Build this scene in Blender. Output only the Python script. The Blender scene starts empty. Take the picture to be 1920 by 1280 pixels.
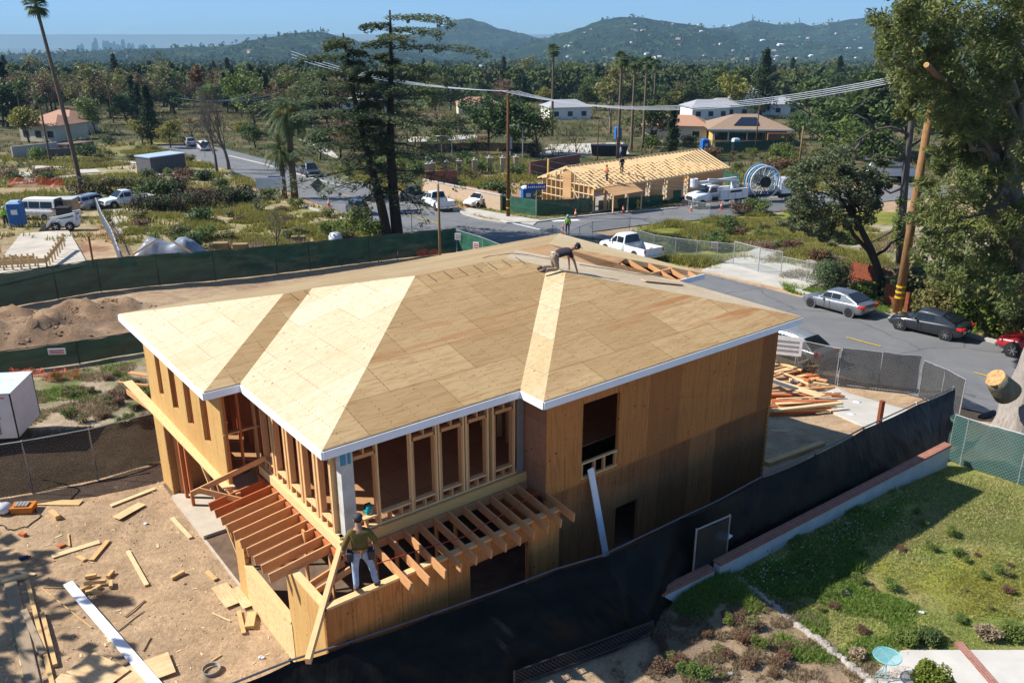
import bpy, math, random
from mathutils import Vector, Matrix, noise
R=math.radians
scn=bpy.context.scene; COL=scn.collection
random.seed(7)
rnd=random.random
def ru(a,b): return a+(b-a)*random.random()
# ------------------------------------------------------------------ camera
F=1600.0; PITCH=R(20.186); HC=14.0
cam_d=bpy.data.cameras.new('camera'); cam=bpy.data.objects.new('camera',cam_d); COL.objects.link(cam)
cam_d.sensor_width=36; cam_d.lens=36*F/1920; cam_d.clip_end=60000; cam_d.clip_start=.3
cam.location=(0,0,HC); cam.rotation_euler=(R(90)-PITCH,0,0); scn.camera=cam
scn.view_settings.view_transform='Standard'; scn.view_settings.look='None'; scn.view_settings.gamma=1
scn.view_settings.exposure=0.72
SC,SS=math.cos(PITCH),math.sin(PITCH)
def ray(px,py):
    X=(px-960)/F; Y=(py-640)/F
    return Vector((X,SC-Y*SS,-SS-Y*SC))
def at_z(px,py,z):
    r=ray(px,py); return Vector((0,0,HC))+r*((z-HC)/r.z)
def at_y(px,py,y):
    r=ray(px,py); return Vector((0,0,HC))+r*(y/r.y)
# ------------------------------------------------------------------ terrain height
ROWS=[(-60,[13.4]*6),(8,[13.9,13.9,14,14,14,14]),(15,[13.95,14,14,14,14,14.0]),(24,[14,14,14,14,14.0,14.0]),
(30,[14.15,14.1,14.1,14.3,15.0,14.9]),(38,[14.4,14.3,14.6,15.6,16.7,16.8]),(48,[15.2,15.1,15.6,16.8,17.0,17.0]),(65,[16.4,16.3,17.0,17.6,17.7,17.8]),
(85,[18.0,18.0,18.5,18.8,18.9,18.9]),(105,[19.3,19.3,19.6,20.0,20.0,20.0]),(160,[21.4,21.4,21.6,21.7,21.7,21.8]),(250,[24.2]*6),(400,[29]*6),(1000,[51]*6),(2500,[97]*6),(6000,[170]*6),(14000,[290]*6),(60000,[430]*6)]
TC=[-.62,-.45,-.2,.1,.4,.6]
def T(x,y):
    yy=max(-59,min(59000,y)); t=max(-.62,min(.6,x/max(y,6)))
    for i in range(len(ROWS)-1):
        if ROWS[i+1][0]>=yy: break
    k=0
    while k<4 and t>TC[k+1]: k+=1
    a=(t-TC[k])/(TC[k+1]-TC[k]); a=a*a*(3-2*a)
    y0,r0=ROWS[i]; y1,r1=ROWS[i+1]
    b=(yy-y0)/(y1-y0)
    h=(r0[k]*(1-a)+r0[k+1]*a)*(1-b)+(r1[k]*(1-a)+r1[k+1]*a)*b
    return HC-h
def G(px,py,dz=0):
    r=ray(px,py); lo=1.0
    d=4.0
    while d<40000:
        p=r*d
        if HC+p.z<T(p.x,p.y)+dz: break
        lo=d; d*=1.03
    hi=d
    for _ in range(30):
        m=(lo+hi)/2; p=r*m
        if HC+p.z<T(p.x,p.y)+dz: hi=m
        else: lo=m
    p=r*hi
    return Vector((p.x,p.y,T(p.x,p.y)))
# ------------------------------------------------------------------ mesh builder
class MB:
    def __init__(s): s.v=[]; s.f=[]; s.m=[]; s.sm=False
    def face(s,pts,m=0):
        n=len(s.v); s.v+= [tuple(p) for p in pts]; s.f.append(tuple(range(n,n+len(pts)))); s.m.append(m)
    def raw(s,vs,fs,m=0):
        n=len(s.v); s.v+=[tuple(p) for p in vs]
        for f in fs: s.f.append(tuple(i+n for i in f)); s.m.append(m)
    def hexa(s,b,m=0):
        s.raw(b,[(0,3,2,1),(4,5,6,7),(0,1,5,4),(1,2,6,5),(2,3,7,6),(3,0,4,7)],m)
    def box(s,c,d,rz=0,m=0,M=None):
        x,y,z=d[0]/2,d[1]/2,d[2]/2
        P=[Vector(q) for q in ((-x,-y,-z),(x,-y,-z),(x,y,-z),(-x,y,-z),(-x,-y,z),(x,-y,z),(x,y,z),(-x,y,z))]
        A=(M if M else Matrix.Rotation(rz,3,'Z'))
        s.hexa([A@q+Vector(c) for q in P],m)
    def b2(s,a,b,m=0): # box from min corner to max corner
        s.box([(a[i]+b[i])/2 for i in range(3)],[abs(b[i]-a[i]) for i in range(3)],0,m)
    def beam(s,a,b,w,h,m=0,up=(0,0,1)):
        a=Vector(a);b=Vector(b);d=(b-a).normalized();u=Vector(up)
        if abs(d.dot(u))>.98: u=Vector((0,1,0))
        r=d.cross(u).normalized(); u=r.cross(d)
        r*=w/2;u*=h/2
        s.hexa([a-r-u,a+r-u,b+r-u,b-r-u,a-r+u,a+r+u,b+r+u,b-r+u],m)
    def tube(s,pts,rad,n=8,m=0,cap=True):
        pts=[Vector(p) for p in pts]
        if not hasattr(rad,'__len__'): rad=[rad]*len(pts)
        base=len(s.v); X=None
        for i,p in enumerate(pts):
            d=(pts[min(i+1,len(pts)-1)]-pts[max(i-1,0)])
            d=d.normalized() if d.length>1e-9 else Vector((0,0,1))
            if X is None:
                X=d.orthogonal().normalized()
            X=(X-d*X.dot(d)); X=X.normalized() if X.length>1e-6 else d.orthogonal().normalized()
            Y=d.cross(X)
            for k in range(n):
                a=2*math.pi*k/n; s.v.append(tuple(p+(X*math.cos(a)+Y*math.sin(a))*rad[i]))
        for i in range(len(pts)-1):
            for k in range(n):
                a=base+i*n+k; b=base+i*n+(k+1)%n
                s.f.append((a,b,b+n,a+n)); s.m.append(m)
        if cap:
            s.f.append(tuple(base+k for k in range(n))[::-1]); s.m.append(m)
            s.f.append(tuple(base+(len(pts)-1)*n+k for k in range(n))); s.m.append(m)
    def prism(s,poly,z0,z1,m=0):
        n=len(poly); vs=[(p[0],p[1],z0) for p in poly]+[(p[0],p[1],z1) for p in poly]
        fs=[tuple(range(n))[::-1],tuple(range(n,2*n))]+[(i,(i+1)%n,(i+1)%n+n,i+n) for i in range(n)]
        s.raw(vs,fs,m)
    def ball(s,c,r,nu=10,nv=6,m=0,jit=0):
        if not hasattr(r,'__len__'): r=(r,r,r)
        vs=[];fs=[]
        for j in range(nv+1):
            th=math.pi*j/nv
            for i in range(nu):
                a=2*math.pi*i/nu; q=1+jit*(rnd()-.5)
                vs.append((c[0]+r[0]*q*math.sin(th)*math.cos(a),c[1]+r[1]*q*math.sin(th)*math.sin(a),c[2]+r[2]*q*math.cos(th)))
        for j in range(nv):
            for i in range(nu):
                fs.append((j*nu+i,(j+1)*nu+i,(j+1)*nu+(i+1)%nu,j*nu+(i+1)%nu))
        s.raw(vs,fs,m)
    def lathe(s,prof,c=(0,0,0),n=16,m=0,axis='z'):
        vs=[];fs=[]
        for (r,z) in prof:
            for k in range(n):
                a=2*math.pi*k/n; x,y=r*math.cos(a),r*math.sin(a)
                q=(x,y,z) if axis=='z' else (x,z,y)
                vs.append((c[0]+q[0],c[1]+q[1],c[2]+q[2]))
        for i in range(len(prof)-1):
            for k in range(n): fs.append((i*n+k,i*n+(k+1)%n,(i+1)*n+(k+1)%n,(i+1)*n+k))
        fs.append(tuple(range(n))[::-1]); fs.append(tuple((len(prof)-1)*n+k for k in range(n)))
        s.raw(vs,fs,m)
    def mesh(s,name,mats,smooth=False):
        me=bpy.data.meshes.new(name); me.from_pydata(s.v,[],s.f)
        if not isinstance(mats,(list,tuple)): mats=[mats]
        for q in mats: me.materials.append(q)
        if len(mats)>1: me.polygons.foreach_set('material_index',s.m)
        if smooth: me.polygons.foreach_set('use_smooth',[True]*len(s.f))
        me.update(); return me
def obj(name,mb,mats,parent=None,smooth=False,bevel=0,loc=None,rz=0,rm=False):
    o=bpy.data.objects.new(name,mb if isinstance(mb,bpy.types.Mesh) else mb.mesh(name,mats,smooth)); COL.objects.link(o)
    if parent: o.parent=parent
    if loc is not None: o.location=loc; o.rotation_euler=(0,0,rz)
    if bevel:
        b=o.modifiers.new('bevel','BEVEL'); b.width=bevel; b.segments=2; b.limit_method='ANGLE'
    return o
def tag(o,label,cat,group=None,kind=None):
    if label: o['label']=label
    if cat: o['category']=cat
    if group: o['group']=group
    if kind: o['kind']=kind
    return o
def empty(name,loc,rz=0,label=None,cat=None,group=None):
    o=bpy.data.objects.new(name,None); COL.objects.link(o); o.location=loc; o.rotation_euler=(0,0,rz); o.empty_display_size=.2
    return tag(o,label,cat,group)
def copy_tree(o,parent=None):
    c=o.copy(); COL.objects.link(c)
    if parent: c.parent=parent
    for ch in [k for k in o.children]:
        copy_tree(ch,c)
    return c
def beam_obj(name,a,b,w,h,mat,parent=None,up=(0,0,1)):
    """one board as its own object, local x along its length so the grain follows it"""
    a=Vector(a);b=Vector(b);d=(b-a);L=d.length;d.normalize();u=Vector(up)
    if abs(d.dot(u))>.98: u=Vector((0,1,0))
    r=u.cross(d).normalized();u=d.cross(r)
    mb=MB(); mb.b2((0,-w/2,-h/2),(L,w/2,h/2))
    o=obj(name,mb,mat,parent)
    M=Matrix((d,r,u)).transposed().to_4x4(); M.translation=a
    o.matrix_basis=M
    return o
# ------------------------------------------------------------------ materials
MATS={}
def nt(name,rough=.8,metal=0,spec=.3):
    m=bpy.data.materials.new(name); m.use_nodes=True; n=m.node_tree; b=n.nodes['Principled BSDF']
    b.inputs['Roughness'].default_value=rough; b.inputs['Metallic'].default_value=metal
    b.inputs['Specular IOR Level'].default_value=spec
    return m,n,b
def N(n,t,**k):
    x=n.nodes.new(t)
    for a,v in k.items():
        if a.startswith('i_'):
            key=a[2:]; key=int(key) if key.isdigit() else key.replace('_',' ')
            x.inputs[key].default_value=v
        else: setattr(x,a,v)
    return x
def mixc(n,fac,a,b,mode='MIX'):
    x=n.nodes.new('ShaderNodeMix'); x.data_type='RGBA'; x.blend_type=mode
    for i,v in ((0,fac),(6,a),(7,b)):
        if isinstance(v,(int,float)): x.inputs[i].default_value=v
        elif isinstance(v,tuple): x.inputs[i].default_value=v if len(v)==4 else (*v,1)
        else: n.links.new(v,x.inputs[i])
    return x.outputs[2]
def ramp(n,src,stops):
    r=n.nodes.new('ShaderNodeValToRGB'); e=r.color_ramp.elements
    while len(e)<len(stops): e.new(.5)
    for q,(p,c) in zip(e,stops): q.position=p; q.color=(*c,1) if len(c)==3 else c
    n.links.new(src,r.inputs[0]); return r.outputs[0]
def math_(n,op,a,b=None,c=None):
    x=n.nodes.new('ShaderNodeMath'); x.operation=op
    for i,v in enumerate((a,b,c)):
        if v is None: continue
        if isinstance(v,(int,float)): x.inputs[i].default_value=v
        else: n.links.new(v,x.inputs[i])
    return x.outputs[0]
def coords(n,scale=(1,1,1),rot=(0,0,0),kind='Object'):
    t=n.nodes.new('ShaderNodeTexCoord'); m=n.nodes.new('ShaderNodeMapping')
    m.inputs['Scale'].default_value=scale; m.inputs['Rotation'].default_value=rot
    n.links.new(t.outputs[kind],m.inputs[0]); return m.outputs[0]
def geopos(n,scale=(1,1,1)):
    t=n.nodes.new('ShaderNodeNewGeometry'); m=n.nodes.new('ShaderNodeMapping'); m.inputs['Scale'].default_value=scale
    n.links.new(t.outputs['Position'],m.inputs[0]); return m.outputs[0]
def noise_(n,vec,scale,detail=4,rough=.55,dist=0,out=0):
    x=N(n,'ShaderNodeTexNoise'); x.inputs['Scale'].default_value=scale; x.inputs['Detail'].default_value=detail
    x.inputs['Roughness'].default_value=rough; x.inputs['Distortion'].default_value=dist
    n.links.new(vec,x.inputs['Vector']); return x.outputs[out]
def bump(n,b,h,strength=.3,dist=.02):
    x=n.nodes.new('ShaderNodeBump'); x.inputs['Strength'].default_value=strength; x.inputs['Distance'].default_value=dist
    n.links.new(h,x.inputs['Height']); n.links.new(x.outputs[0],b.inputs['Normal'])
def objrand(n):
    t=n.nodes.new('ShaderNodeObjectInfo'); return t.outputs['Random']
def flat(name,c,rough=.7,metal=0,spec=.3,var=.12,sc=3.0,bmp=0):
    if name in MATS: return MATS[name]
    m,n,b=nt(name,rough,metal,spec)
    v=coords(n); k=noise_(n,v,sc,5,.6)
    lo=tuple(q*(1-var) for q in c); hi=tuple(min(1,q*(1+var)) for q in c)
    n.links.new(ramp(n,k,[(.3,lo),(.7,hi)]),b.inputs['Base Color'])
    if bmp: bump(n,b,noise_(n,v,sc*8,4),bmp,.01)
    MATS[name]=m; return m
def paint(name,c,rough=.25,coat=.6,metal=0):
    if name in MATS: return MATS[name]
    m,n,b=nt(name,rough,metal,.5); b.inputs['Coat Weight'].default_value=coat; b.inputs['Coat Roughness'].default_value=.08
    k=noise_(n,coords(n),2.5,5,.6); lo=tuple(q*.88 for q in c)
    n.links.new(ramp(n,k,[(.35,lo),(.65,c)]),b.inputs['Base Color'])
    MATS[name]=m; return m
def glass(name,c=(.02,.03,.04)):
    if name in MATS: return MATS[name]
    m,n,b=nt(name,.05,0,.6); b.inputs['Base Color'].default_value=(*c,1)
    MATS[name]=m; return m
def lumber(name,c,dark=.62,sc=1.0,rand=.25):
    """sawn board: grain along local x, knots, board-to-board tint"""
    if name in MATS: return MATS[name]
    m,n,b=nt(name,.75,0,.2)
    v=coords(n,(1.2*sc,14*sc,14*sc))
    k=noise_(n,v,3,6,.65,.6); k2=noise_(n,coords(n),1.3,2)
    c2=tuple(q*dark for q in c)
    col=ramp(n,k,[(.28,c2),(.5,c),(.75,tuple(min(1,q*1.12) for q in c))])
    vo=N(n,'ShaderNodeTexVoronoi'); vo.inputs['Scale'].default_value=2.2; n.links.new(coords(n,(1,2.2,2.2)),vo.inputs['Vector'])
    kn=ramp(n,vo.outputs['Distance'],[(.05,(1,1,1)),(.09,(0,0,0))])
    col=mixc(n,kn,col,tuple(q*.35 for q in c))
    r=objrand(n)
    col=mixc(n,math_(n,'MULTIPLY',r,rand),col,tuple(q*f for q,f in zip(c,(.75,.62,.5))))
    col=mixc(n,math_(n,'MULTIPLY',k2,.25),col,(c[0]*.8,c[1]*.7,c[2]*.6))
    n.links.new(col,b.inputs['Base Color']); bump(n,b,k,.25,.004)
    MATS[name]=m; return m
def plywood(name,c1,c2,rot=0,knots=1.0,bw=2.44,bh=1.22,patch=(.45,.22,.09),seam=.6,graindir=(1.2,16,16),offs=.5,axis='xy',stains=0.0,pale=None):
    """sheets with seams, grain, plugs; local x,y plane (or x,z for walls)"""
    if name in MATS: return MATS[name]
    m,n,b=nt(name,.75,0,.2)
    t=n.nodes.new('ShaderNodeTexCoord'); base=t.outputs['Object']
    if axis=='xz':
        s=n.nodes.new('ShaderNodeSeparateXYZ'); n.links.new(base,s.inputs[0]); q=n.nodes.new('ShaderNodeCombineXYZ')
        n.links.new(s.outputs[0],q.inputs[0]); n.links.new(s.outputs[2],q.inputs[1]); n.links.new(s.outputs[1],q.inputs[2]); base=q.outputs[0]
    def mp(sc,r=0):
        k=n.nodes.new('ShaderNodeMapping'); k.inputs['Scale'].default_value=sc; k.inputs['Rotation'].default_value=(0,0,r); n.links.new(base,k.inputs[0]); return k.outputs[0]
    br=N(n,'ShaderNodeTexBrick'); br.offset=offs; n.links.new(mp((1,1,1),rot),br.inputs['Vector'])
    br.inputs['Scale'].default_value=1; br.inputs['Brick Width'].default_value=bw; br.inputs['Row Height'].default_value=bh
    br.inputs['Mortar Size'].default_value=.011; br.inputs['Mortar Smooth'].default_value=.1
    br.inputs['Color1'].default_value=(0,0,0,1); br.inputs['Color2'].default_value=(1,1,1,1); br.inputs['Mortar'].default_value=(.5,.5,.5,1)
    col=mixc(n,br.outputs['Color'],c1,c2)
    # grain : a distorted stretched noise
    gv=mp(graindir,rot)
    g=noise_(n,gv,1.0,6,.62,1.4)
    col=mixc(n,ramp(n,g,[(.36,(1,1,1)),(.5,(0,0,0))]),col,tuple(q*.80 for q in patch) if pale is None else pale) if False else mixc(n,math_(n,'MULTIPLY',ramp(n,g,[(.36,(1,1,1)),(.54,(0,0,0))]),.55),col,patch)
    g2=noise_(n,mp((.35,1.1,1),rot),1.2,3,.6,.8)
    col=mixc(n,math_(n,'MULTIPLY',ramp(n,g2,[(.5,(0,0,0)),(.7,(1,1,1))]),.28),col,patch)
    # plugs / knots
    vo=N(n,'ShaderNodeTexVoronoi'); vo.inputs['Scale'].default_value=2.6; vo.inputs['Randomness'].default_value=1; n.links.new(mp((1,1.5,1),rot),vo.inputs['Vector'])
    cl=noise_(n,mp((.5,.5,.5),rot),1.3,2)
    kn=math_(n,'MULTIPLY',ramp(n,vo.outputs['Distance'],[(.075,(1,1,1)),(.12,(0,0,0))]),ramp(n,cl,[(.42,(0,0,0)),(.5,(1,1,1))]))
    col=mixc(n,math_(n,'MULTIPLY',kn,knots),col,(patch[0]*.5,patch[1]*.42,patch[2]*.4))
    sx=n.nodes.new('ShaderNodeSeparateXYZ'); n.links.new(mp((1,1,1),rot),sx.inputs[0])
    nl=math_(n,'MULTIPLY',math_(n,'LESS_THAN',math_(n,'FRACT',math_(n,'DIVIDE',sx.outputs[0],.61)),.045),math_(n,'LESS_THAN',math_(n,'FRACT',math_(n,'DIVIDE',sx.outputs[1],.17)),.32))
    col=mixc(n,math_(n,'MULTIPLY',nl,.5),col,(patch[0]*.45,patch[1]*.4,patch[2]*.4))
    if stains:
        sn=noise_(n,mp((.16,1.7,1),rot),1.1,3,.6,.4)
        col=mixc(n,math_(n,'MULTIPLY',ramp(n,sn,[(.57,(0,0,0)),(.68,(1,1,1))]),stains),col,(.33,.13,.045))
    # seams
    col=mixc(n,math_(n,'MULTIPLY',br.outputs['Fac'],seam),col,(c1[0]*.45,c1[1]*.4,c1[2]*.35))
    n.links.new(col,b.inputs['Base Color']); bump(n,b,g,.15,.004)
    MATS[name]=m; return m
def leafmat(name,c,c2,trans=.25,var=.35):
    if name in MATS: return MATS[name]
    m,n,b=nt(name,.6,0,.25)
    k=noise_(n,coords(n),1.1,3,.6); r=noise_(n,coords(n),14,1)
    col=mixc(n,ramp(n,k,[(.35,(0,0,0)),(.65,(1,1,1))]),c,c2)
    col=mixc(n,math_(n,'MULTIPLY',r,.5),col,tuple(q*1.5 for q in c2))
    col=mixc(n,math_(n,'MULTIPLY',objrand(n),var),col,(c2[0]*1.1,c2[1]*.75,c2[2]*.6))
    n.links.new(col,b.inputs['Base Color'])
    tr=n.nodes.new('ShaderNodeBsdfTranslucent'); n.links.new(col,tr.inputs[0])
    mx=n.nodes.new('ShaderNodeMixShader'); mx.inputs[0].default_value=trans
    n.links.new(b.outputs[0],mx.inputs[1]); n.links.new(tr.outputs[0],mx.inputs[2])
    n.links.new(mx.outputs[0],n.nodes['Material Output'].inputs[0])
    MATS[name]=m; return m
def bark(name,c):
    if name in MATS: return MATS[name]
    m,n,b=nt(name,.9,0,.15); v=coords(n,(6,6,1.2)); k=noise_(n,v,2,6,.7,.5)
    n.links.new(ramp(n,k,[(.3,tuple(q*.45 for q in c)),(.7,c)]),b.inputs['Base Color']); bump(n,b,k,.8,.04)
    MATS[name]=m; return m
def linkmat(name,c,cell=.1,wire=.16,metal=.6,fabric=None):
    """chain-link mesh: real gaps between the wires"""
    if name in MATS: return MATS[name]
    m,n,b=nt(name,.45,metal,.5); b.inputs['Base Color'].default_value=(*c,1)
    t=n.nodes.new('ShaderNodeTexCoord'); s=n.nodes.new('ShaderNodeSeparateXYZ'); n.links.new(t.outputs['Object'],s.inputs[0])
    x,z=s.outputs[0],s.outputs[2]
    w=[]
    for op in ('ADD','SUBTRACT'):
        q=math_(n,'FRACT',math_(n,'DIVIDE',math_(n,op,x,z),cell)); w.append(math_(n,'LESS_THAN',q,wire))
    a=math_(n,'MAXIMUM',w[0],w[1])
    tr=n.nodes.new('ShaderNodeBsdfTransparent'); mx=n.nodes.new('ShaderNodeMixShader')
    n.links.new(a,mx.inputs[0]); n.links.new(tr.outputs[0],mx.inputs[1]); n.links.new(b.outputs[0],mx.inputs[2])
    n.links.new(mx.outputs[0],n.nodes['Material Output'].inputs[0])
    MATS[name]=m; return m
def screenmat(name,c,see=.12,rough=.6,c2=None,spec=.3):
    """woven windscreen fabric"""
    if name in MATS: return MATS[name]
    m,n,b=nt(name,rough,0,spec)
    k=noise_(n,coords(n,(.5,1,2)),1.5,5,.6,.4); c2=c2 or tuple(q*1.9 for q in c)
    col=ramp(n,k,[(.35,c),(.72,c2)])
    n.links.new(col,b.inputs['Base Color']); bump(n,b,noise_(n,coords(n,(3,1,.6)),2,4),.6,.05)
    tr=n.nodes.new('ShaderNodeBsdfTransparent'); mx=n.nodes.new('ShaderNodeMixShader'); mx.inputs[0].default_value=1-see
    n.links.new(tr.outputs[0],mx.inputs[1]); n.links.new(b.outputs[0],mx.inputs[2]); n.links.new(mx.outputs[0],n.nodes['Material Output'].inputs[0])
    MATS[name]=m; return m
# ------------------------------------------------------------------ sun and sky
SUNV=Vector((-.742,.045,.669)).normalized()
w=bpy.data.worlds.new('World'); scn.world=w; w.use_nodes=True; wn=w.node_tree
sk=wn.nodes.new('ShaderNodeTexSky'); sk.sky_type='NISHITA'; sk.sun_disc=False
sk.sun_elevation=math.asin(SUNV.z); sk.sun_rotation=math.atan2(SUNV.x,SUNV.y)
sk.altitude=400; sk.air_density=1.0; sk.dust_density=.6; sk.ozone_density=1.6
bg=wn.nodes['Background']; bg.inputs[1].default_value=.092; wn.links.new(sk.outputs[0],bg.inputs[0])
sd=bpy.data.lights.new('sun','SUN'); sd.energy=5.0; sd.angle=R(.53); sd.color=(1,.95,.87)
so=bpy.data.objects.new('sun',sd); COL.objects.link(so); so.rotation_euler=SUNV.to_track_quat('Z','Y').to_euler()
# ================================================================== THE FRAMED HOUSE
AZ=R(37.745)                      # local x of the house = direction u
UV_U=Vector((math.cos(AZ),math.sin(AZ),0)); UV_V=Vector((-math.sin(AZ),math.cos(AZ),0))
def W3(u,v,z=0): return UV_U*u+UV_V*v+Vector((0,0,z))
UC,VC=15.0,21.0
def H(u,v,z): return Vector((u-UC,v-VC,z))
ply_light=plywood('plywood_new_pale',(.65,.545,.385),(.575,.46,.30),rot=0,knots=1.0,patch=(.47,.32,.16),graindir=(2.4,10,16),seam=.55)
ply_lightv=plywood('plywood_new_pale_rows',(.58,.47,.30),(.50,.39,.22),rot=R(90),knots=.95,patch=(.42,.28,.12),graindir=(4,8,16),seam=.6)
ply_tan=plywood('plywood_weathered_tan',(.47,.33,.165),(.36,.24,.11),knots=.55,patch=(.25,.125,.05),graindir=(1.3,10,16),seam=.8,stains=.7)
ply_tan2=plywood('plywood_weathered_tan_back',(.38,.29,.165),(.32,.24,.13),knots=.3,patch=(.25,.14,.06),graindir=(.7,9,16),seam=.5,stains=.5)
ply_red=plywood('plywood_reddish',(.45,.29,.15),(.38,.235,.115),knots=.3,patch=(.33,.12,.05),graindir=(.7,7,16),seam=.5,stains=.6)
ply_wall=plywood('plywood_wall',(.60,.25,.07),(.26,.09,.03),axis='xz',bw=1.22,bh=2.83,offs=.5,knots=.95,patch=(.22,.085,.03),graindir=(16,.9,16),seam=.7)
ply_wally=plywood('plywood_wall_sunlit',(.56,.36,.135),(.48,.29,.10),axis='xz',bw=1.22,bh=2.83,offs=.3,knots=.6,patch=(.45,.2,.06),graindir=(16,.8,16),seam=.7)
osb=plywood('oriented_strand_board',(.72,.52,.27),(.66,.46,.23),axis='xz',bw=2.44,bh=1.22,knots=.3,patch=(.45,.27,.11),graindir=(9,9,9),seam=.5)
fir=lumber('framing_fir',(.62,.33,.15)); firp=lumber('framing_fir_pale',(.80,.55,.28)); firr=lumber('framing_fir_red',(.50,.16,.06)); glulam=lumber('glulam_beam',(.70,.42,.16),dark=.75,rand=.1)
primer=flat('white_primer',(.80,.82,.86),.6,var=.04); deckm=plywood('floor_deck',(.42,.24,.11),(.35,.19,.09),knots=.2)
conc=flat('concrete_slab',(.42,.37,.31),.9,var=.18,sc=1.2,bmp=.2)
root=empty('framed_house',W3(UC,VC,0),AZ,'two-storey house under construction with bare plywood roof and walls in the centre of the picture','house')
u0,u1,u2,u3,u4=5.651,6.557,11.769,21.924,23.386
v5,v6,v7,v8,v9=26.914,19.383,14.876,13.986,19.026
ZE=5.8; PT=.225
def RP(u,v,run): return H(u,v,ZE+run*PT)
rA=(v5-v6)/2; rM=(v5-v7)/2; rN=(u3-u2)/2; rW=(v5-v9)/2
E1=RP(u0,v5,0);E2=RP(u0,v6,0);E3=RP(u1,v6,0);E4=RP(u1,v7,0);E5=RP(u2,v7,0);E6=RP(u2,v8,0);E7=RP(u3,v8,0);J=RP(u3,v9,0);E8=RP(u4,v9,0);PK=RP(u4,v5,0)
R1=RP(u0+rA,v5-rA,rA);R2=RP(u1+rA,v5-rA,rA);R3=RP(u1+rM,v5-rM,rM);R4=RP(u3-rM,v5-rM,rM)
NN=RP(u2+rN,v8+rN,rN); K=RP(u2+rN,v7+rN,rN); Q=RP(u3-rW,v5-rW,rW); S=RP(u4-rW,v5-rW,rW)
mb=MB()
def slab(pts,m):
    a=[Vector(p) for p in pts]; b=[p-Vector((0,0,.025)) for p in a]; n=len(a)
    mb.face(a,m); mb.face(b[::-1],6)
    for i in range(n): mb.face([a[i],b[i],b[(i+1)%n],a[(i+1)%n]],m)
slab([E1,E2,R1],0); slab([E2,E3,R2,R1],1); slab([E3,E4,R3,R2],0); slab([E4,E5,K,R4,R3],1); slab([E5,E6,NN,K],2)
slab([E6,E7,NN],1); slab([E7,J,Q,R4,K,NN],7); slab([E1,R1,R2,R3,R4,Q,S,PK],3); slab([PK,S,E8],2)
# back wing slope with the unsheathed opening near its eave corner
O1=RP(u4-1.75,v9+.05,.05); O0=RP(u3+.05,v9,0)
O2=RP(21.35,v9+.95,.95); O3=RP(u4-1.75,v9+1.75,1.75)
slab([J,RP(u4-1.9,v9,0),RP(u4-3.3,v9+1.5,1.5),RP(u4-1.95,v9+1.98,1.98),S,Q],4)
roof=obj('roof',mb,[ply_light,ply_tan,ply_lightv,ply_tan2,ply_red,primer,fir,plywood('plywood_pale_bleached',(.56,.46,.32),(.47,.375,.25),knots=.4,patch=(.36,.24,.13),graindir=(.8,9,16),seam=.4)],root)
for k in range(8):
    for q in ([(u1+rM+.35+k*.55,v5-rM)] if k<7 else []):
        a=RP(q[0],q[1]-.12,rM-.12)+Vector((0,0,.03)); b=RP(q[0]+.02,q[1]-.55,rM-.55)+Vector((0,0,.03)); beam_obj('roof_anchor',a,b,.02,.015,flat('anchor_dark',(.13,.10,.08),.6),roof)
for k in range(2):
    a=RP(u0+rA+.15+.45*k,v5-rA-.1,rA-.1)+Vector((0,0,.03)); b=RP(u0+rA+.2+.45*k,v5-rA-.5,rA-.5)+Vector((0,0,.03)); beam_obj('roof_anchor',a,b,.02,.015,MATS['anchor_dark'],roof)
for (a,b) in ((0,.3),):
    for k in range(6):
        u=u4-2.9+k*.5; run=min(u4-u,2.2)
        if run>.15: beam_obj('roof_rafter',RP(u,v9+.03,0)-Vector((0,0,.1)),RP(u,v9+run,run)-Vector((0,0,.1)),.04,.16,fir,roof)
beam_obj('hip_rafter',RP(u4-.05,v9+.05,0)-Vector((0,0,.09)),RP(u4-2.6,v9+2.6,2.6)-Vector((0,0,.09)),.045,.18,firp,roof)
beam_obj('blocking',RP(u4-3,v9+.8,.8)-Vector((0,0,.1)),RP(u4-.8,v9+.8,.8)-Vector((0,0,.1)),.04,.14,firp,roof)
# fascia boards
FZ=.19
def fascia(a,b,inn):
    d=(b-a).normalized(); n=Vector((-d.y,d.x,0)); 
    mbf=MB(); t=.035
    a2=a-n*.0+d*0; lo=Vector((0,0,-FZ-.027)); up=Vector((0,0,-.027))
    mbf.hexa([a+lo-n*t*0,b+lo,b+lo-n*t,a+lo-n*t,a+up,b+up,b+up-n*t,a+up-n*t])
    obj('fascia',mbf,primer,root)
loop=[E1,E2,E3,E4,E5,E6,E7,J,E8,PK]
for i in range(len(loop)): fascia(loop[i],loop[(i+1)%len(loop)],0)
# scrap board and marks lying on the roof
def rect_board(name,c,L,Wd,ang,th,mat,label,cat,slope=(0,0),z=None,group=None):
    """flat board lying on the ground or a slope; ang in world degrees"""
    mbb=MB(); mbb.b2((-L/2,-Wd/2,0),(L/2,Wd/2,th))
    o=obj(name,mbb,mat,None); 
    n=Vector((-slope[0],-slope[1],1)).normalized(); d=Vector((math.cos(R(ang)),math.sin(R(ang)),0)); d=(d-n*d.dot(n)).normalized(); r=n.cross(d)
    M=Matrix((d,r,n)).transposed().to_4x4(); M.translation=Vector(c); o.matrix_world=M; o.matrix_basis=M
    return tag(o,label,cat,group)
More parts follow.
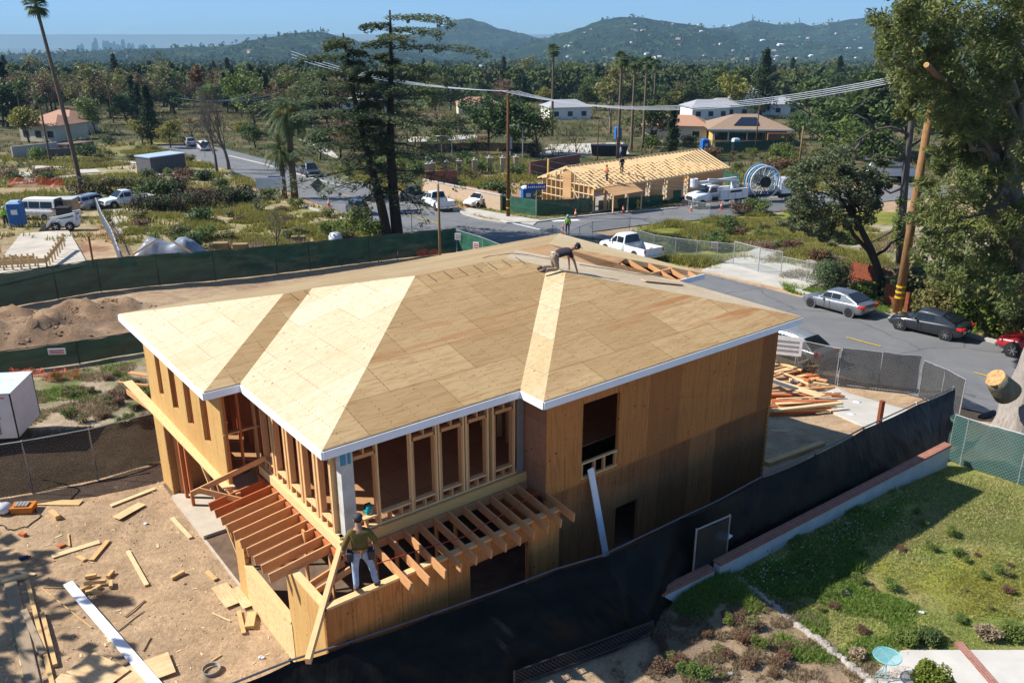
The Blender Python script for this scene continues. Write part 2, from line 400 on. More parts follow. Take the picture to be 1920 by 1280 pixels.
# ---- walls
def wallparts(name,a,b,z0,z1,holes,mat,th=.1,world_root=root):
    """wall from a to b (u,v), holes [(s0,s1,z0,z1)] measured along it; its own frame so boards run upright"""
    L=math.hypot(b[0]-a[0],b[1]-a[1]); ang=math.atan2(b[1]-a[1],b[0]-a[0])
    xs=sorted({0,L,*[h[0] for h in holes],*[h[1] for h in holes]}); zs=sorted({z0,z1,*[h[2] for h in holes],*[h[3] for h in holes]})
    xs=[x for x in xs if 0<=x<=L]; zs=[z for z in zs if z0<=z<=z1]
    m=MB()
    def solid(i,j):
        if i<0 or j<0 or i>=len(xs)-1 or j>=len(zs)-1: return False
        cx,cz=(xs[i]+xs[i+1])/2,(zs[j]+zs[j+1])/2
        return not any(h[0]<cx<h[1] and h[2]<cz<h[3] for h in holes)
    for i in range(len(xs)-1):
        for j in range(len(zs)-1):
            if not solid(i,j): continue
            A,B,C,D=xs[i],xs[i+1],zs[j],zs[j+1]
            m.face([(A,0,C),(B,0,C),(B,0,D),(A,0,D)]); m.face([(B,th,C),(A,th,C),(A,th,D),(B,th,D)])
            if not solid(i-1,j): m.face([(A,th,C),(A,0,C),(A,0,D),(A,th,D)])
            if not solid(i+1,j): m.face([(B,0,C),(B,th,C),(B,th,D),(B,0,D)])
            if not solid(i,j-1): m.face([(A,0,C),(A,th,C),(B,th,C),(B,0,C)])
            if not solid(i,j+1): m.face([(A,0,D),(B,0,D),(B,th,D),(A,th,D)])
    o=obj(name,m,mat,world_root); o.location=H(a[0],a[1],0); o.rotation_euler=(0,0,ang); return o
ZT=5.62; ZF=3.22; ZP=2.80
# right-hand (shaded) wall: upper storey sheets overlap the lower ones by a couple of cm
U0,U1,VN=12.25,21.5,14.45
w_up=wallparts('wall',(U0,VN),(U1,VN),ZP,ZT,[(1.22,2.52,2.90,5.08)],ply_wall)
ply_low=plywood('plywood_wall_lower',(.34,.15,.055),(.15,.065,.028),axis='xz',bw=1.22,bh=2.9,offs=.5,knots=.5,patch=(.10,.045,.02),graindir=(16,.9,16),seam=.8)  # lower-storey sheets, given darker colours than the upper ones
w_lo=wallparts('wall',(U0,VN+.03),(U1-.03,VN+.03),-.5,ZP,[(2.58,3.46,.1,1.55)],ply_low)
wallparts('wall',(U1,VN),(U1,26.5),-.8,ZT,[],ply_wall); wallparts('wall',(U1+1.4,19.4),(U1+1.4,26.5),-.8,ZT,[],ply_wall); wallparts('wall',(U1,19.4),(U1+1.4,19.4),-.8,ZT,[],ply_wall)
wallparts('wall',(22.9,26.5),(6.1,26.5),-.5,ZT,[(3,4.2,3.9,5.1),(7,8.2,3.9,5.1),(11,12,3.9,5.1)],ply_wall)
wallparts('wall',(U0,15.35),(U0,VN+.001),ZP,ZT,[],plywood('plywood_pinkish',(.42,.2,.11),(.36,.17,.1),axis='xz',knots=.9,patch=(.25,.1,.05),graindir=(14,1,14)))
# window framing low in the upper window of the shaded wall
for (a,b,w_,h_) in (((13.45,VN+.05,3.36),(14.8,VN+.05,3.36),.09,.04),((13.45,VN+.05,2.93),(14.8,VN+.05,2.93),.09,.04)):
    beam_obj('window_sill',H(*a),H(*b),w_,h_,firp,root)
for u in (13.5,13.95,14.3,14.72): beam_obj('cripple_stud',H(u,VN+.05,2.95),H(u,VN+.05,3.34),.05,.09,fir,root,up=(0,1,0))
# left (sunlit) upper wall of the projecting room with four tall slots
SL=[(20.83,21.4),(22.16,22.75),(23.48,24.07),(24.87,25.36)]
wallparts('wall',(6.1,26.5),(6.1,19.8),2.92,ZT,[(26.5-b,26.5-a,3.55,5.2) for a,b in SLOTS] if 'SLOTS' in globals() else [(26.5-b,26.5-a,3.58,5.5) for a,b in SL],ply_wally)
for a,b in SL:
    beam_obj('stud',H(6.27,b-.05,2.95),H(6.27,b-.05,5.5),.14,.09,firr,root); beam_obj('stud',H(6.27,a+.03,2.95),H(6.27,a+.03,5.5),.14,.05,firr,root)
    beam_obj('window_sill',H(6.26,a-.02,3.55),H(6.26,b+.02,3.55),.14,.05,firr,root)
# stud framing ----------------------------------------------------
def stud(u,v,z0,z1,w_=.045,d_=.14,mat=fir,along='u'):
    if along=='u': return beam_obj('stud',H(u,v,z0),H(u,v,z1),d_,w_,mat,root,up=(1,0,0))
    return beam_obj('stud',H(u,v,z0),H(u,v,z1),d_,w_,mat,root,up=(0,1,0))
WM=15.36
def plate(a,b,z,mat=fir,h=.045,w_=.14,name='wall_plate'): return beam_obj(name,H(a[0],a[1],z),H(b[0],b[1],z),w_,h,mat,root)
wins=[(7.43,7.95),(8.97,9.52),(9.74,10.29),(10.52,11.02),(11.32,11.84)]
plate((7,WM),(12.2,WM),3.285,firp); plate((7,WM),(12.2,WM),5.56); plate((7,WM),(12.2,WM),5.61,firp)
for a,b in wins:
    for x,o_ in ((a,-.045),(b,.045)):
        stud(x+o_/2,WM,3.31,5.1,mat=fir); stud(x+o_*1.6,WM,3.31,5.54,mat=firp)
    plate((a,WM),(b,WM),5.14,fir,.09,.14,'header'); plate((a,WM),(b,WM),3.53,firp,.045,.14,'window_sill')
    stud((a+b)/2,WM,3.31,3.5,mat=fir); stud((a+b)/2,WM,5.19,5.53,mat=fir)
plate((8.1,WM),(8.85,WM),3.53,firp,.045,.14,'window_sill'); stud(8.3,WM,3.31,3.5); stud(8.6,WM,3.31,3.5)
WB=7.05
winb=[(15.62,16.15),(16.45,16.98),(17.28,17.81),(18.11,18.64),(18.94,19.4)]
for a,b in winb:
    for x,o_ in ((a,-.045),(b,.045)):
        stud(WB,x+o_/2,3.31,5.1,along='v',mat=fir); stud(WB,x+o_*1.6,3.31,5.54,mat=firp,along='v')
    beam_obj('header',H(WB,a,5.14),H(WB,b,5.14),.14,.09,fir,root); beam_obj('window_sill',H(WB,a,3.53),H(WB,b,3.53),.14,.045,firp,root)
    stud(WB,(a+b)/2,3.31,3.5,along='v')
beam_obj('wall_plate',H(WB,15.3,3.285),H(WB,19.8,3.285),.14,.045,firp,root); beam_obj('wall_plate',H(WB,15.3,5.58),H(WB,19.8,5.58),.14,.09,fir,root)
# corner column with blue tape
cp=MB(); cp.b2((-.15,-.12,0),(.15,.12,2.3)); col_=obj('corner_column',cp,flat('grey_primed_column',(.50,.50,.46),.6,var=.25,sc=2),root); col_.location=H(7.24,WM-.03,3.25)
tp=MB(); tp.b2((-.155,-.128,1.86),(-.02,-.121,2.17)); tp.b2((.02,-.128,1.86),(.10,-.121,2.17)); obj('blue_label',tp,flat('blue_tag',(.05,.25,.42),.5),col_)
st=MB(); st.b2((11.98-UC,WM-.09-VC,3.25),(12.2-UC,WM-.07-VC,5.6)); obj('steel_strap',st,flat('galvanised',(.30,.33,.35),.4,.6),root)
# ledgers / rim beams at floor level
beam_obj('ledger',H(7.0-.02,15.26,3.11),H(12.25,15.26,3.11),.09,.27,glulam,root)
beam_obj('ledger',H(6.98,15.2,3.125),H(6.98,19.8,3.125),.12,.25,firp,root)
beam_obj('ledger',H(6.98,15.2,2.86),H(12.25,15.2,2.86),.06,.2,fir,root); beam_obj('ledger',H(6.9,15.2,2.86),H(6.9,19.8,2.86),.06,.2,firr,root)
# floor deck of the upper storey and slab of the lower one, with an opening in nothing: two rectangles
fd=MB(); fd.b2((7.1-UC,15.4-VC,3.2),(21.4-UC,26.3-VC,3.24)); fd.b2((6.2-UC,19.85-VC,3.196),(7.1-UC,26.3-VC,3.236)); obj('floor_deck',fd,deckm,root)
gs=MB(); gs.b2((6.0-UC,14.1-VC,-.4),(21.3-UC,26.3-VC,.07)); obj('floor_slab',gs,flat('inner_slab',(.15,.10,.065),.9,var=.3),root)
# porch joists (rafters), left side and front side, with sloping pale top edges
for k in range(10):
    v=15.65+.416*k
    beam_obj('porch_rafter',H(6.92,v,2.90),H(5.42,v,2.72),.04,.24,firr if k in (8,9) else fir,root)
for k in range(12):
    u=7.70+.42*k
    beam_obj('porch_rafter',H(u,15.17,2.90),H(u,13.42,2.72),.04,.24,fir,root)
beam_obj('hip_beam',H(7.0,15.3,3.13),H(5.12,13.15,2.35),.11,.17,firp,root)
for k,(a,b) in enumerate((((6.9,15.0,2.86),(5.95,15.0,2.62)),((6.9,14.7,2.86),(5.95,14.7,2.62)))): beam_obj('porch_rafter',H(*a),H(*b),.045,.15,fir,root)
# lower projecting walls
wallparts('wall',(5.9,13.95),(12.3,13.95),-.4,2.66,[(3.66,5.4,.55,2.2)],ply_wall)
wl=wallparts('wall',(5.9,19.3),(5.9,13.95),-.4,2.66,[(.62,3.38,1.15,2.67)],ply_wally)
wallparts('wall',(5.885,18.72),(5.885,15.86),-.3,1.13,[],osb,.02)
for (a,b) in (((5.95,14.03,2.69),(12.3,14.03,2.69)),((5.98,14.12,2.69),(5.98,15.9,2.69)),((5.98,18.72,2.69),(5.98,19.3,2.69)),((5.96,15.9,1.16),(5.96,18.7,1.16))):
    beam_obj('top_plate',H(*a),H(*b),.17,.06,firp,root)
for u in (9.5,11.36): beam_obj('stud',H(u,14.03,.5),H(u,14.03,2.3),.09,.1,fir,root)
beam_obj('header',H(9.5,14.04,2.3),H(11.4,14.04,2.3),.1,.18,fir,root)
for v in (18.8,15.78): beam_obj('stud',H(6.03,v,0),H(6.03,v,2.55),.1,.12,firr,root)
# porch recess: slab, inner walls, left pier
ps=MB(); ps.b2((5.95-UC,19.3-VC,-.4),(8.5-UC,22.3-VC,.05)); ps.b2((5.95-UC,22.3-VC,-.4),(8.5-UC,25.2-VC,.17)); obj('porch_slab',ps,flat('porch_concrete',(.50,.43,.34),.9,var=.12),root)
wallparts('wall',(8.5,25.4),(8.5,19.2),.05,2.9,[(.9,1.8,.05,2.1)],plywood('plywood_inner',(.36,.18,.07),(.3,.13,.05),axis='xz'))
wallparts('wall',(6.05,25.3),(8.5,25.3),-.4,2.9,[],plywood('plywood_inner',(.3,.2,.1),(.3,.2,.1)))
wallparts('wall',(6.08,26.5),(6.08,25.3),-.6,2.92,[],ply_wally)
beam_obj('header',H(6.15,19.3,2.76),H(6.15,25.4,2.76),.12,.28,fir,root)
for v in (24.2,24.8,25.2): beam_obj('stud',H(6.3,v,0),H(6.3,v,2.7),.09,.1,firr if v<25 else fir,root)
# side (jog) framing facing the viewer at the projecting room
for u in (6.2,6.55,6.95): stud(u,19.83,3.25,5.55,mat=firr if u<6.9 else fir)
plate((6.1,19.83),(7.05,19.83),3.27); plate((6.1,19.83),(7.05,19.83),4.35)
# interior partitions
rs=random.Random(3)
for v in (20.2,):
    for k in range(16):
        u=8.0+k*.41
        if 11.4<u<12.5: continue
        stud(u,v,3.25,5.6+(.4),mat=fir)
for k in range(14): stud(12.9,15.6+k*.41,3.25,5.9,mat=fir,along='v')
for k in range(9): stud(9.4,20.4+k*.41,3.25,5.9,mat=firr,along='v')
for k in range(8): stud(7.2+0.0,20.1+k*.41,3.25,5.6,mat=firr,along='v')
wallparts('partition',(13.4,16),(13.4,26),.07,3.1,[(3,4,.07,2.1)],ply_wall)
for k in range(8): stud(6.6+.6*k,16.4,.07,3.1,mat=fir)
for k in range(12):   # joists under the deck seen through the porch
    beam_obj('floor_joist',H(7.0+.41*k,15.3,3.05),H(7.0+.41*k,19.7,3.05),.04,.24,fir,root)
# the long double plank nailed along the sunlit wall, with loose braces
beam_obj('ledge_plank',H(5.93,28.6,2.93),H(6.05,19.6,2.93),.28,.04,firp,root)
beam_obj('ledge_plank',H(5.8,28.3,2.7),H(6.0,25.5,2.84),.04,.18,fir,root)
beam_obj('ledge_plank',H(5.7,28.8,2.9),H(6.4,27.9,2.9),.09,.04,fir,root)
beam_obj('ledge_plank',H(6.1,28.9,3.12),H(7.2,27.2,3.12),.18,.04,fir,root)
beam_obj('brace',H(5.2,20.0,2.9),H(7.0,19.4,3.6),.045,.14,fir,root)
beam_obj('brace',H(5.35,19.9,3.0),H(6.2,19.1,2.75),.045,.15,fir,root)
beam_obj('brace',H(6.0,21.6,2.8),H(6.3,20.0,.1),.09,.045,firp,root)
beam_obj('brace',H(6.1,20.9,2.8),H(6.3,20.3,.1),.09,.045,fir,root)
# ================================================================== GROUND
# sky: lift the looked-up elevation so the band over the hills has the clear blue of a dry morning
tcw=wn.nodes.new('ShaderNodeTexCoord'); sxw=wn.nodes.new('ShaderNodeSeparateXYZ'); wn.links.new(tcw.outputs['Generated'],sxw.inputs[0])
zz=math_(wn,'ADD',math_(wn,'MULTIPLY',math_(wn,'MAXIMUM',sxw.outputs[2],0),4.2),.085)
cxw=wn.nodes.new('ShaderNodeCombineXYZ'); wn.links.new(sxw.outputs[0],cxw.inputs[0]); wn.links.new(sxw.outputs[1],cxw.inputs[1]); wn.links.new(zz,cxw.inputs[2])
nmw=wn.nodes.new('ShaderNodeVectorMath'); nmw.operation='NORMALIZE'; wn.links.new(cxw.outputs[0],nmw.inputs[0]); wn.links.new(nmw.outputs[0],sk.inputs[0])
mpw=wn.nodes.new('ShaderNodeMapping'); mpw.inputs['Scale'].default_value=(3,3,60); wn.links.new(tcw.outputs['Generated'],mpw.inputs[0])
cl=noise_(wn,mpw.outputs[0],1.3,4,.55,.6)
hzf=math_(wn,'MULTIPLY',math_(wn,'MAXIMUM',math_(wn,'SUBTRACT',1.0,math_(wn,'DIVIDE',math_(wn,'MAXIMUM',sxw.outputs[2],0),.035)),0),.75)
skc=mixc(wn,1.0,sk.outputs[0],(.86,1.12,1.28),'MULTIPLY')
wn.links.new(mixc(wn,math_(wn,'MULTIPLY',ramp(wn,cl,[(.60,(0,0,0)),(.8,(1,1,1))]),.2),mixc(wn,hzf,skc,(2.1,3.1,3.9)),(7,7.6,8.2)),bg.inputs[0])

def inpoly(x,y,P):
    c=False; n=len(P); j=n-1
    for i in range(n):
        xi,yi=P[i]; xj,yj=P[j]
        if (yi>y)!=(yj>y) and x<(xj-xi)*(y-yi)/(yj-yi)+xi: c=not c
        j=i
    return c
def gp(*px): return [tuple(G(a,b).xy) for a,b in px]
DIRT=(.51,.365,.23); DIRT2=(.42,.30,.19); GRN=(.10,.16,.03); YEL=(.24,.25,.05); DRY=(.30,.25,.12); SAND=(.50,.39,.27)
ZONES=[ # later ones win ; (polygon, colour, blotch colour, blotch amount)
 (gp((-700,330),(0,330),(230,300),(420,330),(560,400),(720,470),(720,440),(640,560),(0,640),(-900,700)),DRY,(.44,.34,.22),.55),
 (gp((0,285),(300,262),(330,285),(0,312)),(.20,.21,.07),DRY,.4),
 (gp((0,318),(400,296),(430,335),(330,345),(0,352)),(.46,.38,.27),YEL,.3),
 (gp((150,430),(235,420),(240,510),(160,520)),(.30,.17,.10),DIRT,.4),
 (gp((240,400),(520,375),(720,400),(720,470),(520,480),(300,440)),(.30,.28,.12),(.48,.38,.25),.55),
 (gp((230,470),(420,455),(700,470),(700,500),(250,520)),(.42,.33,.21),YEL,.35),
 (gp((0,480),(740,470),(820,480),(560,545),(330,590),(0,650)),(.46,.34,.22),(.36,.25,.16),.4),
 (gp((0,700),(280,650),(290,780),(0,850)),(.44,.34,.24),GRN,.35),
 (gp((1190,425),(1300,405),(1600,395),(1900,400),(1920,560),(1700,560),(1560,520),(1420,470),(1260,500),(1190,465)),(.17,.20,.04),(.30,.29,.06),.5),
 (gp((1420,430),(1700,420),(1920,440),(1920,520),(1600,560),(1440,500)),(.46,.37,.27),GRN,.35),
 (gp((1420,520),(1520,530),(1640,570),(1920,640),(1920,600),(1600,540)),(.24,.22,.09),GRN,.4),
 (gp((1370,1080),(1470,1010),(1780,845),(1950,900),(2200,1000),(2200,1250),(1700,1215),(1640,1200),(1560,1230),(1450,1150)),(.19,.24,.055),(.38,.31,.13),.5),
 (gp((1700,870),(1950,930),(1950,1050),(1650,1010)),(.20,.19,.07),(.13,.16,.04),.5),
 (gp((1640,1050),(1700,1040),(1950,1080),(1950,1130),(1800,1150)),(.30,.30,.05),(.2,.2,.06),.4),
 (gp((1230,1100),(1380,1075),(1460,1150),(1660,1300),(1240,1300)),(.40,.30,.20),(.22,.16,.11),.45),
 (gp((860,385),(900,375),(1290,385),(1270,400),(1010,412),(900,408)),(.20,.22,.06),DRY,.4),
 (gp((640,318),(1000,318),(1000,338),(860,345),(640,350)),(.18,.22,.05),DRY,.4),
 (gp((780,330),(1000,325),(1000,380),(850,392),(790,375)),(.46,.33,.22),(.42,.2,.13),.4),
 (gp((-300,600),(0,590),(240,570),(275,600),(240,640),(0,690),(-300,720)),(.36,.245,.155),(.24,.155,.095),.5),
]
BB=[]
for P,*_ in ZONES:
    xs=[p[0] for p in P]; ys=[p[1] for p in P]; BB.append((min(xs),max(xs),min(ys),max(ys)))
def mixt(a,b,t): return tuple(p*(1-t)+q*t for p,q in zip(a,b))
def ground_colour(x,y):
    s=.35+y*.004
    jx=x+noise.noise(Vector((x/3,y/3,1)))*1.6*s*1.5; jy=y+noise.noise(Vector((x/3,y/3,7)))*1.6*s*1.5
    if y<120: base,bl,am=DIRT,DIRT2,.5
    else: base,bl,am=(.06,.075,.03),(.20,.155,.09),.35
    for (P,c,b,a),q in zip(ZONES,BB):
        if q[0]<jx<q[1] and q[2]<jy<q[3] and inpoly(jx,jy,P): base,bl,am=c,b,a
    sc=1.0 if y<90 else 2.0**int(math.log2(y/45))
    n=.5+.9*noise.noise(Vector((x/(2.6*sc),y/(2.6*sc),3)))+.5*noise.noise(Vector((x/(.7*sc),y/(.7*sc),9)))
    t=max(0,min(1,(n-.5)*2.2+am))
    c=mixt(base,bl,t*.8)
    k=1+.25*noise.noise(Vector((x/.5,y/.5,20)))
    return tuple(q*k for q in c)
ys=[-60+i*3 for i in range(22)]
y=4.0
while y<230: ys.append(y); y+=.32 if y<34 else max(.32,y*.0095)
while y<60000: ys.append(y); y*=1.03
NX=330
vs=[];cols=[]
def groundz(x,y):
    z=T(x,y)
    if 5<y<140: z+=.05*noise.noise(Vector((x/1.7,y/1.7,0)))+.025*noise.noise(Vector((x/.5,y/.5,4)))
    return z
for y in ys:
    wd=max(26,(max(y,0)+14)*1.0)
    for i in range(NX+1):
        t=-1+2*i/NX; x=wd*t*(.85 if y<60 else .85)
        if y>1500: x*=1.2
        vs.append((x,y,groundz(x,y)))
# terrain: soil heaps and the dug-out shelf left of the house
HEAP=[(G(60,640),2.6,1.0,1.5),(G(150,600),2.4,.9,1.4),(G(30,610),2.0,.8,1.6),(G(215,585),1.8,.75,1.2),(G(100,620),2.2,.9,1.3),(G(0,650),2.5,1.0,1.5),(G(-60,650),3,1.1,1.5)]
for i,(x,y,z) in enumerate(vs):
    if 25<y<60 and x<-8:
        dz=0
        for c,rx,h_,ry in HEAP:
            d=((x-c.x)/rx)**2+((y-c.y)/ry)**2
            if d<4: dz=max(dz,h_*math.exp(-d*.8)*(1+.6*noise.noise(Vector((x*1.1,y*1.1,2)))+.45*abs(noise.noise(Vector((x*2.7,y*2.7,6))))))
        vs[i]=(x,y,z+dz)
fs=[]
n=NX+1
for j in range(len(ys)-1):
    for i in range(NX): fs.append((j*n+i,j*n+i+1,(j+1)*n+i+1,(j+1)*n+i))
me=bpy.data.meshes.new('ground'); me.from_pydata(vs,[],fs)
ca=me.color_attributes.new('tint','FLOAT_COLOR','POINT')
buf=[]
for (x,y,z) in vs: buf+= [*ground_colour(x,y),1]
ca.data.foreach_set('color',buf); me.polygons.foreach_set('use_smooth',[True]*len(fs))
gm,gn,gb=nt('soil_and_grass',.95,0,.1)
at=gn.nodes.new('ShaderNodeAttribute'); at.attribute_name='tint'
k=noise_(gn,geopos(gn),6,6,.7); k2=noise_(gn,geopos(gn),1.1,5,.6,.5)
c=mixc(gn,ramp(gn,k,[(.35,(0,0,0)),(.7,(1,1,1))]),at.outputs[0],(.45,.42,.40),'MULTIPLY')
c=mixc(gn,.6,at.outputs[0],c); c=mixc(gn,math_(gn,'MULTIPLY',ramp(gn,k2,[(.45,(0,0,0)),(.62,(1,1,1))]),.35),c,(1.35,1.3,1.25),'MULTIPLY')
pb=N(gn,'ShaderNodeTexVoronoi'); pb.inputs['Scale'].default_value=9; gn.links.new(geopos(gn),pb.inputs['Vector'])
c=mixc(gn,math_(gn,'MULTIPLY',ramp(gn,pb.outputs['Distance'],[(.1,(1,1,1)),(.17,(0,0,0))]),.35),c,(.55,.5,.45),'MULTIPLY')
k3=noise_(gn,geopos(gn),22,5,.75); c=mixc(gn,math_(gn,'MULTIPLY',ramp(gn,k3,[(.40,(1,1,1)),(.52,(0,0,0))]),.45),c,(.55,.52,.5),'MULTIPLY'); k4=noise_(gn,geopos(gn),.45,4,.6,.8); c=mixc(gn,math_(gn,'MULTIPLY',ramp(gn,k4,[(.50,(0,0,0)),(.64,(1,1,1))]),.40),c,(.66,.6,.55),'MULTIPLY'); gn.links.new(c,gb.inputs['Base Color']); bump(gn,gb,mixc(gn,.35,k,k3),1.0,.07)
me.materials.append(gm); g_=bpy.data.objects.new('ground',me); COL.objects.link(g_); g_['kind']='structure'
# ---- sheets laid on the ground
def strip(name,left,right,dz,mat,nacross=6,step=1.5,label=None,kind='structure',thick=0,cat=None):
    L=[Vector(p) for p in left];Rr=[Vector(p) for p in right]
    pts=[]
    for i in range(len(L)-1):
        k=max(1,int(max((L[i+1]-L[i]).length,(Rr[i+1]-Rr[i]).length)/step))
        for j in range(k): pts.append((L[i].lerp(L[i+1],j/k),Rr[i].lerp(Rr[i+1],j/k)))
    pts.append((L[-1],Rr[-1]))
    vs=[];fs=[]
    for a,b in pts:
        for j in range(nacross+1):
            p=a.lerp(b,j/nacross); vs.append((p.x,p.y,T(p.x,p.y)+dz))
    m_=nacross+1
    for i in range(len(pts)-1):
        for j in range(nacross): fs.append((i*m_+j,i*m_+j+1,(i+1)*m_+j+1,(i+1)*m_+j))
    mb=MB(); mb.raw(vs,fs)
    if thick:
        for i in range(len(pts)-1):
            for q in (0,nacross):
                a,b=vs[i*m_+q],vs[(i+1)*m_+q]; mb.face([a,b,(b[0],b[1],b[2]-thick),(a[0],a[1],a[2]-thick)])
        for i in (0,len(pts)-1):
            a,b=vs[i*m_],vs[i*m_+nacross]; mb.face([a,b,(b[0],b[1],b[2]-thick),(a[0],a[1],a[2]-thick)])
    o=obj(name,mb,mat)
    if kind: o['kind']=kind
    if label: tag(o,label,cat)
    return o
def offset_line(pts,d):
    out=[]
    for i,p in enumerate(pts):
        a=pts[max(0,i-1)];b=pts[min(len(pts)-1,i+1)]; t=(b-a).to_2d().normalized(); nrm=Vector((-t.y,t.x))
        dd=d[i] if hasattr(d,'__len__') else d
        out.append(Vector((p.x+nrm.x*dd,p.y+nrm.y*dd,0)))
    return out
am,an,ab=nt('asphalt',.9,0,.25)
ka=noise_(an,geopos(an),.35,5,.65,.6); kb=noise_(an,geopos(an),25,3)
ca_=ramp(an,ka,[(.3,(.125,.128,.135)),(.5,(.155,.157,.162)),(.72,(.195,.192,.19))]); ca_=mixc(an,.25,ca_,mixc(an,kb,(.08,.08,.085),(.26,.26,.26)))
vc=N(an,'ShaderNodeTexVoronoi'); vc.feature='DISTANCE_TO_EDGE'; vc.inputs['Scale'].default_value=.16; gq=geopos(an); nq=noise_(an,gq,.8,4,.6,0,1)
vm=an.nodes.new('ShaderNodeVectorMath'); vm.operation='ADD'; an.links.new(gq,vm.inputs[0]); an.links.new(nq,vm.inputs[1]); an.links.new(vm.outputs[0],vc.inputs['Vector'])
ca_=mixc(an,math_(an,'MULTIPLY',ramp(an,vc.outputs[0],[(.004,(1,1,1)),(.012,(0,0,0))]),.55),ca_,(.06,.06,.065))
an.links.new(ca_,ab.inputs['Base Color']); bump(an,ab,kb,.2,.01)
asphalt=am
C1=[G(*p) for p in ((330,272),(380,283),(480,313),(600,350),(697,382),(823,421),(960,459.5),(1200,527),(1400,583),(1587,635),(1750,680),(1850,708),(2060,768),(2500,890))]
hw=[4.2,4.5,5.0,5.4,5.6]+[5.7]*9
rl=offset_line(C1,[q for q in hw]); rr=offset_line(C1,[-q for q in hw])
strip('road',rl,rr,.06,asphalt,10,2)
kerbm=flat('kerb_concrete',(.42,.40,.36),.9,var=.15,bmp=.15)
C2=[G(*p) for p in ((1003,440),(1040,426),(1150,413),(1280,401),(1400,389),(1550,375),(1800,352))]
strip('side_road',offset_line(C2,[9,4.6,4.4,4.4,4.4,4.4,4.4]),offset_line(C2,[-10,-4.6,-4.4,-4.4,-4.4,-4.4,-4.4]),.085,asphalt,8,2)
ypaint=flat('yellow_road_paint',(.62,.40,.05),.7,var=.3,sc=6); wpaint=flat('white_road_paint',(.62,.62,.60),.7,var=.25,sc=5)
# dashes and lines
def lerp_line(pts,s):
    for i in range(len(pts)-1):
        d=(pts[i+1]-pts[i]).to_2d().length
        if s<=d or i==len(pts)-2: 
            q=pts[i].lerp(pts[i+1],s/d); return q
        s-=d
def line_mark(name,a,b,w_,mat,label=None):
    A=Vector((a.x,a.y,0));B=Vector((b.x,b.y,0)); t=(B-A).normalized(); nr=Vector((-t.y,t.x,0))*w_/2
    return strip(name,[A+nr,B+nr],[A-nr,B-nr],.10,mat,1,1.5)
d0=G(1587,635); seg=G(1833,703)-d0; ul=Vector((seg.x,seg.y,0)).normalized()
for k in range(-4,6):
    a=d0+ul*7.2*k; line_mark('road_marking',a,a+ul*2.1,.12,ypaint)
for a,b in (((596,351),(622,358)),((640,365),(660,371)),((670,375),(720,390)),((740,396),(826,422))): line_mark('road_marking',G(*a),G(*b),.14,ypaint)
line_mark('road_marking',G(940,415),G(1012,432),.35,wpaint); line_mark('road_marking',G(1035,416),G(1085,414),1.0,wpaint)
# kerbs and verge
def kerb(pts,w_=.35,h_=.15,off=0):
    c=[Vector((p.x,p.y,0)) for p in pts]; strip('kerb',offset_line(c,w_/2),offset_line(c,-w_/2),.06+h_,kerbm,1,1.5,thick=.3)
def off_seg(i0,i1,d): return [Vector((p.x,p.y,0)) for p in offset_line(C1,[q+ (d if d>0 else -d)*0 for q in hw])[i0:i1]]
kfar=[G(*p) for p in ((1500,549),(1560,566),(1640,588),(1700,602),(1830,634),(1960,668),(2200,730))]
kerb(kfar,.3,.12)
kerb([G(*p) for p in ((650,333),(700,352),(755,372),(800,385))],.35,.14)
kerb([G(*p) for p in ((862,396),(872,404),(905,413),(950,420),(1010,418),(1060,411),(1150,402),(1270,392))],.35,.14)
kerb([G(*p) for p in ((430,293),(500,310),(560,328),(640,350))],.35,.1)
kerb([G(*p) for p in ((560,385),(640,410),(700,428),(760,445),(830,462))],.35,.14)
paving=flat('pavement_concrete',(.45,.42,.37),.9,var=.14,sc=.8,bmp=.15)
def sheet(name,px,dz,mat,kind='structure',n=6):
    """four-cornered slab a,b,c,d (a-b one side, d-c the opposite one)"""
    a,b,c,d=[G(*p) for p in px]
    return strip(name,[a,b],[d,c],dz,mat,n,1.2,thick=.25,kind=kind)
sheet('pavement',((862,398),(1000,424),(1012,415),(880,392)),.16,paving)
sheet('driveway',((1316,508),(1500,548),(1560,520),(1400,478)),.12,paving)
sheet('driveway',((1400,476),(1440,455),(1560,505),(1560,525)),.10,flat('old_concrete',(.38,.36,.33),.9,var=.2,sc=.7))
sheet('pavement',((1570,728),(1720,775),(1640,810),(1500,745)),.07,paving)
sheet('driveway',((-40,545),(165,498),(128,432),(40,440)),.10,flat('old_driveway',(.46,.41,.34),.9,var=.2,sc=.6))
sheet('driveway',((195,388),(240,388),(300,440),(220,440)),.08,flat('old_driveway',(.4,.4,.4)))
sheet('path',((60,312),(270,303),(272,307),(62,318)),.12,paving); sheet('path',((10,340),(150,330),(152,336),(12,348)),.12,paving); sheet('path',((150,333),(330,325),(330,328),(150,337)),.12,paving)
sheet('pavement',((1600,1300),(1690,1222),(1945,1222),(1960,1330)),.07,flat('patio_concrete',(.52,.49,.44),.9,var=.1,sc=1.5,bmp=.1))

sheet('pavement',((1010,292),(1180,290),(1170,268),(1030,272)),.12,paving)
sheet('pavement',((760,268),(900,262),(890,254),(770,258)),.12,paving)

sheet('pavement',((20,326),(180,318),(190,324),(22,333)),.12,paving)
sheet('driveway',((560,262),(600,285),(640,300),(600,262)),.1,paving)
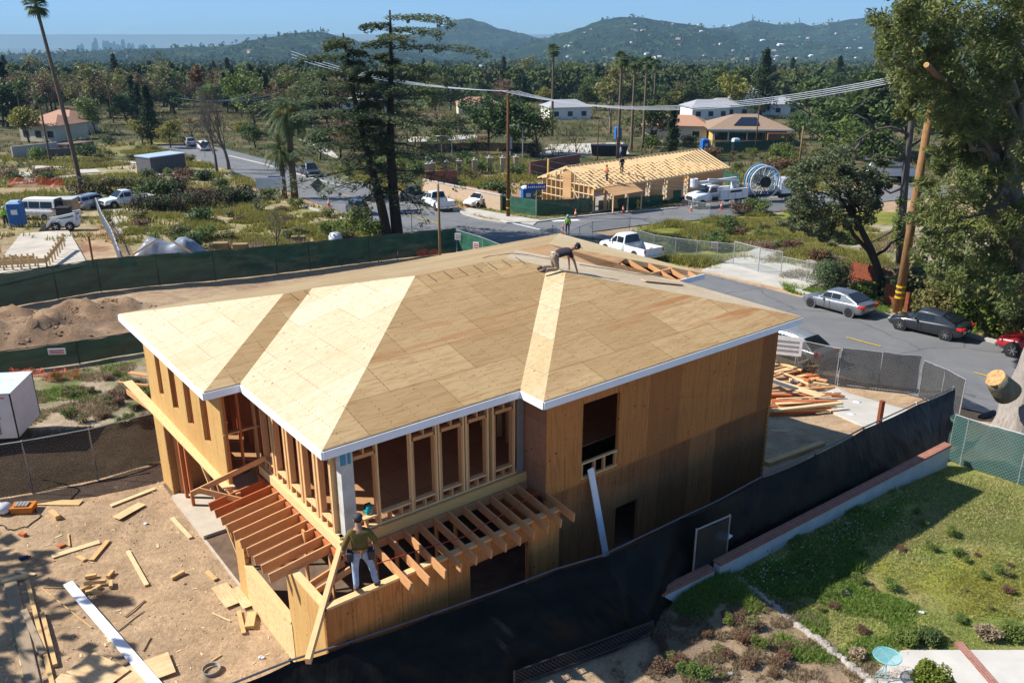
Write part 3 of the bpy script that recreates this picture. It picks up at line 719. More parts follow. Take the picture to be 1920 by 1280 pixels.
# ================================================================== FAR COUNTRY : hills, towers, valley
def sky_xz(px,py,D):
    """point seen at px,py standing D metres ahead"""
    p=at_y(px,py,D); return p
RIDGES=[ # distance, depth, silhouette px
 (2600,900,[(-400,120),(-100,112),(0,104),(90,99),(150,97),(200,95),(260,91),(300,90),(350,87),(400,86),(430,83),(470,74),(500,69),(560,61),(600,59),(640,68),(700,86),(760,98),(850,112),(950,116),(1300,126),(2400,140)]),
 (4200,1300,[(-400,150),(560,140),(640,108),(720,80),(780,62),(830,49),(862,36),(880,34),(900,40),(940,54),(975,61),(1010,71),(1040,78),(1100,92),(1200,108),(2400,120)]),
 (3100,1200,[(-400,160),(800,150),(900,110),(960,92),(1010,76),(1060,61),(1090,52),(1115,42),(1130,37),(1165,32),(1200,33),(1240,39),(1275,44),(1300,47),(1340,56),(1400,66),(1500,78),(1700,84),(2400,90)]),
 (3900,1200,[(-400,160),(1100,150),(1250,60),(1290,50),(1330,51),(1365,49),(1392,42),(1410,37),(1432,41),(1455,45),(1480,45),(1500,41),(1520,47),(1560,40),(1600,34),(1640,28),(1700,24),(1800,30),(2000,36),(2400,40)]),
]
def prof(P,x):
    if x<=P[0][0]: return P[0][1]
    for (a,b),(c,d) in zip(P,P[1:]):
        if x<=c:
            t=(x-a)/(c-a); t=t*t*(3-2*t); return b*(1-t)+d*t
    return P[-1][1]
def hz(x,y):
    base=T(x,y)-2
    px=960+F*x/(y*SC+0) if y>0 else 960
    z=base
    for D,wd,P in RIDGES:
        d=y-D
        pxx=960+F*x/(max(y,1)*SC-(-40)*SS*0)
        zr=at_y(pxx,prof(P,pxx),D).z
        if d<-wd*1.1 : continue
        t=1+d/(wd*1.1) if d<0 else max(0,1-d/wd)
        s=t**1.25 if d<0 else t
        nn=noise.fractal(Vector((x/520,y/520,D*.01)),1.0,2.1,6)
        g=1-abs(noise.noise(Vector((x/330,y/750,D*.02+5))))*1.0
        zz_=base+(zr-base)*s+ (nn*15+ (g-.92)*85)*math.sin(math.pi*min(1,max(0,s)))*.95
        z=max(z,zz_)
    return z
vs=[];fs=[];NX=420;ysh=[1300+i*34 for i in range(118)]
for yy in ysh:
    for i in range(NX+1):
        x=(-.80+1.6*i/NX)*yy; vs.append((x,yy,hz(x,yy)))
n=NX+1
for j in range(len(ysh)-1):
    for i in range(NX): fs.append((j*n+i,j*n+i+1,(j+1)*n+i+1,(j+1)*n+i))
hm,hn,hb=nt('chaparral_hill',.95,0,.05)
k=noise_(hn,geopos(hn),.011,7,.7,.3); k2=noise_(hn,geopos(hn),.05,4,.65)
c=ramp(hn,k,[(.36,(.012,.024,.013)),(.52,(.026,.045,.02)),(.62,(.06,.085,.03)),(.76,(.16,.16,.08))])
c=mixc(hn,ramp(hn,k2,[(.42,(0,0,0)),(.55,(1,1,1))]),(.008,.018,.012),c)
hn.links.new(c,hb.inputs['Base Color']); bump(hn,hb,k2,1,14)
me=bpy.data.meshes.new('hills'); me.from_pydata(vs,[],fs); me.materials.append(hm); me.polygons.foreach_set('use_smooth',[True]*len(fs))
o=bpy.data.objects.new('hills',me); COL.objects.link(o); o['kind']='structure'
# town trees over the valley and on the slopes: a far-off wood nobody could count
def blobmesh(name,pts,mat):
    vs=[];fs=[]; rr_=random.Random(5); U=rr_.uniform
    for (x,y,z,s) in pts:
        h=s*U(.8,1.5); w_=s*U(.38,.62); k=80 if y<750 else (40 if y<1200 else (16 if y<2000 else 8)); q=s*(.12 if y<750 else (.18 if y<1200 else (.28 if y<2000 else .40)))
        for i in range(k):
            th=U(0,6.283); c_=U(-1,1); r=w_*math.sqrt(1-c_*c_)*U(.7,1.05)
            cx,cy,cz=x+r*math.cos(th),y+r*math.sin(th),z+h*(.5+.5*c_)
            ax,ay,az=U(-1,1),U(-1,1),U(-1,1); bx,by,bz=U(-1,1),U(-1,1),U(-1,1)
            b=len(vs)
            vs+=[(cx+q*ax,cy+q*ay,cz+q*az),(cx+q*bx,cy+q*by,cz+q*bz),(cx-q*ax,cy-q*ay,cz-q*az),(cx-q*bx,cy-q*by,cz-q*bz)]
            fs.append((b,b+1,b+2,b+3))
    me=bpy.data.meshes.new(name); me.from_pydata(vs,[],fs); me.materials.append(mat)
    o=bpy.data.objects.new(name,me); COL.objects.link(o); return o
fw,fn,fb=nt('far_foliage',.9,0,.05)
k=noise_(fn,geopos(fn),.02,4,.7); kk=noise_(fn,geopos(fn),.4,3,.7)
c=ramp(fn,k,[(.3,(.025,.045,.02)),(.5,(.055,.08,.03)),(.62,(.10,.125,.04)),(.75,(.17,.15,.07))]); c=mixc(fn,.5,c,mixc(fn,kk,(.02,.035,.015),(.14,.16,.06)))
fn.links.new(c,fb.inputs['Base Color']); bump(fn,fb,kk,1,1.5)
rr_=random.Random(11); pts=[]
while len(pts)<23000:
    u=rr_.random(); yy=340*((1900/340)**u) if rr_.random()<.55 else rr_.uniform(1300,4200)
    x=rr_.uniform(-.78,.74)*yy
    if noise.noise(Vector((x/90,yy/90,0)))<-.28: continue
    z=max(T(x,yy),hz(x,yy)) if yy>1300 else T(x,yy)
    if yy>1300 and noise.noise(Vector((x/170,yy/170,2)))<-.05 and yy>2000: continue
    pts.append((x,yy,z-.5,rr_.uniform(4.5,9.5) if yy<1300 else (rr_.uniform(6,11) if yy<2000 else rr_.uniform(5,10))))
tag(blobmesh('wood',pts,fw),'dark green mass of trees filling the valley and the lower hill slopes','wood',kind='stuff')
# houses of the far town and hillsides
def far_house(w_,d_,h_,roofc,wallc):
    mb=MB(); mb.b2((-w_/2,-d_/2,-1),(w_/2,d_/2,h_),0); r_=.5
    A=[(-w_/2-r_,-d_/2-r_,h_),(w_/2+r_,-d_/2-r_,h_),(w_/2+r_,d_/2+r_,h_),(-w_/2-r_,d_/2+r_,h_)]; B=[(-w_/2+d_/3,0,h_+d_*.2),(w_/2-d_/3,0,h_+d_*.2)]
    mb.face([A[0],A[1],B[1],B[0]],1);mb.face([A[2],A[3],B[0],B[1]],1);mb.face([A[1],A[2],B[1]],1);mb.face([A[3],A[0],B[0]],1)
    for i in range(3):
        x=-w_/2+w_*(i+.5)/3; mb.b2((x-.7,-d_/2-.05,1),(x+.7,-d_/2,2.3),2)
    return mb.mesh('house',[wallc,roofc,glass('dark_window')])
wc=[flat('wall_white',(.78,.76,.72)),flat('wall_cream',(.68,.58,.44)),flat('wall_grey',(.45,.46,.48))]
rc=[flat('roof_grey',(.32,.32,.34)),flat('roof_tile',(.40,.22,.14)),flat('roof_white',(.75,.75,.74)),flat('roof_brown',(.22,.17,.13))]
protos=[far_house(14,9,4,rc[0],wc[0]),far_house(18,10,4,rc[1],wc[1]),far_house(26,16,5,rc[2],wc[0]),far_house(12,9,6,rc[3],wc[1]),far_house(15,9,4,rc[2],wc[2]),far_house(34,18,7,rc[2],wc[0])]
for i in range(170):
    q=rr_.random()
    if q<.45: px,py=rr_.uniform(-20,1640),rr_.uniform(118,150)
    elif q<.65: px,py=rr_.uniform(860,1640),rr_.uniform(136,165)
    else: px,py=rr_.uniform(1060,1640),rr_.uniform(48,118)
    if q<.65: p=G(px,py); 
    else:
        r=ray(px,py); p=None
        for d in range(1400,5000,12):
            w_=r*d
            if 14+w_.z<hz(w_.x,w_.y): p=Vector((w_.x,w_.y,hz(w_.x,w_.y))); break
        if not p: continue
    if p.y>4600 or p.y<300: continue
    if p.y>1300: p.z=max(p.z,hz(p.x,p.y))
    me=protos[rr_.randrange(4)]
    o=bpy.data.objects.new('house',me); COL.objects.link(o); o.location=(p.x,p.y,p.z+(1.5 if q<.65 else 3)); o.rotation_euler=(0,0,rr_.uniform(-.6,.6)+(1.57 if rr_.random()<.3 else 0))
    s_=rr_.uniform(.45,.8) if p.y>1500 else .85; o.scale=(s_,s_,s_)
    if q<.65: tag(o,'small pale house among the trees of the far valley town','house','houses of the valley town')
    else: tag(o,'small pale house standing on the far hillside','house','houses on the far hills')
# city skyline
TW=[(153,82,5),(160,80,6),(166,77,6),(172,79,5),(178,71,5.5),(187,77,7),(193,84,6),(202,82,6),(208,81,7),(216,74,6),(222,82,4),(232,84,6),(240,83,5),(250,85,7),(262,86,7),(228,85,5),(147,85,6),(28,92,5),(198,86,5)]
twm=flat('tower_haze_grey',(.05,.065,.09),.5)
words=['tallest tower of the city skyline','square tower right of the main skyline group']
DT=7000
for i,(px,py,wp) in enumerate(TW):
    top=at_y(px,py,DT); bot=at_y(px,99,DT); w_=wp/F*DT
    mb=MB(); h_=top.z-bot.z+60
    mb.b2((-w_/2,-w_/2,0),(w_/2,w_/2,h_*.86)); mb.b2((-w_*.38,-w_*.38,h_*.86),(w_*.38,w_*.38,h_*.96)); mb.b2((-w_*.2,-w_*.2,h_*.96),(w_*.2,w_*.2,h_))
    for k in range(3): mb.b2((-w_/2-2,-w_/2-2,h_*(.25+.2*k)),(w_/2+2,w_/2+2,h_*(.26+.2*k)))
    o=obj('skyscraper',mb,twm,loc=(top.x,DT+(i%4)*130,bot.z-60),rz=.2)
    tag(o,'hazy blue skyscraper of the far city skyline' if i not in (4,9) else ('tallest thin tower in the left cluster of the far skyline' if i==4 else 'tallest tower in the right cluster of the far skyline'),'skyscraper','towers of the far city')
# masts on the right-hand hills
for px,py,ht_ in ((1411,37,10),(1499,40,7),(601,57,7)):
    b=at_y(px,py+2,3900 if px>1000 else 2600); t=at_y(px,py-ht_,b.y)
    mb=MB(); mb.tube([b,t],[2.2,1.0],4)
    tag(obj('radio_mast',mb,twm),{1411:'radio mast on the rounded summit of the right-hand hills',1499:'radio mast on the low knoll right of the rounded summit',601:'thin mast on the crest of the left hill'}[px],'mast')
# haze: an even volume of air
mb=MB(); mb.b2((-14000,-70,-640),(14000,12500,420))
hzm=bpy.data.materials.new('haze_air'); hzm.use_nodes=True; q=hzm.node_tree; q.nodes.remove(q.nodes['Principled BSDF'])
pv=q.nodes.new('ShaderNodeVolumePrincipled'); pv.inputs['Density'].default_value=.00009; pv.inputs['Color'].default_value=(.42,.72,1,1); pv.inputs['Anisotropy'].default_value=0
q.links.new(pv.outputs[0],q.nodes['Material Output'].inputs['Volume'])
o=obj('haze',mb,hzm); o['kind']='stuff'
# ================================================================== TREES
def leaves_into(vs,fs,rg,c,rad,n,size,flatz=1.0,up=0.0,asp=.55):
    U=rg.uniform
    for _ in range(n):
        while True:
            a,b,d=U(-1,1),U(-1,1),U(-1,1)
            if a*a+b*b+d*d<1: break
        x,y,z=c[0]+a*rad[0],c[1]+b*rad[1],c[2]+d*rad[2]
        th=U(0,6.283); ph=U(-1,1)*flatz
        ax,ay,az=math.cos(th),math.sin(th),ph
        l=size*U(.6,1.3)/math.sqrt(1+ph*ph)
        ax*=l;ay*=l;az*=l
        th2=th+1.57; ph2=U(-1,1)*flatz; w_=size*asp*U(.6,1.2)
        bx,by,bz=math.cos(th2)*w_,math.sin(th2)*w_,ph2*w_
        k=len(vs)
        vs+=[(x-ax,y-ay,z-az),(x+bx,y+by,z+bz),(x+ax,y+ay,z+az),(x-bx,y-by,z-bz)]
        fs.append((k,k+1,k+2,k+3))
def grow(seed,h,r0,lean=(0,0),fork=.35,levels=3,spread=.8,nb=4,up=.25,gn=.12,first=None):
    """branching skeleton -> (trunk builder, tips)"""
    rg=random.Random(seed); mb=MB(); tips=[]
    def br(p,d,L,r,lv):
        n=4; pts=[p]; rad=[r]; q=Vector(p); dd=Vector(d)
        for i in range(n):
            dd=(dd+Vector((rg.uniform(-gn,gn),rg.uniform(-gn,gn),rg.uniform(-gn,gn)+up*.12))).normalized()
            q=q+dd*(L/n); pts.append(q.copy()); rad.append(r*(1-.55*(i+1)/n))
        mb.tube(pts,rad,7 if lv==0 else (5 if lv==1 else 4))
        if lv>=levels: tips.append((q,lv)); return
        if lv>=1: tips.append((pts[3],lv+.5))
        k=nb+(1 if rg.random()<.5 else 0)
        for j in range(k):
            t=fork+(1-fork)*(j+.5)/k if lv==0 else .35+.65*(j+.7)/k
            idx=min(n,max(1,int(round(t*n)))); base=pts[idx]
            a=2.4*j+rg.uniform(-.5,.5)+seed
            nd=(dd*(1-spread*.6)+Vector((math.cos(a),math.sin(a),0))*spread+Vector((0,0,up))).normalized()
            br(base,nd,L*rg.uniform(.5,.75) if lv==0 else L*rg.uniform(.5,.72),rad[idx]*.62,lv+1)
        br(q,(dd+Vector((0,0,.2))).normalized(),L*.5,r*.42,lv+1)
    d0=Vector((lean[0],lean[1],1)).normalized()
    br(Vector((0,0,-.3)),d0,first or h*.45,r0,0)
    return mb,tips,rg
def leafmesh(name,vs,fs,mat):
    me=bpy.data.meshes.new(name); me.from_pydata(vs,[],fs); me.materials.append(mat); return me
def broad_tree(seed,h,leafm,barkm,dens=26,size=.28,crown=1.1,levels=2,lean=(0,0),spread=.8,nb=4,r0=.25,first=None,up=.25,fork=.35,gn=.12):
    tb,tips,rg=grow(seed,h,r0,lean,fork,levels,spread,nb,up,gn,first)
    zt=max(t[0].z for t in tips); s=h/(zt+crown*.6)
    tb.v=[(x*s,y*s,z*s) for x,y,z in tb.v]
    vs=[];fs=[]
    for (p,lv) in tips:
        p=p*s; c=crown*rg.uniform(.7,1.25)
        leaves_into(vs,fs,rg,p,(c,c,c*.7),int(dens*rg.uniform(.6,1.3)),size)
    return tb,(vs,fs)
def make_tree(kind,tb,lv,barkm,leafm,loc=(0,0,0),label=None,cat='tree',group=None):
    t=empty(kind,loc,0,label,cat,group)
    obj('trunk',tb,barkm,t,smooth=True)
    if lv and lv[1]: obj('crown',leafmesh('crown',lv[0],lv[1],leafm),None,t)
    return t
bk=bark('bark_grey_brown',(.16,.125,.10)); bkd=bark('bark_dark',(.065,.05,.042)); bkl=bark('bark_pale',(.30,.25,.20)); palmb=bark('palm_trunk',(.20,.15,.11))
L_green=leafmat('leaf_mid_green',(.065,.115,.025),(.14,.195,.04)); L_dark=leafmat('leaf_dark_green',(.035,.065,.022),(.08,.125,.035)); L_olive=leafmat('leaf_olive',(.10,.115,.04),(.19,.19,.07))
L_yell=leafmat('leaf_yellow_green',(.12,.15,.025),(.22,.22,.04)); L_euc=leafmat('leaf_eucalyptus',(.055,.095,.02),(.17,.18,.06),var=0,trans=.35); L_con=leafmat('needle_blue_green',(.045,.075,.035),(.11,.135,.065),var=0)
L_brown=leafmat('leaf_scorched',(.10,.055,.035),(.16,.10,.06)); L_palm=leafmat('palm_frond',(.035,.065,.018),(.08,.11,.03),var=0); L_cyp=leafmat('leaf_cypress',(.02,.038,.016),(.04,.065,.025)); L_oak=leafmat('leaf_oak',(.055,.075,.035),(.13,.15,.075),var=0)
P={}
P['a']=make_tree('broadleaf_tree',*broad_tree(1,11,L_green,bk,dens=60,size=.34,crown=1.5),bk,L_green)
P['b']=make_tree('broadleaf_tree',*broad_tree(2,10,L_dark,bkd,dens=70,size=.34,crown=1.6,spread=1.0),bkd,L_dark)
P['c']=make_tree('broadleaf_tree',*broad_tree(5,9,L_yell,bk,dens=50,size=.32,crown=1.35),bk,L_yell)
P['d']=make_tree('broadleaf_tree',*broad_tree(8,13,L_olive,bkl,dens=42,size=.33,crown=1.3,spread=.6),bkl,L_olive)
P['e']=make_tree('scorched_tree',*broad_tree(13,10,L_brown,bkd,dens=26,size=.26,crown=1.3,nb=4),bkd,L_brown)
P['f']=make_tree('bare_tree',*broad_tree(21,11,None,bkd,dens=0,levels=4,nb=3,gn=.2,spread=.7,r0=.24),bkd,None)
def cypress(seed,h,w_,mat,cone=.9):
    rg=random.Random(seed); tb=MB(); tb.tube([(0,0,-.3),(0,0,h*.95)],[.25,.04],6); vs=[];fs=[]
    n=int(h*9)
    for i in range(n):
        z=h*(.12+.88*i/n); r=w_*(1-(z/h)**1.3*cone)*rg.uniform(.6,1.15)+.1; a=rg.uniform(0,6.28)
        leaves_into(vs,fs,rg,(r*.6*math.cos(a),r*.6*math.sin(a),z),(r*.6+.2,r*.6+.2,.6),26,.30,1.0)
    return tb,(vs,fs)
P['g']=make_tree('conifer_tree',*cypress(4,13,2.9,L_cyp),bkd,L_cyp)
P['h']=make_tree('cypress_tree',*cypress(9,11,1.5,L_cyp,.7),bkd,L_cyp)
P['p']=make_tree('pine_tree',*broad_tree(31,15,L_con,bkd,dens=60,size=.3,crown=1.6,spread=.9,up=.1,nb=5,r0=.3,fork=.25,first=11),bkd,L_con)
def fan_palm(seed,h,r=.22,cr=1.5,nf=46,lean=(0,0),skirt=True):
    rg=random.Random(seed); tb=MB(); pts=[Vector((lean[0]*(t**1.3),lean[1]*(t**1.3),h*t-.3*(1-t))) for t in [i/8 for i in range(9)]]
    tb.tube(pts,[r*(1.25-.5*i/8) for i in range(9)],8); top=pts[-1]; vs=[];fs=[]
    for i in range(nf):
        a=rg.uniform(0,6.28); el=rg.uniform(-.9,1.3) if skirt else rg.uniform(-.4,1.3); L=cr*rg.uniform(.75,1.05)
        d=Vector((math.cos(a)*math.cos(el),math.sin(a)*math.cos(el),math.sin(el))); s=Vector((-math.sin(a),math.cos(a),0)); u=d.cross(s)
        st=top+d*L*.45; nl=11
        k=len(vs); vs+= [tuple(top+s*.02),tuple(top-s*.02),tuple(st-s*.02),tuple(st+s*.02)]; fs.append((k,k+1,k+2,k+3))
        for j in range(nl):
            b=-1.25+2.5*j/(nl-1); dd=(d*math.cos(b)+s*math.sin(b)); e=st+dd*L*.55-Vector((0,0,L*.22*rg.uniform(.4,1.2))); w_=u.cross(dd).normalized()*.035*cr
            m_=st+dd*L*.3
            k=len(vs); vs+=[tuple(st),tuple(m_+w_),tuple(e),tuple(m_-w_)]; fs.append((k,k+1,k+2,k+3))
    return tb,(vs,fs)
def date_palm(seed,h,L=3.4,r=.38,nf=64):
    rg=random.Random(seed); tb=MB(); tb.tube([(0,0,-.3),(0,0,h*.5),(0,0,h-.9),(0,0,h-.2)],[r*1.1,r*.85,r*.95,r*1.5],10); vs=[];fs=[]
    for i in range(60):   # stubs of cut fronds
        a=2.4*i; z=h-2.6+2.5*i/60; q=r*(1+.25*i/60)
        tb.beam((q*.8*math.cos(a),q*.8*math.sin(a),z),(q*1.5*math.cos(a),q*1.5*math.sin(a),z+.22),.12,.05)
    top=Vector((0,0,h))
    for i in range(nf):
        a=2.399*i; el=1.35-1.75*(i/nf)+rg.uniform(-.1,.1); n=9
        d=Vector((math.cos(a)*math.cos(el),math.sin(a)*math.cos(el),math.sin(el))); p=top.copy(); LL=L*rg.uniform(.85,1.05); prev=p.copy()
        s=Vector((-math.sin(a),math.cos(a),0))
        for j in range(n):
            d=(d-Vector((0,0,.155+.08*(j/n)))).normalized(); q=prev+d*LL/n; u=s.cross(d)
            k=len(vs); w2=.03; vs+=[tuple(prev-s*w2),tuple(prev+s*w2),tuple(q+s*w2),tuple(q-s*w2)]; fs.append((k,k+1,k+2,k+3))
            if j>0:
                for m_ in range(4):
                    b=prev.lerp(q,m_/4)
                    for sg in (-1,1):
                        ll=LL*.17*(1-.5*abs(j/n-.4)); e=b+s*sg*ll*.85+d*ll*.55-Vector((0,0,ll*.25)); wv=d*.022*LL/2
                        k=len(vs); vs+=[tuple(b-wv),tuple(b+wv),tuple(e)]; fs.append((k,k+1,k+2))
            prev=q
    return tb,(vs,fs)
P['q']=make_tree('fan_palm',*fan_palm(3,17,.26,1.9),palmb,L_palm)
P['r']=make_tree('fan_palm',*fan_palm(6,13,.26,1.8),palmb,L_palm)
def shrub(seed,r,h,n,size,mat,stems=7,barkm=None,name='shrub'):
    rg=random.Random(seed); tb=MB(); vs=[];fs=[]
    for i in range(stems):
        a=rg.uniform(0,6.28); e=Vector((r*.8*math.cos(a)*rg.random(),r*.8*math.sin(a)*rg.random(),h*rg.uniform(.5,.95))); tb.tube([(0,0,-.1),e*.5+Vector((rg.uniform(-.1,.1),0,0)),e],[.035,.02,.01],4)
        leaves_into(vs,fs,rg,e,(r*.5,r*.5,h*.35),n//stems,size)
    leaves_into(vs,fs,rg,(0,0,h*.4),(r,r,h*.45),n//3,size)
    t=empty(name,(0,0,0)); obj('stems',tb,barkm or bkd,t); obj('foliage',leafmesh('foliage',vs,fs,mat),None,t); return t
P['s1']=shrub(1,1.0,1.1,900,.09,L_green); P['s2']=shrub(2,.8,.8,700,.08,L_olive); P['s3']=shrub(3,.9,.8,700,.09,L_brown); P['s4']=shrub(4,1.1,1.2,900,.10,L_dark)
used_first=set()
def place(key,loc,s=1.0,rz=None,label=None,cat='tree',group=None,sz=None,dz=-.1,lean=0):
    src=P[key]
    if key in used_first: t=copy_tree(src)
    else: t=src; used_first.add(key)
    t.location=(loc[0],loc[1],loc[2]+dz); t.rotation_euler=(lean,0,rnd()*6.28 if rz is None else rz); t.scale=(s,s,s*(sz or 1))
    for k in ('label','category','group'):
        if k in t: del t[k]
    return tag(t,label,cat,group)
NM={'a':'mid green broad tree','b':'dark green rounded tree','c':'yellow-green small tree','d':'pale-barked olive green tree','e':'brown fire-scorched tree','f':'leafless dark tree','g':'dark pointed conifer','h':'narrow dark cypress','p':'tall blue-green pine','q':'tall fan palm','r':'fan palm with shaggy crown'}
def tree_px(key,px,py,top=None,where='',s=None,group=None,D=None,label=None,cat=None):
    """foot seen at px,py ; top = row of its tip, which gives the height"""
    p=G(px,py); hbase={'a':11,'b':10,'c':9,'d':13,'e':10,'f':11,'g':13,'h':11,'p':15,'q':18,'r':14}[key]
    if top is not None:
        t=at_y(px,top,p.y); s=(t.z-p.z)/hbase
    return place(key,p,s or 1,None,label or (NM[key]+' '+where),cat or ('palm' if key in 'qr' else 'tree'),group)
# belt of trees between the lots and the valley -------------------------------------------
rb=random.Random(42)
def belt(n,xr,yr,keys,group,where,smin=.7,smax=1.15,avoid=()):
    for i in range(n):
        px,py=rb.uniform(*xr),rb.uniform(*yr)
        if any(a<px<b and c<py<d for a,b,c,d in avoid): continue
        k=rb.choice(keys); place(k,G(px,py),rb.uniform(smin,smax),None,NM[k]+' '+where,'palm' if k in 'qr' else 'tree',group)
belt(105,(-60,1700),(164,188),'abbbdpgggeha','trees of the valley belt','in the wooded belt where the valley begins',.9,1.4)
belt(150,(-60,640),(186,240),'aabbcdeeghbd','trees behind the left lots','in the thick belt behind the left-hand lots',.8,1.25,avoid=((60,170,215,260),(350,470,225,260)))
belt(85,(620,1500),(180,214),'abbdeghfcb','trees behind the middle lots','among the houses behind the middle lots',.6,1.05,avoid=((1290,1500,196,240),))
belt(14,(640,860),(225,300),'eabfd','trees beneath the cedars','in the scrubby ground beneath and behind the twin cedars',.45,.7)
# trees one can pick out
for a in (('c',55,268,195,'at the far left edge of the lots'),('a',180,252,178,'behind the pale leaning palm'),('c',268,272,222,'left of the small grey shed'),('g',285,272,160,'rising behind the yellow-green trees left of centre'),('c',320,278,222,'just behind the small grey shed'),('p',35,215,158,'at the far left before the valley'),
          ('c',455,262,225,'beyond the bend of the street'),('b',480,278,226,'with a flat crown over the bend of the street'),('e',362,268,215,'with reddish leaves beside the distant street'),('h',247,215,150,'near the left fan palms'),
          ('b',915,282,180,'left of the dark round tree by the street pole'),('b',960,292,172,'behind the straight utility pole'),('a',1010,290,190,'right of the straight utility pole'),
          ('d',1145,250,105,'behind the row of fan palms'),('b',1215,272,180,'under the row of fan palms'),('h',1258,292,190,'with ivy-clad trunk right of the fan palms'),('b',1350,215,120,'left of the pointed conifer'),('g',1425,222,93,'tallest near the yellow house'),('c',1375,218,137,'between the two tall dark trees above the yellow house'),
          ('f',1080,300,225,'bare and spreading before the dark dumpster'),('e',640,300,215,'behind the twin cedars'),('a',665,292,230,'beneath the twin cedars'),('b',690,270,200,'far behind the twin cedars'),('e',830,262,200,'right of the twin cedars far off'),('b',600,300,235,'right of the date palm'),
          ('b',1520,235,140,'left of the big evergreen mass'),('a',820,225,150,'beyond the twin cedars')):
    tree_px(a[0],a[1],a[2],a[3],a[4])
for px,py,top,w_ in ((1035,255,85,'tall slim fan palm standing alone above the valley town'),(1158,300,98,'first and thickest fan palm from the left in the row'),(1183,285,108,'second fan palm in the row of four'),(1205,278,107,'third fan palm in the row of four'),(1223,248,113,'last fan palm at the right end of the row'),(45,245,168,'shaggy fan palm at the left edge before the dark trees'),(95,306,178,'slim fan palm left of the big leaning palm'),(213,230,148,'yellowish fan palm top standing above dark trees'),(530,240,150,'fan palm half hidden behind the date palm')):
    tree_px('q',px,py,top,label=w_)
# evergreen mass behind the oak at right
for i,(px,py,top,k) in enumerate(((1570,300,170,'b'),(1610,290,120,'b'),(1660,300,110,'b'),(1540,282,190,'b'),(1700,290,130,'a'),(1590,330,215,'a'),(1640,340,225,'b'),(1500,262,205,'b'),(1760,320,140,'b'),(1840,330,150,'a'),(1900,330,120,'b'))):
    tree_px(k,px,py,top,'in the big evergreen mass behind the oak',group='evergreens behind the oak')
# tall leaning palm
b=G(156,368); t=at_y(66,4,b.y)
lp=make_tree('fan_palm',*fan_palm(12,(t.z-b.z)*.985,.24,1.75,60,lean=(t.x-b.x,0)),palmb,L_palm,loc=b,label='very tall thin palm leaning left over the lots',cat='palm')
# date palms
b=G(553,372); t=at_y(553,205,b.y)
make_tree('date_palm',*date_palm(2,(t.z-b.z)-.6,3.7,.42,84),palmb,L_palm,loc=b,label='big date palm with arching fronds and orange fruit stalks by the street',cat='palm')
fb_=MB(); 
for i in range(26):
    a=i*1.3; q=Vector((math.cos(a)*.5,math.sin(a)*.5,0)); fb_.tube([Vector((0,0,t.z-b.z-.1)),Vector((0,0,t.z-b.z))+q*1.1,Vector((0,0,t.z-b.z-.5))+q*1.9],[.05,.07,.09],5)
obj('fruit_stalks',fb_,flat('orange_fruit',(.55,.22,.02)),[o for o in COL.objects if o.get('label','').startswith('big date palm')][0])
b=G(545,372); t=at_y(543,282,b.y)
make_tree('date_palm',*date_palm(5,(t.z-b.z),3.0,.33,40),palmb,L_palm,loc=b+Vector((-.6,-.4,0)),label='small date palm at the foot of the big one',cat='palm')
# bare trees by the bend
for (px,py,top,sd,lab) in ((408,325,150,3,'big leafless tree with many upright limbs'),(430,318,128,7,'taller leafless tree with a few orange leaves at its tip')):
    b=G(px,py); t=at_y(px,top,b.y)
    tb,tips,rg=grow(sd,10,.3,(0.02,0),.4,4,.42,4,.55,.14,6)
    zt=max(q[0].z for q in tips); s=(t.z-b.z)/zt; tb.v=[(x*s,y*s,z*s) for x,y,z in tb.v]
    vs=[];fs=[]
    if sd==7:
        for q,_ in tips:
            if q.z>zt*.9: leaves_into(vs,fs,rg,q*s,(.5,.5,.8),14,.22)
    make_tree('bare_tree',tb,(vs,fs),bark('bark_ash',(.20,.165,.14)),L_brown,b,lab,'tree')
# twin deodar cedars
def cedar(seed,h,side,lean,r0):
    h=float(h)
    rg=random.Random(seed); tb=MB(); vs=[];fs=[]
    spine=[Vector((-lean*t**1.3+ .25*math.sin(t*5+seed),.1*math.sin(t*7),h*t-.3)) for t in [i/16 for i in range(17)]]
    tb.tube(spine,[r0*(1-.9*(i/16)**1.1)+.03 for i in range(17)],9)
    nb=31
    for i in range(nb):
        t=.22+.77*i/nb; f=t*16; k=int(f); p=spine[k].lerp(spine[min(16,k+1)],f-k)
        a=2.399*i+seed; 
        sdv=math.cos(a)*side
        L=h*.34*(1-.38*((t-.22)/.78)**2)*rg.uniform(.5,1.15)*(1+.62*sdv)
        if t<.45: L*=rg.uniform(.5,1.2)
        d=Vector((math.cos(a),math.sin(a),.22 if t>.5 else .05)).normalized(); pts=[p]; q=p.copy(); n=7
        for j in range(n):
            d=(d+Vector((rg.uniform(-.12,.12),rg.uniform(-.12,.12),-.07))).normalized(); q=q+d*L/n; pts.append(q.copy())
        tb.tube(pts,[.11*(1-t)+.035]+[(.085*(1-t)+.025)*(1-.8*(j+1)/n) for j in range(n)],4)
        if t<.42 and rg.random()<.35: continue
        for j in range(1,n+1):
            wd=L*.30*math.sin(math.pi*min(1,(j+.6)/(n+1)))+.25
            leaves_into(vs,fs,rg,pts[j]-Vector((0,0,.05)),(wd,wd,.26),int((26+wd*62)*(.45 if t<.48 else 1)),.16,.5,.40)
            for e in range(1): # drooping sprays
                o_=Vector((rg.uniform(-wd,wd),rg.uniform(-wd,wd),-.3)); leaves_into(vs,fs,rg,pts[j]+o_,(.3,.3,.22),14,.14,1.2,.35)
    return tb,(vs,fs)
b=G(745,443); t=at_y(735,12,b.y); hh=t.z-b.z
make_tree('cedar_tree',*cedar(3,hh,.9,.0,.52),bkd,L_con,b,'taller cedar of the twin pair, with flat ragged boughs above the street','tree')
b2=G(733,443); t2=at_y(690,55,b2.y)
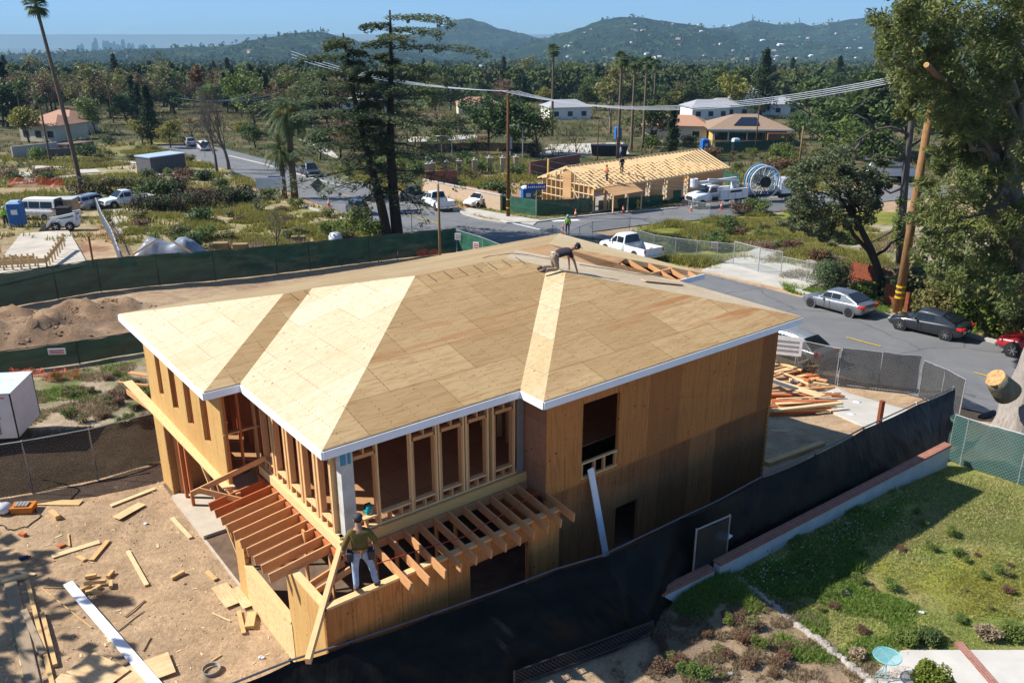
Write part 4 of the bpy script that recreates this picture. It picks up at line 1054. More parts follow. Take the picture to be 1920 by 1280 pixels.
tb,lv=cedar(8,(t2.z-b2.z),-.95,2.7,.44)
tb.v=[(x+0.0,y,z) for x,y,z in tb.v]
make_tree('cedar_tree',tb,lv,bkd,L_con,b2+Vector((-.5,-.6,0)),'shorter left cedar of the twin pair, its trunk leaning left','tree')
# ================================================================== VEHICLES
tyrem=flat('tyre_rubber',(.02,.02,.021),.85,var=.2); rimm=nt('alloy_rim',.3,.9,.5)[0]; rimm.node_tree.nodes['Principled BSDF'].inputs['Base Color'].default_value=(.55,.56,.58,1)
rimb=flat('black_rim',(.015,.015,.016),.35); darkp=flat('black_plastic',(.02,.02,.022),.6); gl=glass('car_glass',(.012,.016,.02)); redl=flat('tail_light',(.55,.02,.02),.2); headl=flat('head_light',(.30,.32,.35),.12); platem=flat('number_plate',(.7,.72,.75),.5); chrome=flat('chrome',(.6,.6,.62),.2,.9)
WH={}
def wheel(t,x,y,r,w_,rim,spokes=5,z=None):
    s=1 if y>0 else -1
    key=(round(r,3),rim.name,spokes)
    if key not in WH:
        a=MB(); a.lathe([(r*.62,-w_/2),(r*.93,-w_/2),(r,-w_/2+.03),(r,w_/2-.03),(r*.93,w_/2),(r*.62,w_/2)],n=22,axis='y')
        b=MB(); b.lathe([(r*.60,-.02),(r*.64,.0),(r*.64,w_/2-.005),(r*.58,w_/2-.01),(r*.56,w_/2-.06)],n=22,axis='y')
        for k in range(spokes):
            an=2*math.pi*k/spokes; b.beam((0,w_/2-.03,0),(r*.6*math.cos(an),w_/2-.02,r*.6*math.sin(an)),.03,r*.2,up=(0,1,0))
        b.ball((0,w_/2-.03,0),(r*.14,.03,r*.14),8,5)
        WH[key]=(a.mesh('tyre',tyrem,True),b.mesh('rim',rim))
    ta,rb_=WH[key]
    o=bpy.data.objects.new('wheel',ta); COL.objects.link(o); o.parent=t; o.location=(x,y-s*w_/2,z if z is not None else r); o.rotation_euler=(0,0,0 if s>0 else math.pi)
    q=bpy.data.objects.new('rim',rb_); COL.objects.link(q); q.parent=o
def loft(mb,sts,m=0):
    """sts: list of rings of equal length"""
    n=len(sts[0]); vs=[p for r in sts for p in r]; fs=[]
    for i in range(len(sts)-1):
        for k in range(n): fs.append((i*n+k,i*n+(k+1)%n,(i+1)*n+(k+1)%n,(i+1)*n+k))
    fs.append(tuple(range(n))[::-1]); fs.append(tuple((len(sts)-1)*n+k for k in range(n)))
    mb.raw(vs,fs,m)
def bodyring(x,zb,zs,w_,crown=.03,tum=.05):
    h=zs-zb; half=[(0,zb),(w_*.86,zb),(w_*.97,zb+h*.14),(w_,zb+h*.42),(w_*.985,zb+h*.72),(w_*(.95-tum),zs-.015),(w_*.6,zs+crown*.7),(0,zs+crown)]
    return [(x,y,z) for y,z in half]+[(x,-y,z) for y,z in half[::-1][1:-1]]
def car(kind,loc,rz,paintm,label,cat,L=4.5,W=1.8,Hh=1.4,style='coupe',rim=None,spokes=5,wr=.33,group=None,lights=True,tilt=0):
    t=empty(kind,loc,rz,label,cat,group); t.rotation_euler=(0,tilt,rz)
    w_=W/2; rim=rim or rimm; zb=.17 if style in('coupe','sedan','hatch') else .42
    f,b=L/2,-L/2
    if style=='coupe':
        belt=.60*Hh; S=[(b,.42,.60*Hh+.02,.80),(b+.12,.24,.66*Hh,.92),(b+.6,zb,.70*Hh,.985),(b+1.3,zb,.68*Hh,1),(0,zb,.64*Hh,.99),(f-1.3,zb,.63*Hh,.985),(f-.75,zb,.57*Hh,.975),(f-.3,zb+.02,.50*Hh,.92),(f-.05,.28,.42*Hh,.76),(f,.36,.36*Hh,.66)]
        roof_=[(b+.45,0),(b+1.35,.92),(b+1.9,1.0),(-.05,1.0),(.45,.93),(f-1.35,0)]
    elif style=='sedan':
        S=[(b,.40,.60*Hh,.82),(b+.12,.24,.64*Hh,.93),(b+.7,zb,.66*Hh,.985),(0,zb,.64*Hh,1),(f-1.3,zb,.62*Hh,.985),(f-.6,zb,.56*Hh,.96),(f-.08,.26,.44*Hh,.80),(f,.34,.38*Hh,.70)]
        roof_=[(b+.55,0),(b+1.25,.9),(b+1.8,1),(.1,1),(.5,.95),(f-1.25,0)]
    elif style=='hatch':
        S=[(b,.38,.60*Hh,.86),(b+.1,.25,.64*Hh,.95),(0,zb,.63*Hh,1),(f-1.1,zb,.60*Hh,.98),(f-.5,zb,.54*Hh,.95),(f,.34,.38*Hh,.75)]
        roof_=[(b+.12,0),(b+.45,.95),(b+.9,1),(.3,1),(.6,.95),(f-1.0,0)]
    elif style=='van':
        S=[(b,.5,.52*Hh,.96),(b+.1,.42,.54*Hh,1),(f-1.5,.42,.54*Hh,1),(f-1.0,.42,.50*Hh,.98),(f-.1,.5,.46*Hh,.92),(f,.55,.42*Hh,.88)]
        roof_=[(b+.03,0),(b+.12,.97),(b+.3,1),(f-2.3,1),(f-2.0,.96),(f-1.3,0)]
    else: # pickup
        S=[(-.35,zb,.60*Hh,1),(.4,zb,.60*Hh,1),(f-1.35,zb,.60*Hh,1),(f-1.2,zb,.585*Hh,1),(f-.35,zb,.545*Hh,.97),(f-.06,zb+.02,.50*Hh,.93),(f,zb+.12,.46*Hh,.90)]
        roof_=[(-.33,0),(-.22,.94),(-.05,1),(f-2.25,1),(f-2.05,.96),(f-1.3,0)]
        if 'crew' not in style: pass
    mb=MB(); loft(mb,[bodyring(x,z0,z1,w_*k) for x,z0,z1,k in S])
    body=obj('body',mb,paintm,t,smooth=True); sb=body.modifiers.new('s','SUBSURF'); sb.levels=1; sb.render_levels=2
    # greenhouse
    def zshoulder(x):
        for (x0,_,z0,_),(x1,_,z1,_) in zip(S,S[1:]):
            if x0<=x<=x1: return z0+(z1-z0)*(x-x0)/(x1-x0)
        return S[-1][2]
    R_=[]
    for x,q in roof_:
        z0=zshoulder(x)-.02; z1=z0+.035+(Hh-z0-.03)*q; wb=w_*.90; wt=w_*(.90-.20*q)
        half=[(0,z0-.05),(wb,z0-.05),(wb,z0),(wb*.97*(1-q)+ (wt+.03)*q,z0+(z1-z0)*.80),(wt*.93,z1-.01),(wt*.5,z1+.025*q),(0,z1+.03*q)]
        R_.append([(x,y,z) for y,z in half]+[(x,-y,z) for y,z in half[::-1][1:-1]])
    cb=MB(); loft(cb,R_); obj('cabin',cb,paintm,t,smooth=False,bevel=.02)
    # glass, standing 6 mm proud of the cabin shell
    def prt(i,q0,side):   # point on ring i, side edge from belt (0) to roof rail (1)
        x,q=roof_[i]; z0=zshoulder(x)-.02; z1=z0+.035+(Hh-z0-.03)*q; wb=w_*.90; wt=w_*(.90-.20*q)
        y0,y1=wb,(wb*.97*(1-q)+(wt+.03)*q); zz0,zz1=z0+.05*q,z0+(z1-z0)*.80
        return Vector((x,side*(y0+(y1-y0)*q0+.008),zz0+(zz1-zz0)*q0))
    n=len(roof_)
    def lerpx(x,q0,side):
        for i in range(n-1):
            if roof_[i][0]<=x<=roof_[i+1][0]:
                k=(x-roof_[i][0])/(roof_[i+1][0]-roof_[i][0]); return prt(i,q0,side).lerp(prt(i+1,q0,side),k)
        return prt(n-1,q0,side)
    def pane(name,xa,xb,q0,q1):
        for side in (1,-1):
            m=MB(); k=6; xs=[xa+(xb-xa)*i/k for i in range(k+1)]
            lo=[lerpx(x,q0,side) for x in xs]; hi=[lerpx(x,q1,side) for x in xs]
            for i in range(k):
                f_=[lo[i],lo[i+1],hi[i+1],hi[i]]; m.face(f_ if side<0 else f_[::-1])
            obj(name,m,gl,t)
    x0=roof_[0][0];x5=roof_[-1][0]
    if style=='coupe': pane('side_window',x0+1.25,x0+1.85,.12,.92); pane('side_window',x0+1.93,x5-.35,.10,.92)
    elif style=='sedan': pane('side_window',x0+.75,x0+1.1,.12,.9); pane('side_window',x0+1.15,x0+1.95,.10,.92); pane('side_window',x0+2.0,x5-.35,.10,.92)
    elif style=='hatch': pane('side_window',x0+.3,x0+1.2,.1,.92); pane('side_window',x0+1.3,x5-.3,.1,.92)
    elif style=='van': pane('side_window',x0+.3,x0+1.5,.1,.9); pane('side_window',x0+1.6,x0+2.7,.1,.9); pane('side_window',x0+2.8,x5-.3,.1,.9)
    else: pane('side_window',x0+.18,x0+.95,.10,.9); pane('side_window',x0+1.03,x5-.35,.10,.9)
    def scr(name,i,j,inset=.1):
        a,b=[None]*2; P_=[]
        for idx,q in ((i,.0),(j,1.0)):
            x,qq=roof_[idx]; z0=zshoulder(x)-.02; z1=z0+.035+(Hh-z0-.03)*qq; P_.append((x,z1,w_*(.88-.22*qq)))
        (xa,za,wa),(xb,zb_,wb)=P_; d=Vector((xb-xa,0,zb_-za)); nrm=Vector((-d.z,0,d.x)).normalized()
        if (i>j)==(nrm.x<0): nrm=-nrm
        if nrm.z<0: nrm=-nrm
        k0,k1=.10,.97; m=MB(); A=Vector((xa,0,za))
        p0=A+d*k0+nrm*.035; p1=A+d*k1+nrm*.035; w0=(wa+(wb-wa)*k0)*.93; w1=(wa+(wb-wa)*k1)*.90
        f_=[p0+Vector((0,-w0,-.0)),p0+Vector((0,w0,0)),p1+Vector((0,w1,0)),p1+Vector((0,-w1,0))]; m.face(f_); m.face([q-nrm*.02 for q in f_][::-1]); obj(name,m,gl,t)
    scr('windscreen',n-1,n-2); scr('rear_window',0,1)
    # wheels and arches
    fx,rx=f-.85,b+.9 
    if style=='coupe': fx,rx=f-.86,b+.92
    if style=='pickup': fx,rx=f-.95,b+1.25
    if style=='van': fx,rx=f-.95,b+1.2
    for x in (fx,rx):
        for s in (1,-1):
            m=MB(); m.lathe([(wr+.01,-.1),(wr+.065,-.1),(wr+.065,.0),(wr+.01,.0)],n=24,axis='y'); m.lathe([(.001,-.12),(wr+.03,-.12),(wr+.03,-.10)],n=20,axis='y')
            o=obj('wheel_arch',m,darkp if style=='pickup' else paintm,t); o.location=(x,s*(w_+.004) if s>0 else s*(w_-.10+.004)-.0,wr+.01)
            d=MB(); d.lathe([(.001,0),(wr+.055,0),(wr+.055,.012),(.001,.012)],n=22,axis='y'); o=obj('arch_gap',d,darkp,t); o.location=(x,s*(w_-.004)-.006,wr+.03)
            wheel(t,x,s*(w_+.012),wr,.2,rim,spokes)
    if style=='pickup':
        bx0,bx1=b,-.40; zs=.60*Hh
        m=MB()
        for s in (1,-1): m.b2((bx0+.05,s*w_-(.09 if s>0 else 0),zb),(bx1,s*w_+(0 if s>0 else .09),zs))
        m.b2((bx0+.05,-w_+.09,zb),(bx1,w_-.09,zb+.12)); m.b2((bx1-.07,-w_+.09,zb),(bx1,w_-.09,zs)); obj('bed',m,paintm,t,bevel=.02)
        m=MB(); m.b2((bx0+.06,-w_+.10,zb+.125),(bx1-.08,w_-.10,zb+.14)); obj('bed_liner',m,darkp,t)
        m=MB(); m.b2((bx0,-w_+.02,zb+.1),(bx0+.06,w_-.02,zs-.005)); obj('tailgate',m,paintm,t,bevel=.015)
        m=MB(); m.b2((bx0-.14,-w_+.05,zb-.02),(bx0,w_-.05,zb+.16)); obj('rear_bumper',m,chrome,t,bevel=.02)
        m=MB(); m.b2((f-.02,-w_*.6,zb+.2),(f+.025,w_*.6,.48*Hh-.05)); obj('grille',m,darkp,t); m=MB(); m.b2((f-.05,-w_*.9,zb-.03),(f+.07,w_*.9,zb+.14)); obj('front_bumper',m,chrome,t,bevel=.02)
    else:
        m=MB(); m.b2((f-.03,-w_*.45,.22),(f+.012,w_*.45,.36)); obj('grille',m,darkp,t)
    zt=.60*Hh if style=='pickup' else .58*Hh
    for s in (1,-1):
        m=MB(); x_=b-.012 if style=='pickup' else b+.01
        if style=='pickup': m.b2((x_,s*(w_-.05)-.07,zt-.33),(x_+.05,s*(w_-.05)+.07,zt-.06))
        else:
            m.b2((x_-.02,s*w_*.70-.17,zt-.11),(x_+.14,s*w_*.70+.17,zt+.05)); m.b2((x_+.05,s*w_*.86-.08,zt-.10),(x_+.36,s*w_*.88+.06,zt+.05))
        obj('tail_light',m,redl,t,bevel=.01)
        m=MB(); zh=.47*Hh if style!='pickup' else .47*Hh; m.b2((f-.22,s*w_*.74-.10,zh-.13),(f-.05,s*w_*.74+.11,zh-.03)); obj('headlight',m,headl,t,bevel=.02)
        m=MB(); m.ball((x5-.38,s*(w_+.08),.66*Hh),(.09,.11,.07),8,6); obj('mirror',m,paintm if style!='pickup' else darkp,t,smooth=True)
        m=MB(); m.b2((.05,s*w_*.995-.012,.55*Hh),(.20,s*w_*.995+.012,.565*Hh)); obj('door_handle',m,chrome,t)
        m=MB(); 
        for xx in ((x5-.55,x0+1.9) if style!='pickup' else (x5-.35,x0+1.0)): m.b2((xx-.006,s*w_*.997-.006,zb+.1),(xx+.006,s*w_*.997+.004,.58*Hh))
        obj('door_seam',m,darkp,t)
    m=MB(); m.b2((b-.03,-.16,.40*Hh-.02),(b-.01,.16,.40*Hh+.10)) if style!='pickup' else m.b2((b-.155,-.16,zb),(b-.14,.16,zb+.13)); obj('number_plate',m,platem,t)
    return t
def heading(a,b): 
    A,B=G(*a),G(*b); return math.atan2(B.y-A.y,B.x-A.x)
def mid(a,b,off=0):
    A,B=G(*a),G(*b); m=(A+B)/2; t=(B-A); n=Vector((-t.y,t.x,0)).normalized(); m=m+n*off; m.z=T(m.x,m.y)+.07; return m
def slope_at(p,rz):
    d=Vector((math.cos(rz),math.sin(rz))); return -math.atan2(T(p.x+d.x*1.5,p.y+d.y*1.5)-T(p.x-d.x*1.5,p.y-d.y*1.5),3)
def park(kind,near_front,near_rear,paintm,label,cat,side=1,**k):
    """near_front / near_rear: where the near-side tyres touch the ground"""
    rz=heading(near_rear,near_front); W=k.get('W',1.8); p=mid(near_front,near_rear,0); A,B=G(*near_rear),G(*near_front); t=(B-A).normalized()
    n=Vector((-t.y,t.x,0)); 
    if n.y<0: n=-n
    p=p+n*(W/2)*side; p.z=T(p.x,p.y)+.06
    return car(kind,p,rz,paintm,label,cat,tilt=slope_at(p,rz),**k)
p_grey=paint('paint_silver_grey',(.19,.205,.225),.3,metal=.5); p_black=paint('paint_black',(.018,.02,.024),.2); p_white=paint('paint_white',(.78,.79,.80),.3); p_red=paint('paint_red',(.38,.015,.02),.3); p_blue=paint('paint_dark_blue',(.03,.045,.10),.3,metal=.3); p_dgrey=paint('paint_dark_grey',(.05,.055,.065),.3,metal=.3); p_sil=paint('paint_silver',(.42,.44,.47),.3,metal=.5)
park('parked_car',(1518,577),(1591,597),p_grey,'silver-grey two-door coupe with black wheels parked at the far kerb by the brown fence','car',L=4.65,W=1.82,Hh=1.39,style='coupe',rim=rimb)
park('parked_car',(1684,620),(1773,641),p_black,'black hatchback coupe with silver wheels parked at the far kerb behind the silver-grey coupe','car',L=4.42,W=1.76,Hh=1.42,style='coupe',rim=rimm,spokes=6)
park('parked_pickup',(1908,675),(2018,702),p_red,'red pickup cut off by the right edge of the picture','pickup',L=5.4,W=1.9,Hh=1.8,style='pickup',rim=rimm,wr=.40,spokes=6)
park('parked_car',(1418,655),(1512,690),p_sil,'silver car parked on the near side of the street, mostly hidden behind the black-screened fence','car',L=4.6,W=1.82,Hh=1.42,style='sedan')
park('parked_pickup',(1124,474),(1205,495),p_white,'white crew-cab pickup parked by the green lot right behind the house roof','pickup',L=5.9,W=2.0,Hh=1.92,style='pickup',wr=.40)
park('parked_pickup',(792,387),(820,398),p_white,'white pickup parked at the kerb left of the street corner','pickup',L=5.9,W=2.0,Hh=1.95,style='pickup',wr=.42)
park('parked_pickup',(754,376),(772,383),p_dgrey,'dark grey pickup parked in front of the white pickup','pickup',L=5.4,W=1.95,Hh=1.85,style='pickup',wr=.40,rim=rimb)
park('parked_car',(889,391),(934,384),p_white,'white sedan parked on the driveway beside the green fence at the corner','car',L=4.7,W=1.85,Hh=1.45,style='sedan',rim=rimb)
park('parked_car',(660,392),(688,410),p_blue,'dark blue car on the near side of the street behind grey-green bushes','car',L=4.5,W=1.8,Hh=1.5,style='hatch',side=-.2)
car('parked_pickup',G(582,330)+Vector((0,0,.06)),heading((560,318),(582,330)),p_dgrey,'black pickup on the street just right of the big date palm','pickup',L=5.6,W=2.0,Hh=1.9,style='pickup',wr=.4,rim=rimb,tilt=0)
car('distant_car',G(382,282)+Vector((0,0,.06)),heading((382,282),(371,276)),p_white,'white car far down the street by the bend','car',L=4.6,W=1.85,Hh=1.7,style='hatch')
car('distant_car',G(357,274)+Vector((0,0,.06)),heading((382,282),(371,276)),p_sil,'silver car parked beyond the white one at the bend','car',L=4.6,W=1.85,Hh=1.6,style='sedan')
park('parked_pickup',(232,391),(262,388),p_white,'white pickup nose poking out from behind the dark hedge','pickup',L=5.6,W=1.95,Hh=1.85,style='pickup',wr=.4)
car('parked_car',G(172,390)+Vector((0,0,.08)),R(70),p_sil,'pale car half hidden by the white picket fence','car',L=4.5,W=1.8,Hh=1.5,style='hatch')
car('parked_van',G(70,411)+Vector((0,0,.06)),R(180)-.1,flat('van_offwhite',(.62,.62,.6),.5),'old white van with dark side louvres and a roof rack on the left building lot','van',L=5.3,W=1.95,Hh=2.1,style='van',wr=.36)
# ---- skid steer loader
sk_=empty('skid_steer_loader',G(122,432)+Vector((0,0,.1)),R(186),'white and grey skid steer loader with its bucket down on the left lot','loader'); ws=flat('loader_white',(.62,.64,.68),.45)
m=MB(); m.hexa([(-1.3,-.5,.35),(.75,-.5,.35),(.75,.5,.35),(-1.3,.5,.35),(-1.35,-.5,1.25),(.3,-.5,1.0),(.3,.5,1.0),(-1.35,.5,1.25)]); obj('chassis',m,ws,sk_,bevel=.04)
m=MB(); m.b2((-.75,-.45,1.0),(.35,.45,1.95)); obj('cab',m,darkp,sk_,bevel=.05); m=MB(); m.b2((-.8,-.5,1.95),(.4,.5,2.05)); obj('cab_roof',m,darkp,sk_,bevel=.02)
for s in (-1,1):
    m=MB(); m.beam((-1.35,s*.68,1.55),(.6,s*.68,1.15),.14,.22); m.beam((.6,s*.68,1.2),(1.35,s*.68,.35),.14,.2); m.beam((-1.35,s*.68,1.6),(-1.2,s*.68,.7),.12,.2); obj('lift_arm',m,ws,sk_,bevel=.02)
    for x in (-.75,.45): wheel(sk_,x,s*.82,.40,.28,rimm)
    m=MB(); m.b2((-1.38,s*.38-.06,.9),(-1.36,s*.38+.06,1.15)); obj('tail_light',m,redl,sk_)
m=MB(); m.raw([(1.25,-.9,.75),(1.25,.9,.75),(1.3,.9,.1),(1.3,-.9,.1),(2.0,-.9,.02),(2.0,.9,.02)],[(0,1,2,3),(3,2,5,4),(0,3,4),(1,5,2)]); obj('bucket',m,flat('worn_steel',(.13,.12,.11),.5,.5),sk_)
# ---- bucket truck
def truck_base(t,L,bodym,cabx):
    m=MB(); m.b2((-L/2,-.45,.62),(L/2-.3,.45,.85)); obj('frame',m,darkp,t)
bt=empty('bucket_truck',mid((1290,388),(1360,394),0)+Vector((1.2,1.2,.1)),heading((1400,386),(1300,394)),'white utility bucket truck with folded boom parked before the framed roof','truck')
truck_base(bt,7.6,p_white,2)
m=MB(); loft(m,[bodyring(1.4,.7,1.75,1.1),bodyring(2.2,.7,1.7,1.1),bodyring(3.3,.75,1.55,1.0),bodyring(3.75,.8,1.35,.85)]); obj('bonnet',m,p_white,bt,smooth=True)
m=MB(); m.hexa([(.3,-1.05,1.5),(2.1,-1.05,1.5),(2.1,1.05,1.5),(.3,1.05,1.5),(.35,-.92,2.45),(1.5,-.92,2.45),(1.5,.92,2.45),(.35,.92,2.45)]); obj('cab',m,p_white,bt,bevel=.05)
m=MB(); m.hexa([(2.06,-.9,1.72),(2.10,-.9,1.72),(2.10,.9,1.72),(2.06,.9,1.72),(1.56,-.82,2.38),(1.6,-.82,2.38),(1.6,.82,2.38),(1.56,.82,2.38)]); obj('windscreen',m,gl,bt)
for s in (1,-1):
    m=MB(); m.hexa([(.6,s*1.0-.03,1.7),(1.75,s*1.0-.03,1.7),(1.75,s*1.0+.03,1.7),(.6,s*1.0+.03,1.7),(.65,s*.94-.03,2.3),(1.4,s*.94-.03,2.3),(1.4,s*.94+.03,2.3),(.65,s*.94+.03,2.3)]); obj('side_window',m,gl,bt)
    m=MB(); m.b2((-3.9,s*1.15-(.45 if s>0 else 0),.75),(.2,s*1.15+(0 if s>0 else .45),1.9)); o=obj('tool_locker',m,p_white,bt,bevel=.02)
    m=MB(); 
    for x in (-3.0,-2.0,-.9): m.b2((x-.01,s*1.153-.004,.8),(x+.01,s*1.153+.004,1.85))
    m.b2((-2.9,s*1.153-.004,1.5),(-1.2,s*1.153+.006,1.75)); obj('locker_seam',m,darkp,bt)
    for x in (2.7,-2.6): wheel(bt,x,s*1.12,.5,.28,rimm,6)
    m=MB(); m.b2((3.7,s*.7-.15,1.05),(3.8,s*.7+.15,1.25)); obj('headlight',m,headl,bt)
m=MB(); m.b2((3.72,-.5,.95),(3.82,.5,1.35)); obj('grille',m,darkp,bt); m=MB(); m.b2((3.7,-1.1,.5),(3.95,1.1,.8)); obj('front_bumper',m,darkp,bt)
m=MB(); m.tube([(-2.6,0,1.2),(-2.6,0,2.5)],.35,12); obj('turret',m,ws,bt)
m=MB(); m.beam((-2.9,0,2.9),(3.0,-.2,2.7),.3,.34); m.beam((-3.1,.3,2.6),(1.5,.3,3.1),.22,.24); obj('boom',m,flat('boom_grey_white',(.55,.56,.58),.5),bt,bevel=.02)
m=MB(); m.lathe([(.2,0),(.42,.0),(.45,.95),(.40,.97),(.36,.1)],(3.1,-.2,2.3),12); obj('bucket',m,ws,bt)
# ---- reel truck
rt=empty('reel_truck',G(1445,382)+Vector((0,1.5,.1)),R(8),'utility truck carrying a big wheel-shaped cable reel with white and blue rims','truck'); 
m=MB(); m.b2((-3.6,-1,.7),(3.2,1,1.0)); obj('frame',m,darkp,rt); m=MB(); m.hexa([(1.2,-1.1,1),(3.3,-1.1,1),(3.3,1.1,1),(1.2,1.1,1),(1.3,-1,2.7),(2.7,-1,2.7),(2.7,1,2.7),(1.3,1,2.7)]); obj('cab',m,p_white,rt,bevel=.05)
for s in (1,-1):
    m=MB(); m.b2((1.5,s*1.09-.02,1.9),(2.6,s*1.09+.02,2.5)); obj('side_window',m,gl,rt)
    for x in (2.2,-1.8,-2.7): wheel(rt,x,s*1.1,.48,.26,rimm,6)
def ring(mb,c,r,t_,y,n=28,m=0):
    pts=[Vector((c[0]+r*math.cos(2*math.pi*k/n),y,c[2]+r*math.sin(2*math.pi*k/n))) for k in range(n+1)]; mb.tube(pts,t_,6,m,cap=False)
blu=flat('reel_blue',(.05,.25,.5),.5)
for y,mt in ((-.95,ws),(-.35,blu),(.35,ws),(.95,blu)):
    m=MB(); ring(m,(-.9,0,2.4),1.85,.09,y); 
    for k in range(10): m.beam((-.9,y,2.4),(-.9+1.8*math.cos(k*.628),y,2.4+1.8*math.sin(k*.628)),.05,.05)
    obj('reel_rim',m,mt,rt)
m=MB(); m.tube([(-.9,-1,2.4),(-.9,1,2.4)],.7,14); obj('reel_drum',m,darkp,rt)
ut=empty('bucket_truck',G(1665,340)+Vector((0,0,.1)),R(175),'second white utility truck glimpsed through the big tree at right','truck')
m=MB(); m.b2((-3.4,-1.1,.8),(1.0,1.1,1.9)); obj('body',m,p_white,ut,bevel=.04); m=MB(); m.hexa([(1.1,-1,.7),(3.4,-1,.7),(3.4,1,.7),(1.1,1,.7),(1.2,-.95,2.5),(2.4,-.95,2.5),(2.4,.95,2.5),(1.2,.95,2.5)]); obj('cab',m,p_white,ut,bevel=.05)
m=MB(); m.beam((-2,0,2.3),(3,0,3.2),.3,.3); obj('boom',m,ws,ut); m=MB(); m.lathe([(.2,0),(.42,.0),(.45,.95),(.40,.97),(.36,.1)],(3.2,0,2.9),12); obj('bucket',m,ws,ut)
for s in (1,-1):
    for x in (2.2,-2.0): wheel(ut,x,s*1.1,.48,.26,rimm,6)
# ---- white box trailer, left edge
tc=G(30,838); tr=empty('box_trailer',Vector((tc.x-.9,tc.y+.7,0)),R(8),'small white box trailer with a side door at the left edge of the lot','trailer')
trm=flat('trailer_white',(.66,.69,.74),.5,var=.06)
m=MB(); m.b2((-3.6,-1.0,.35),(1.05,1.0,2.05)); obj('body',m,trm,tr,bevel=.03)
m=MB(); m.b2((-3.62,-1.03,2.055),(1.08,1.03,2.09)); obj('roof',m,flat('trailer_roof',(.55,.58,.62),.5,var=.1),tr)
m=MB()
for a,b in (((-.55,.55),(.5,.55)),((-.55,1.55),(.5,1.55)),((-.55,.55),(-.55,1.55)),((.5,.55),(.5,1.55))): m.beam((a[0],-1.012,a[1]),(b[0],-1.012,b[1]),.02,.03)
m.beam((.42,-1.03,1.15),(.6,-1.03,1.15),.03,.03); obj('door_frame',m,flat('dark_trim',(.12,.12,.12),.5),tr)
m=MB(); m.b2((.7,-1.012,1.88),(.85,-1.003,1.93)); obj('marker_light',m,flat('amber',(.7,.2,.02),.3),tr)
m=MB(); m.b2((1.02,-1.01,.35),(1.06,-.97,2.06)); m.b2((1.02,.97,.35),(1.06,1.01,2.06)); obj('corner_trim',m,darkp,tr)
for x in (-1.9,-1.1): wheel(tr,x,-1.02,.33,.2,rimm)
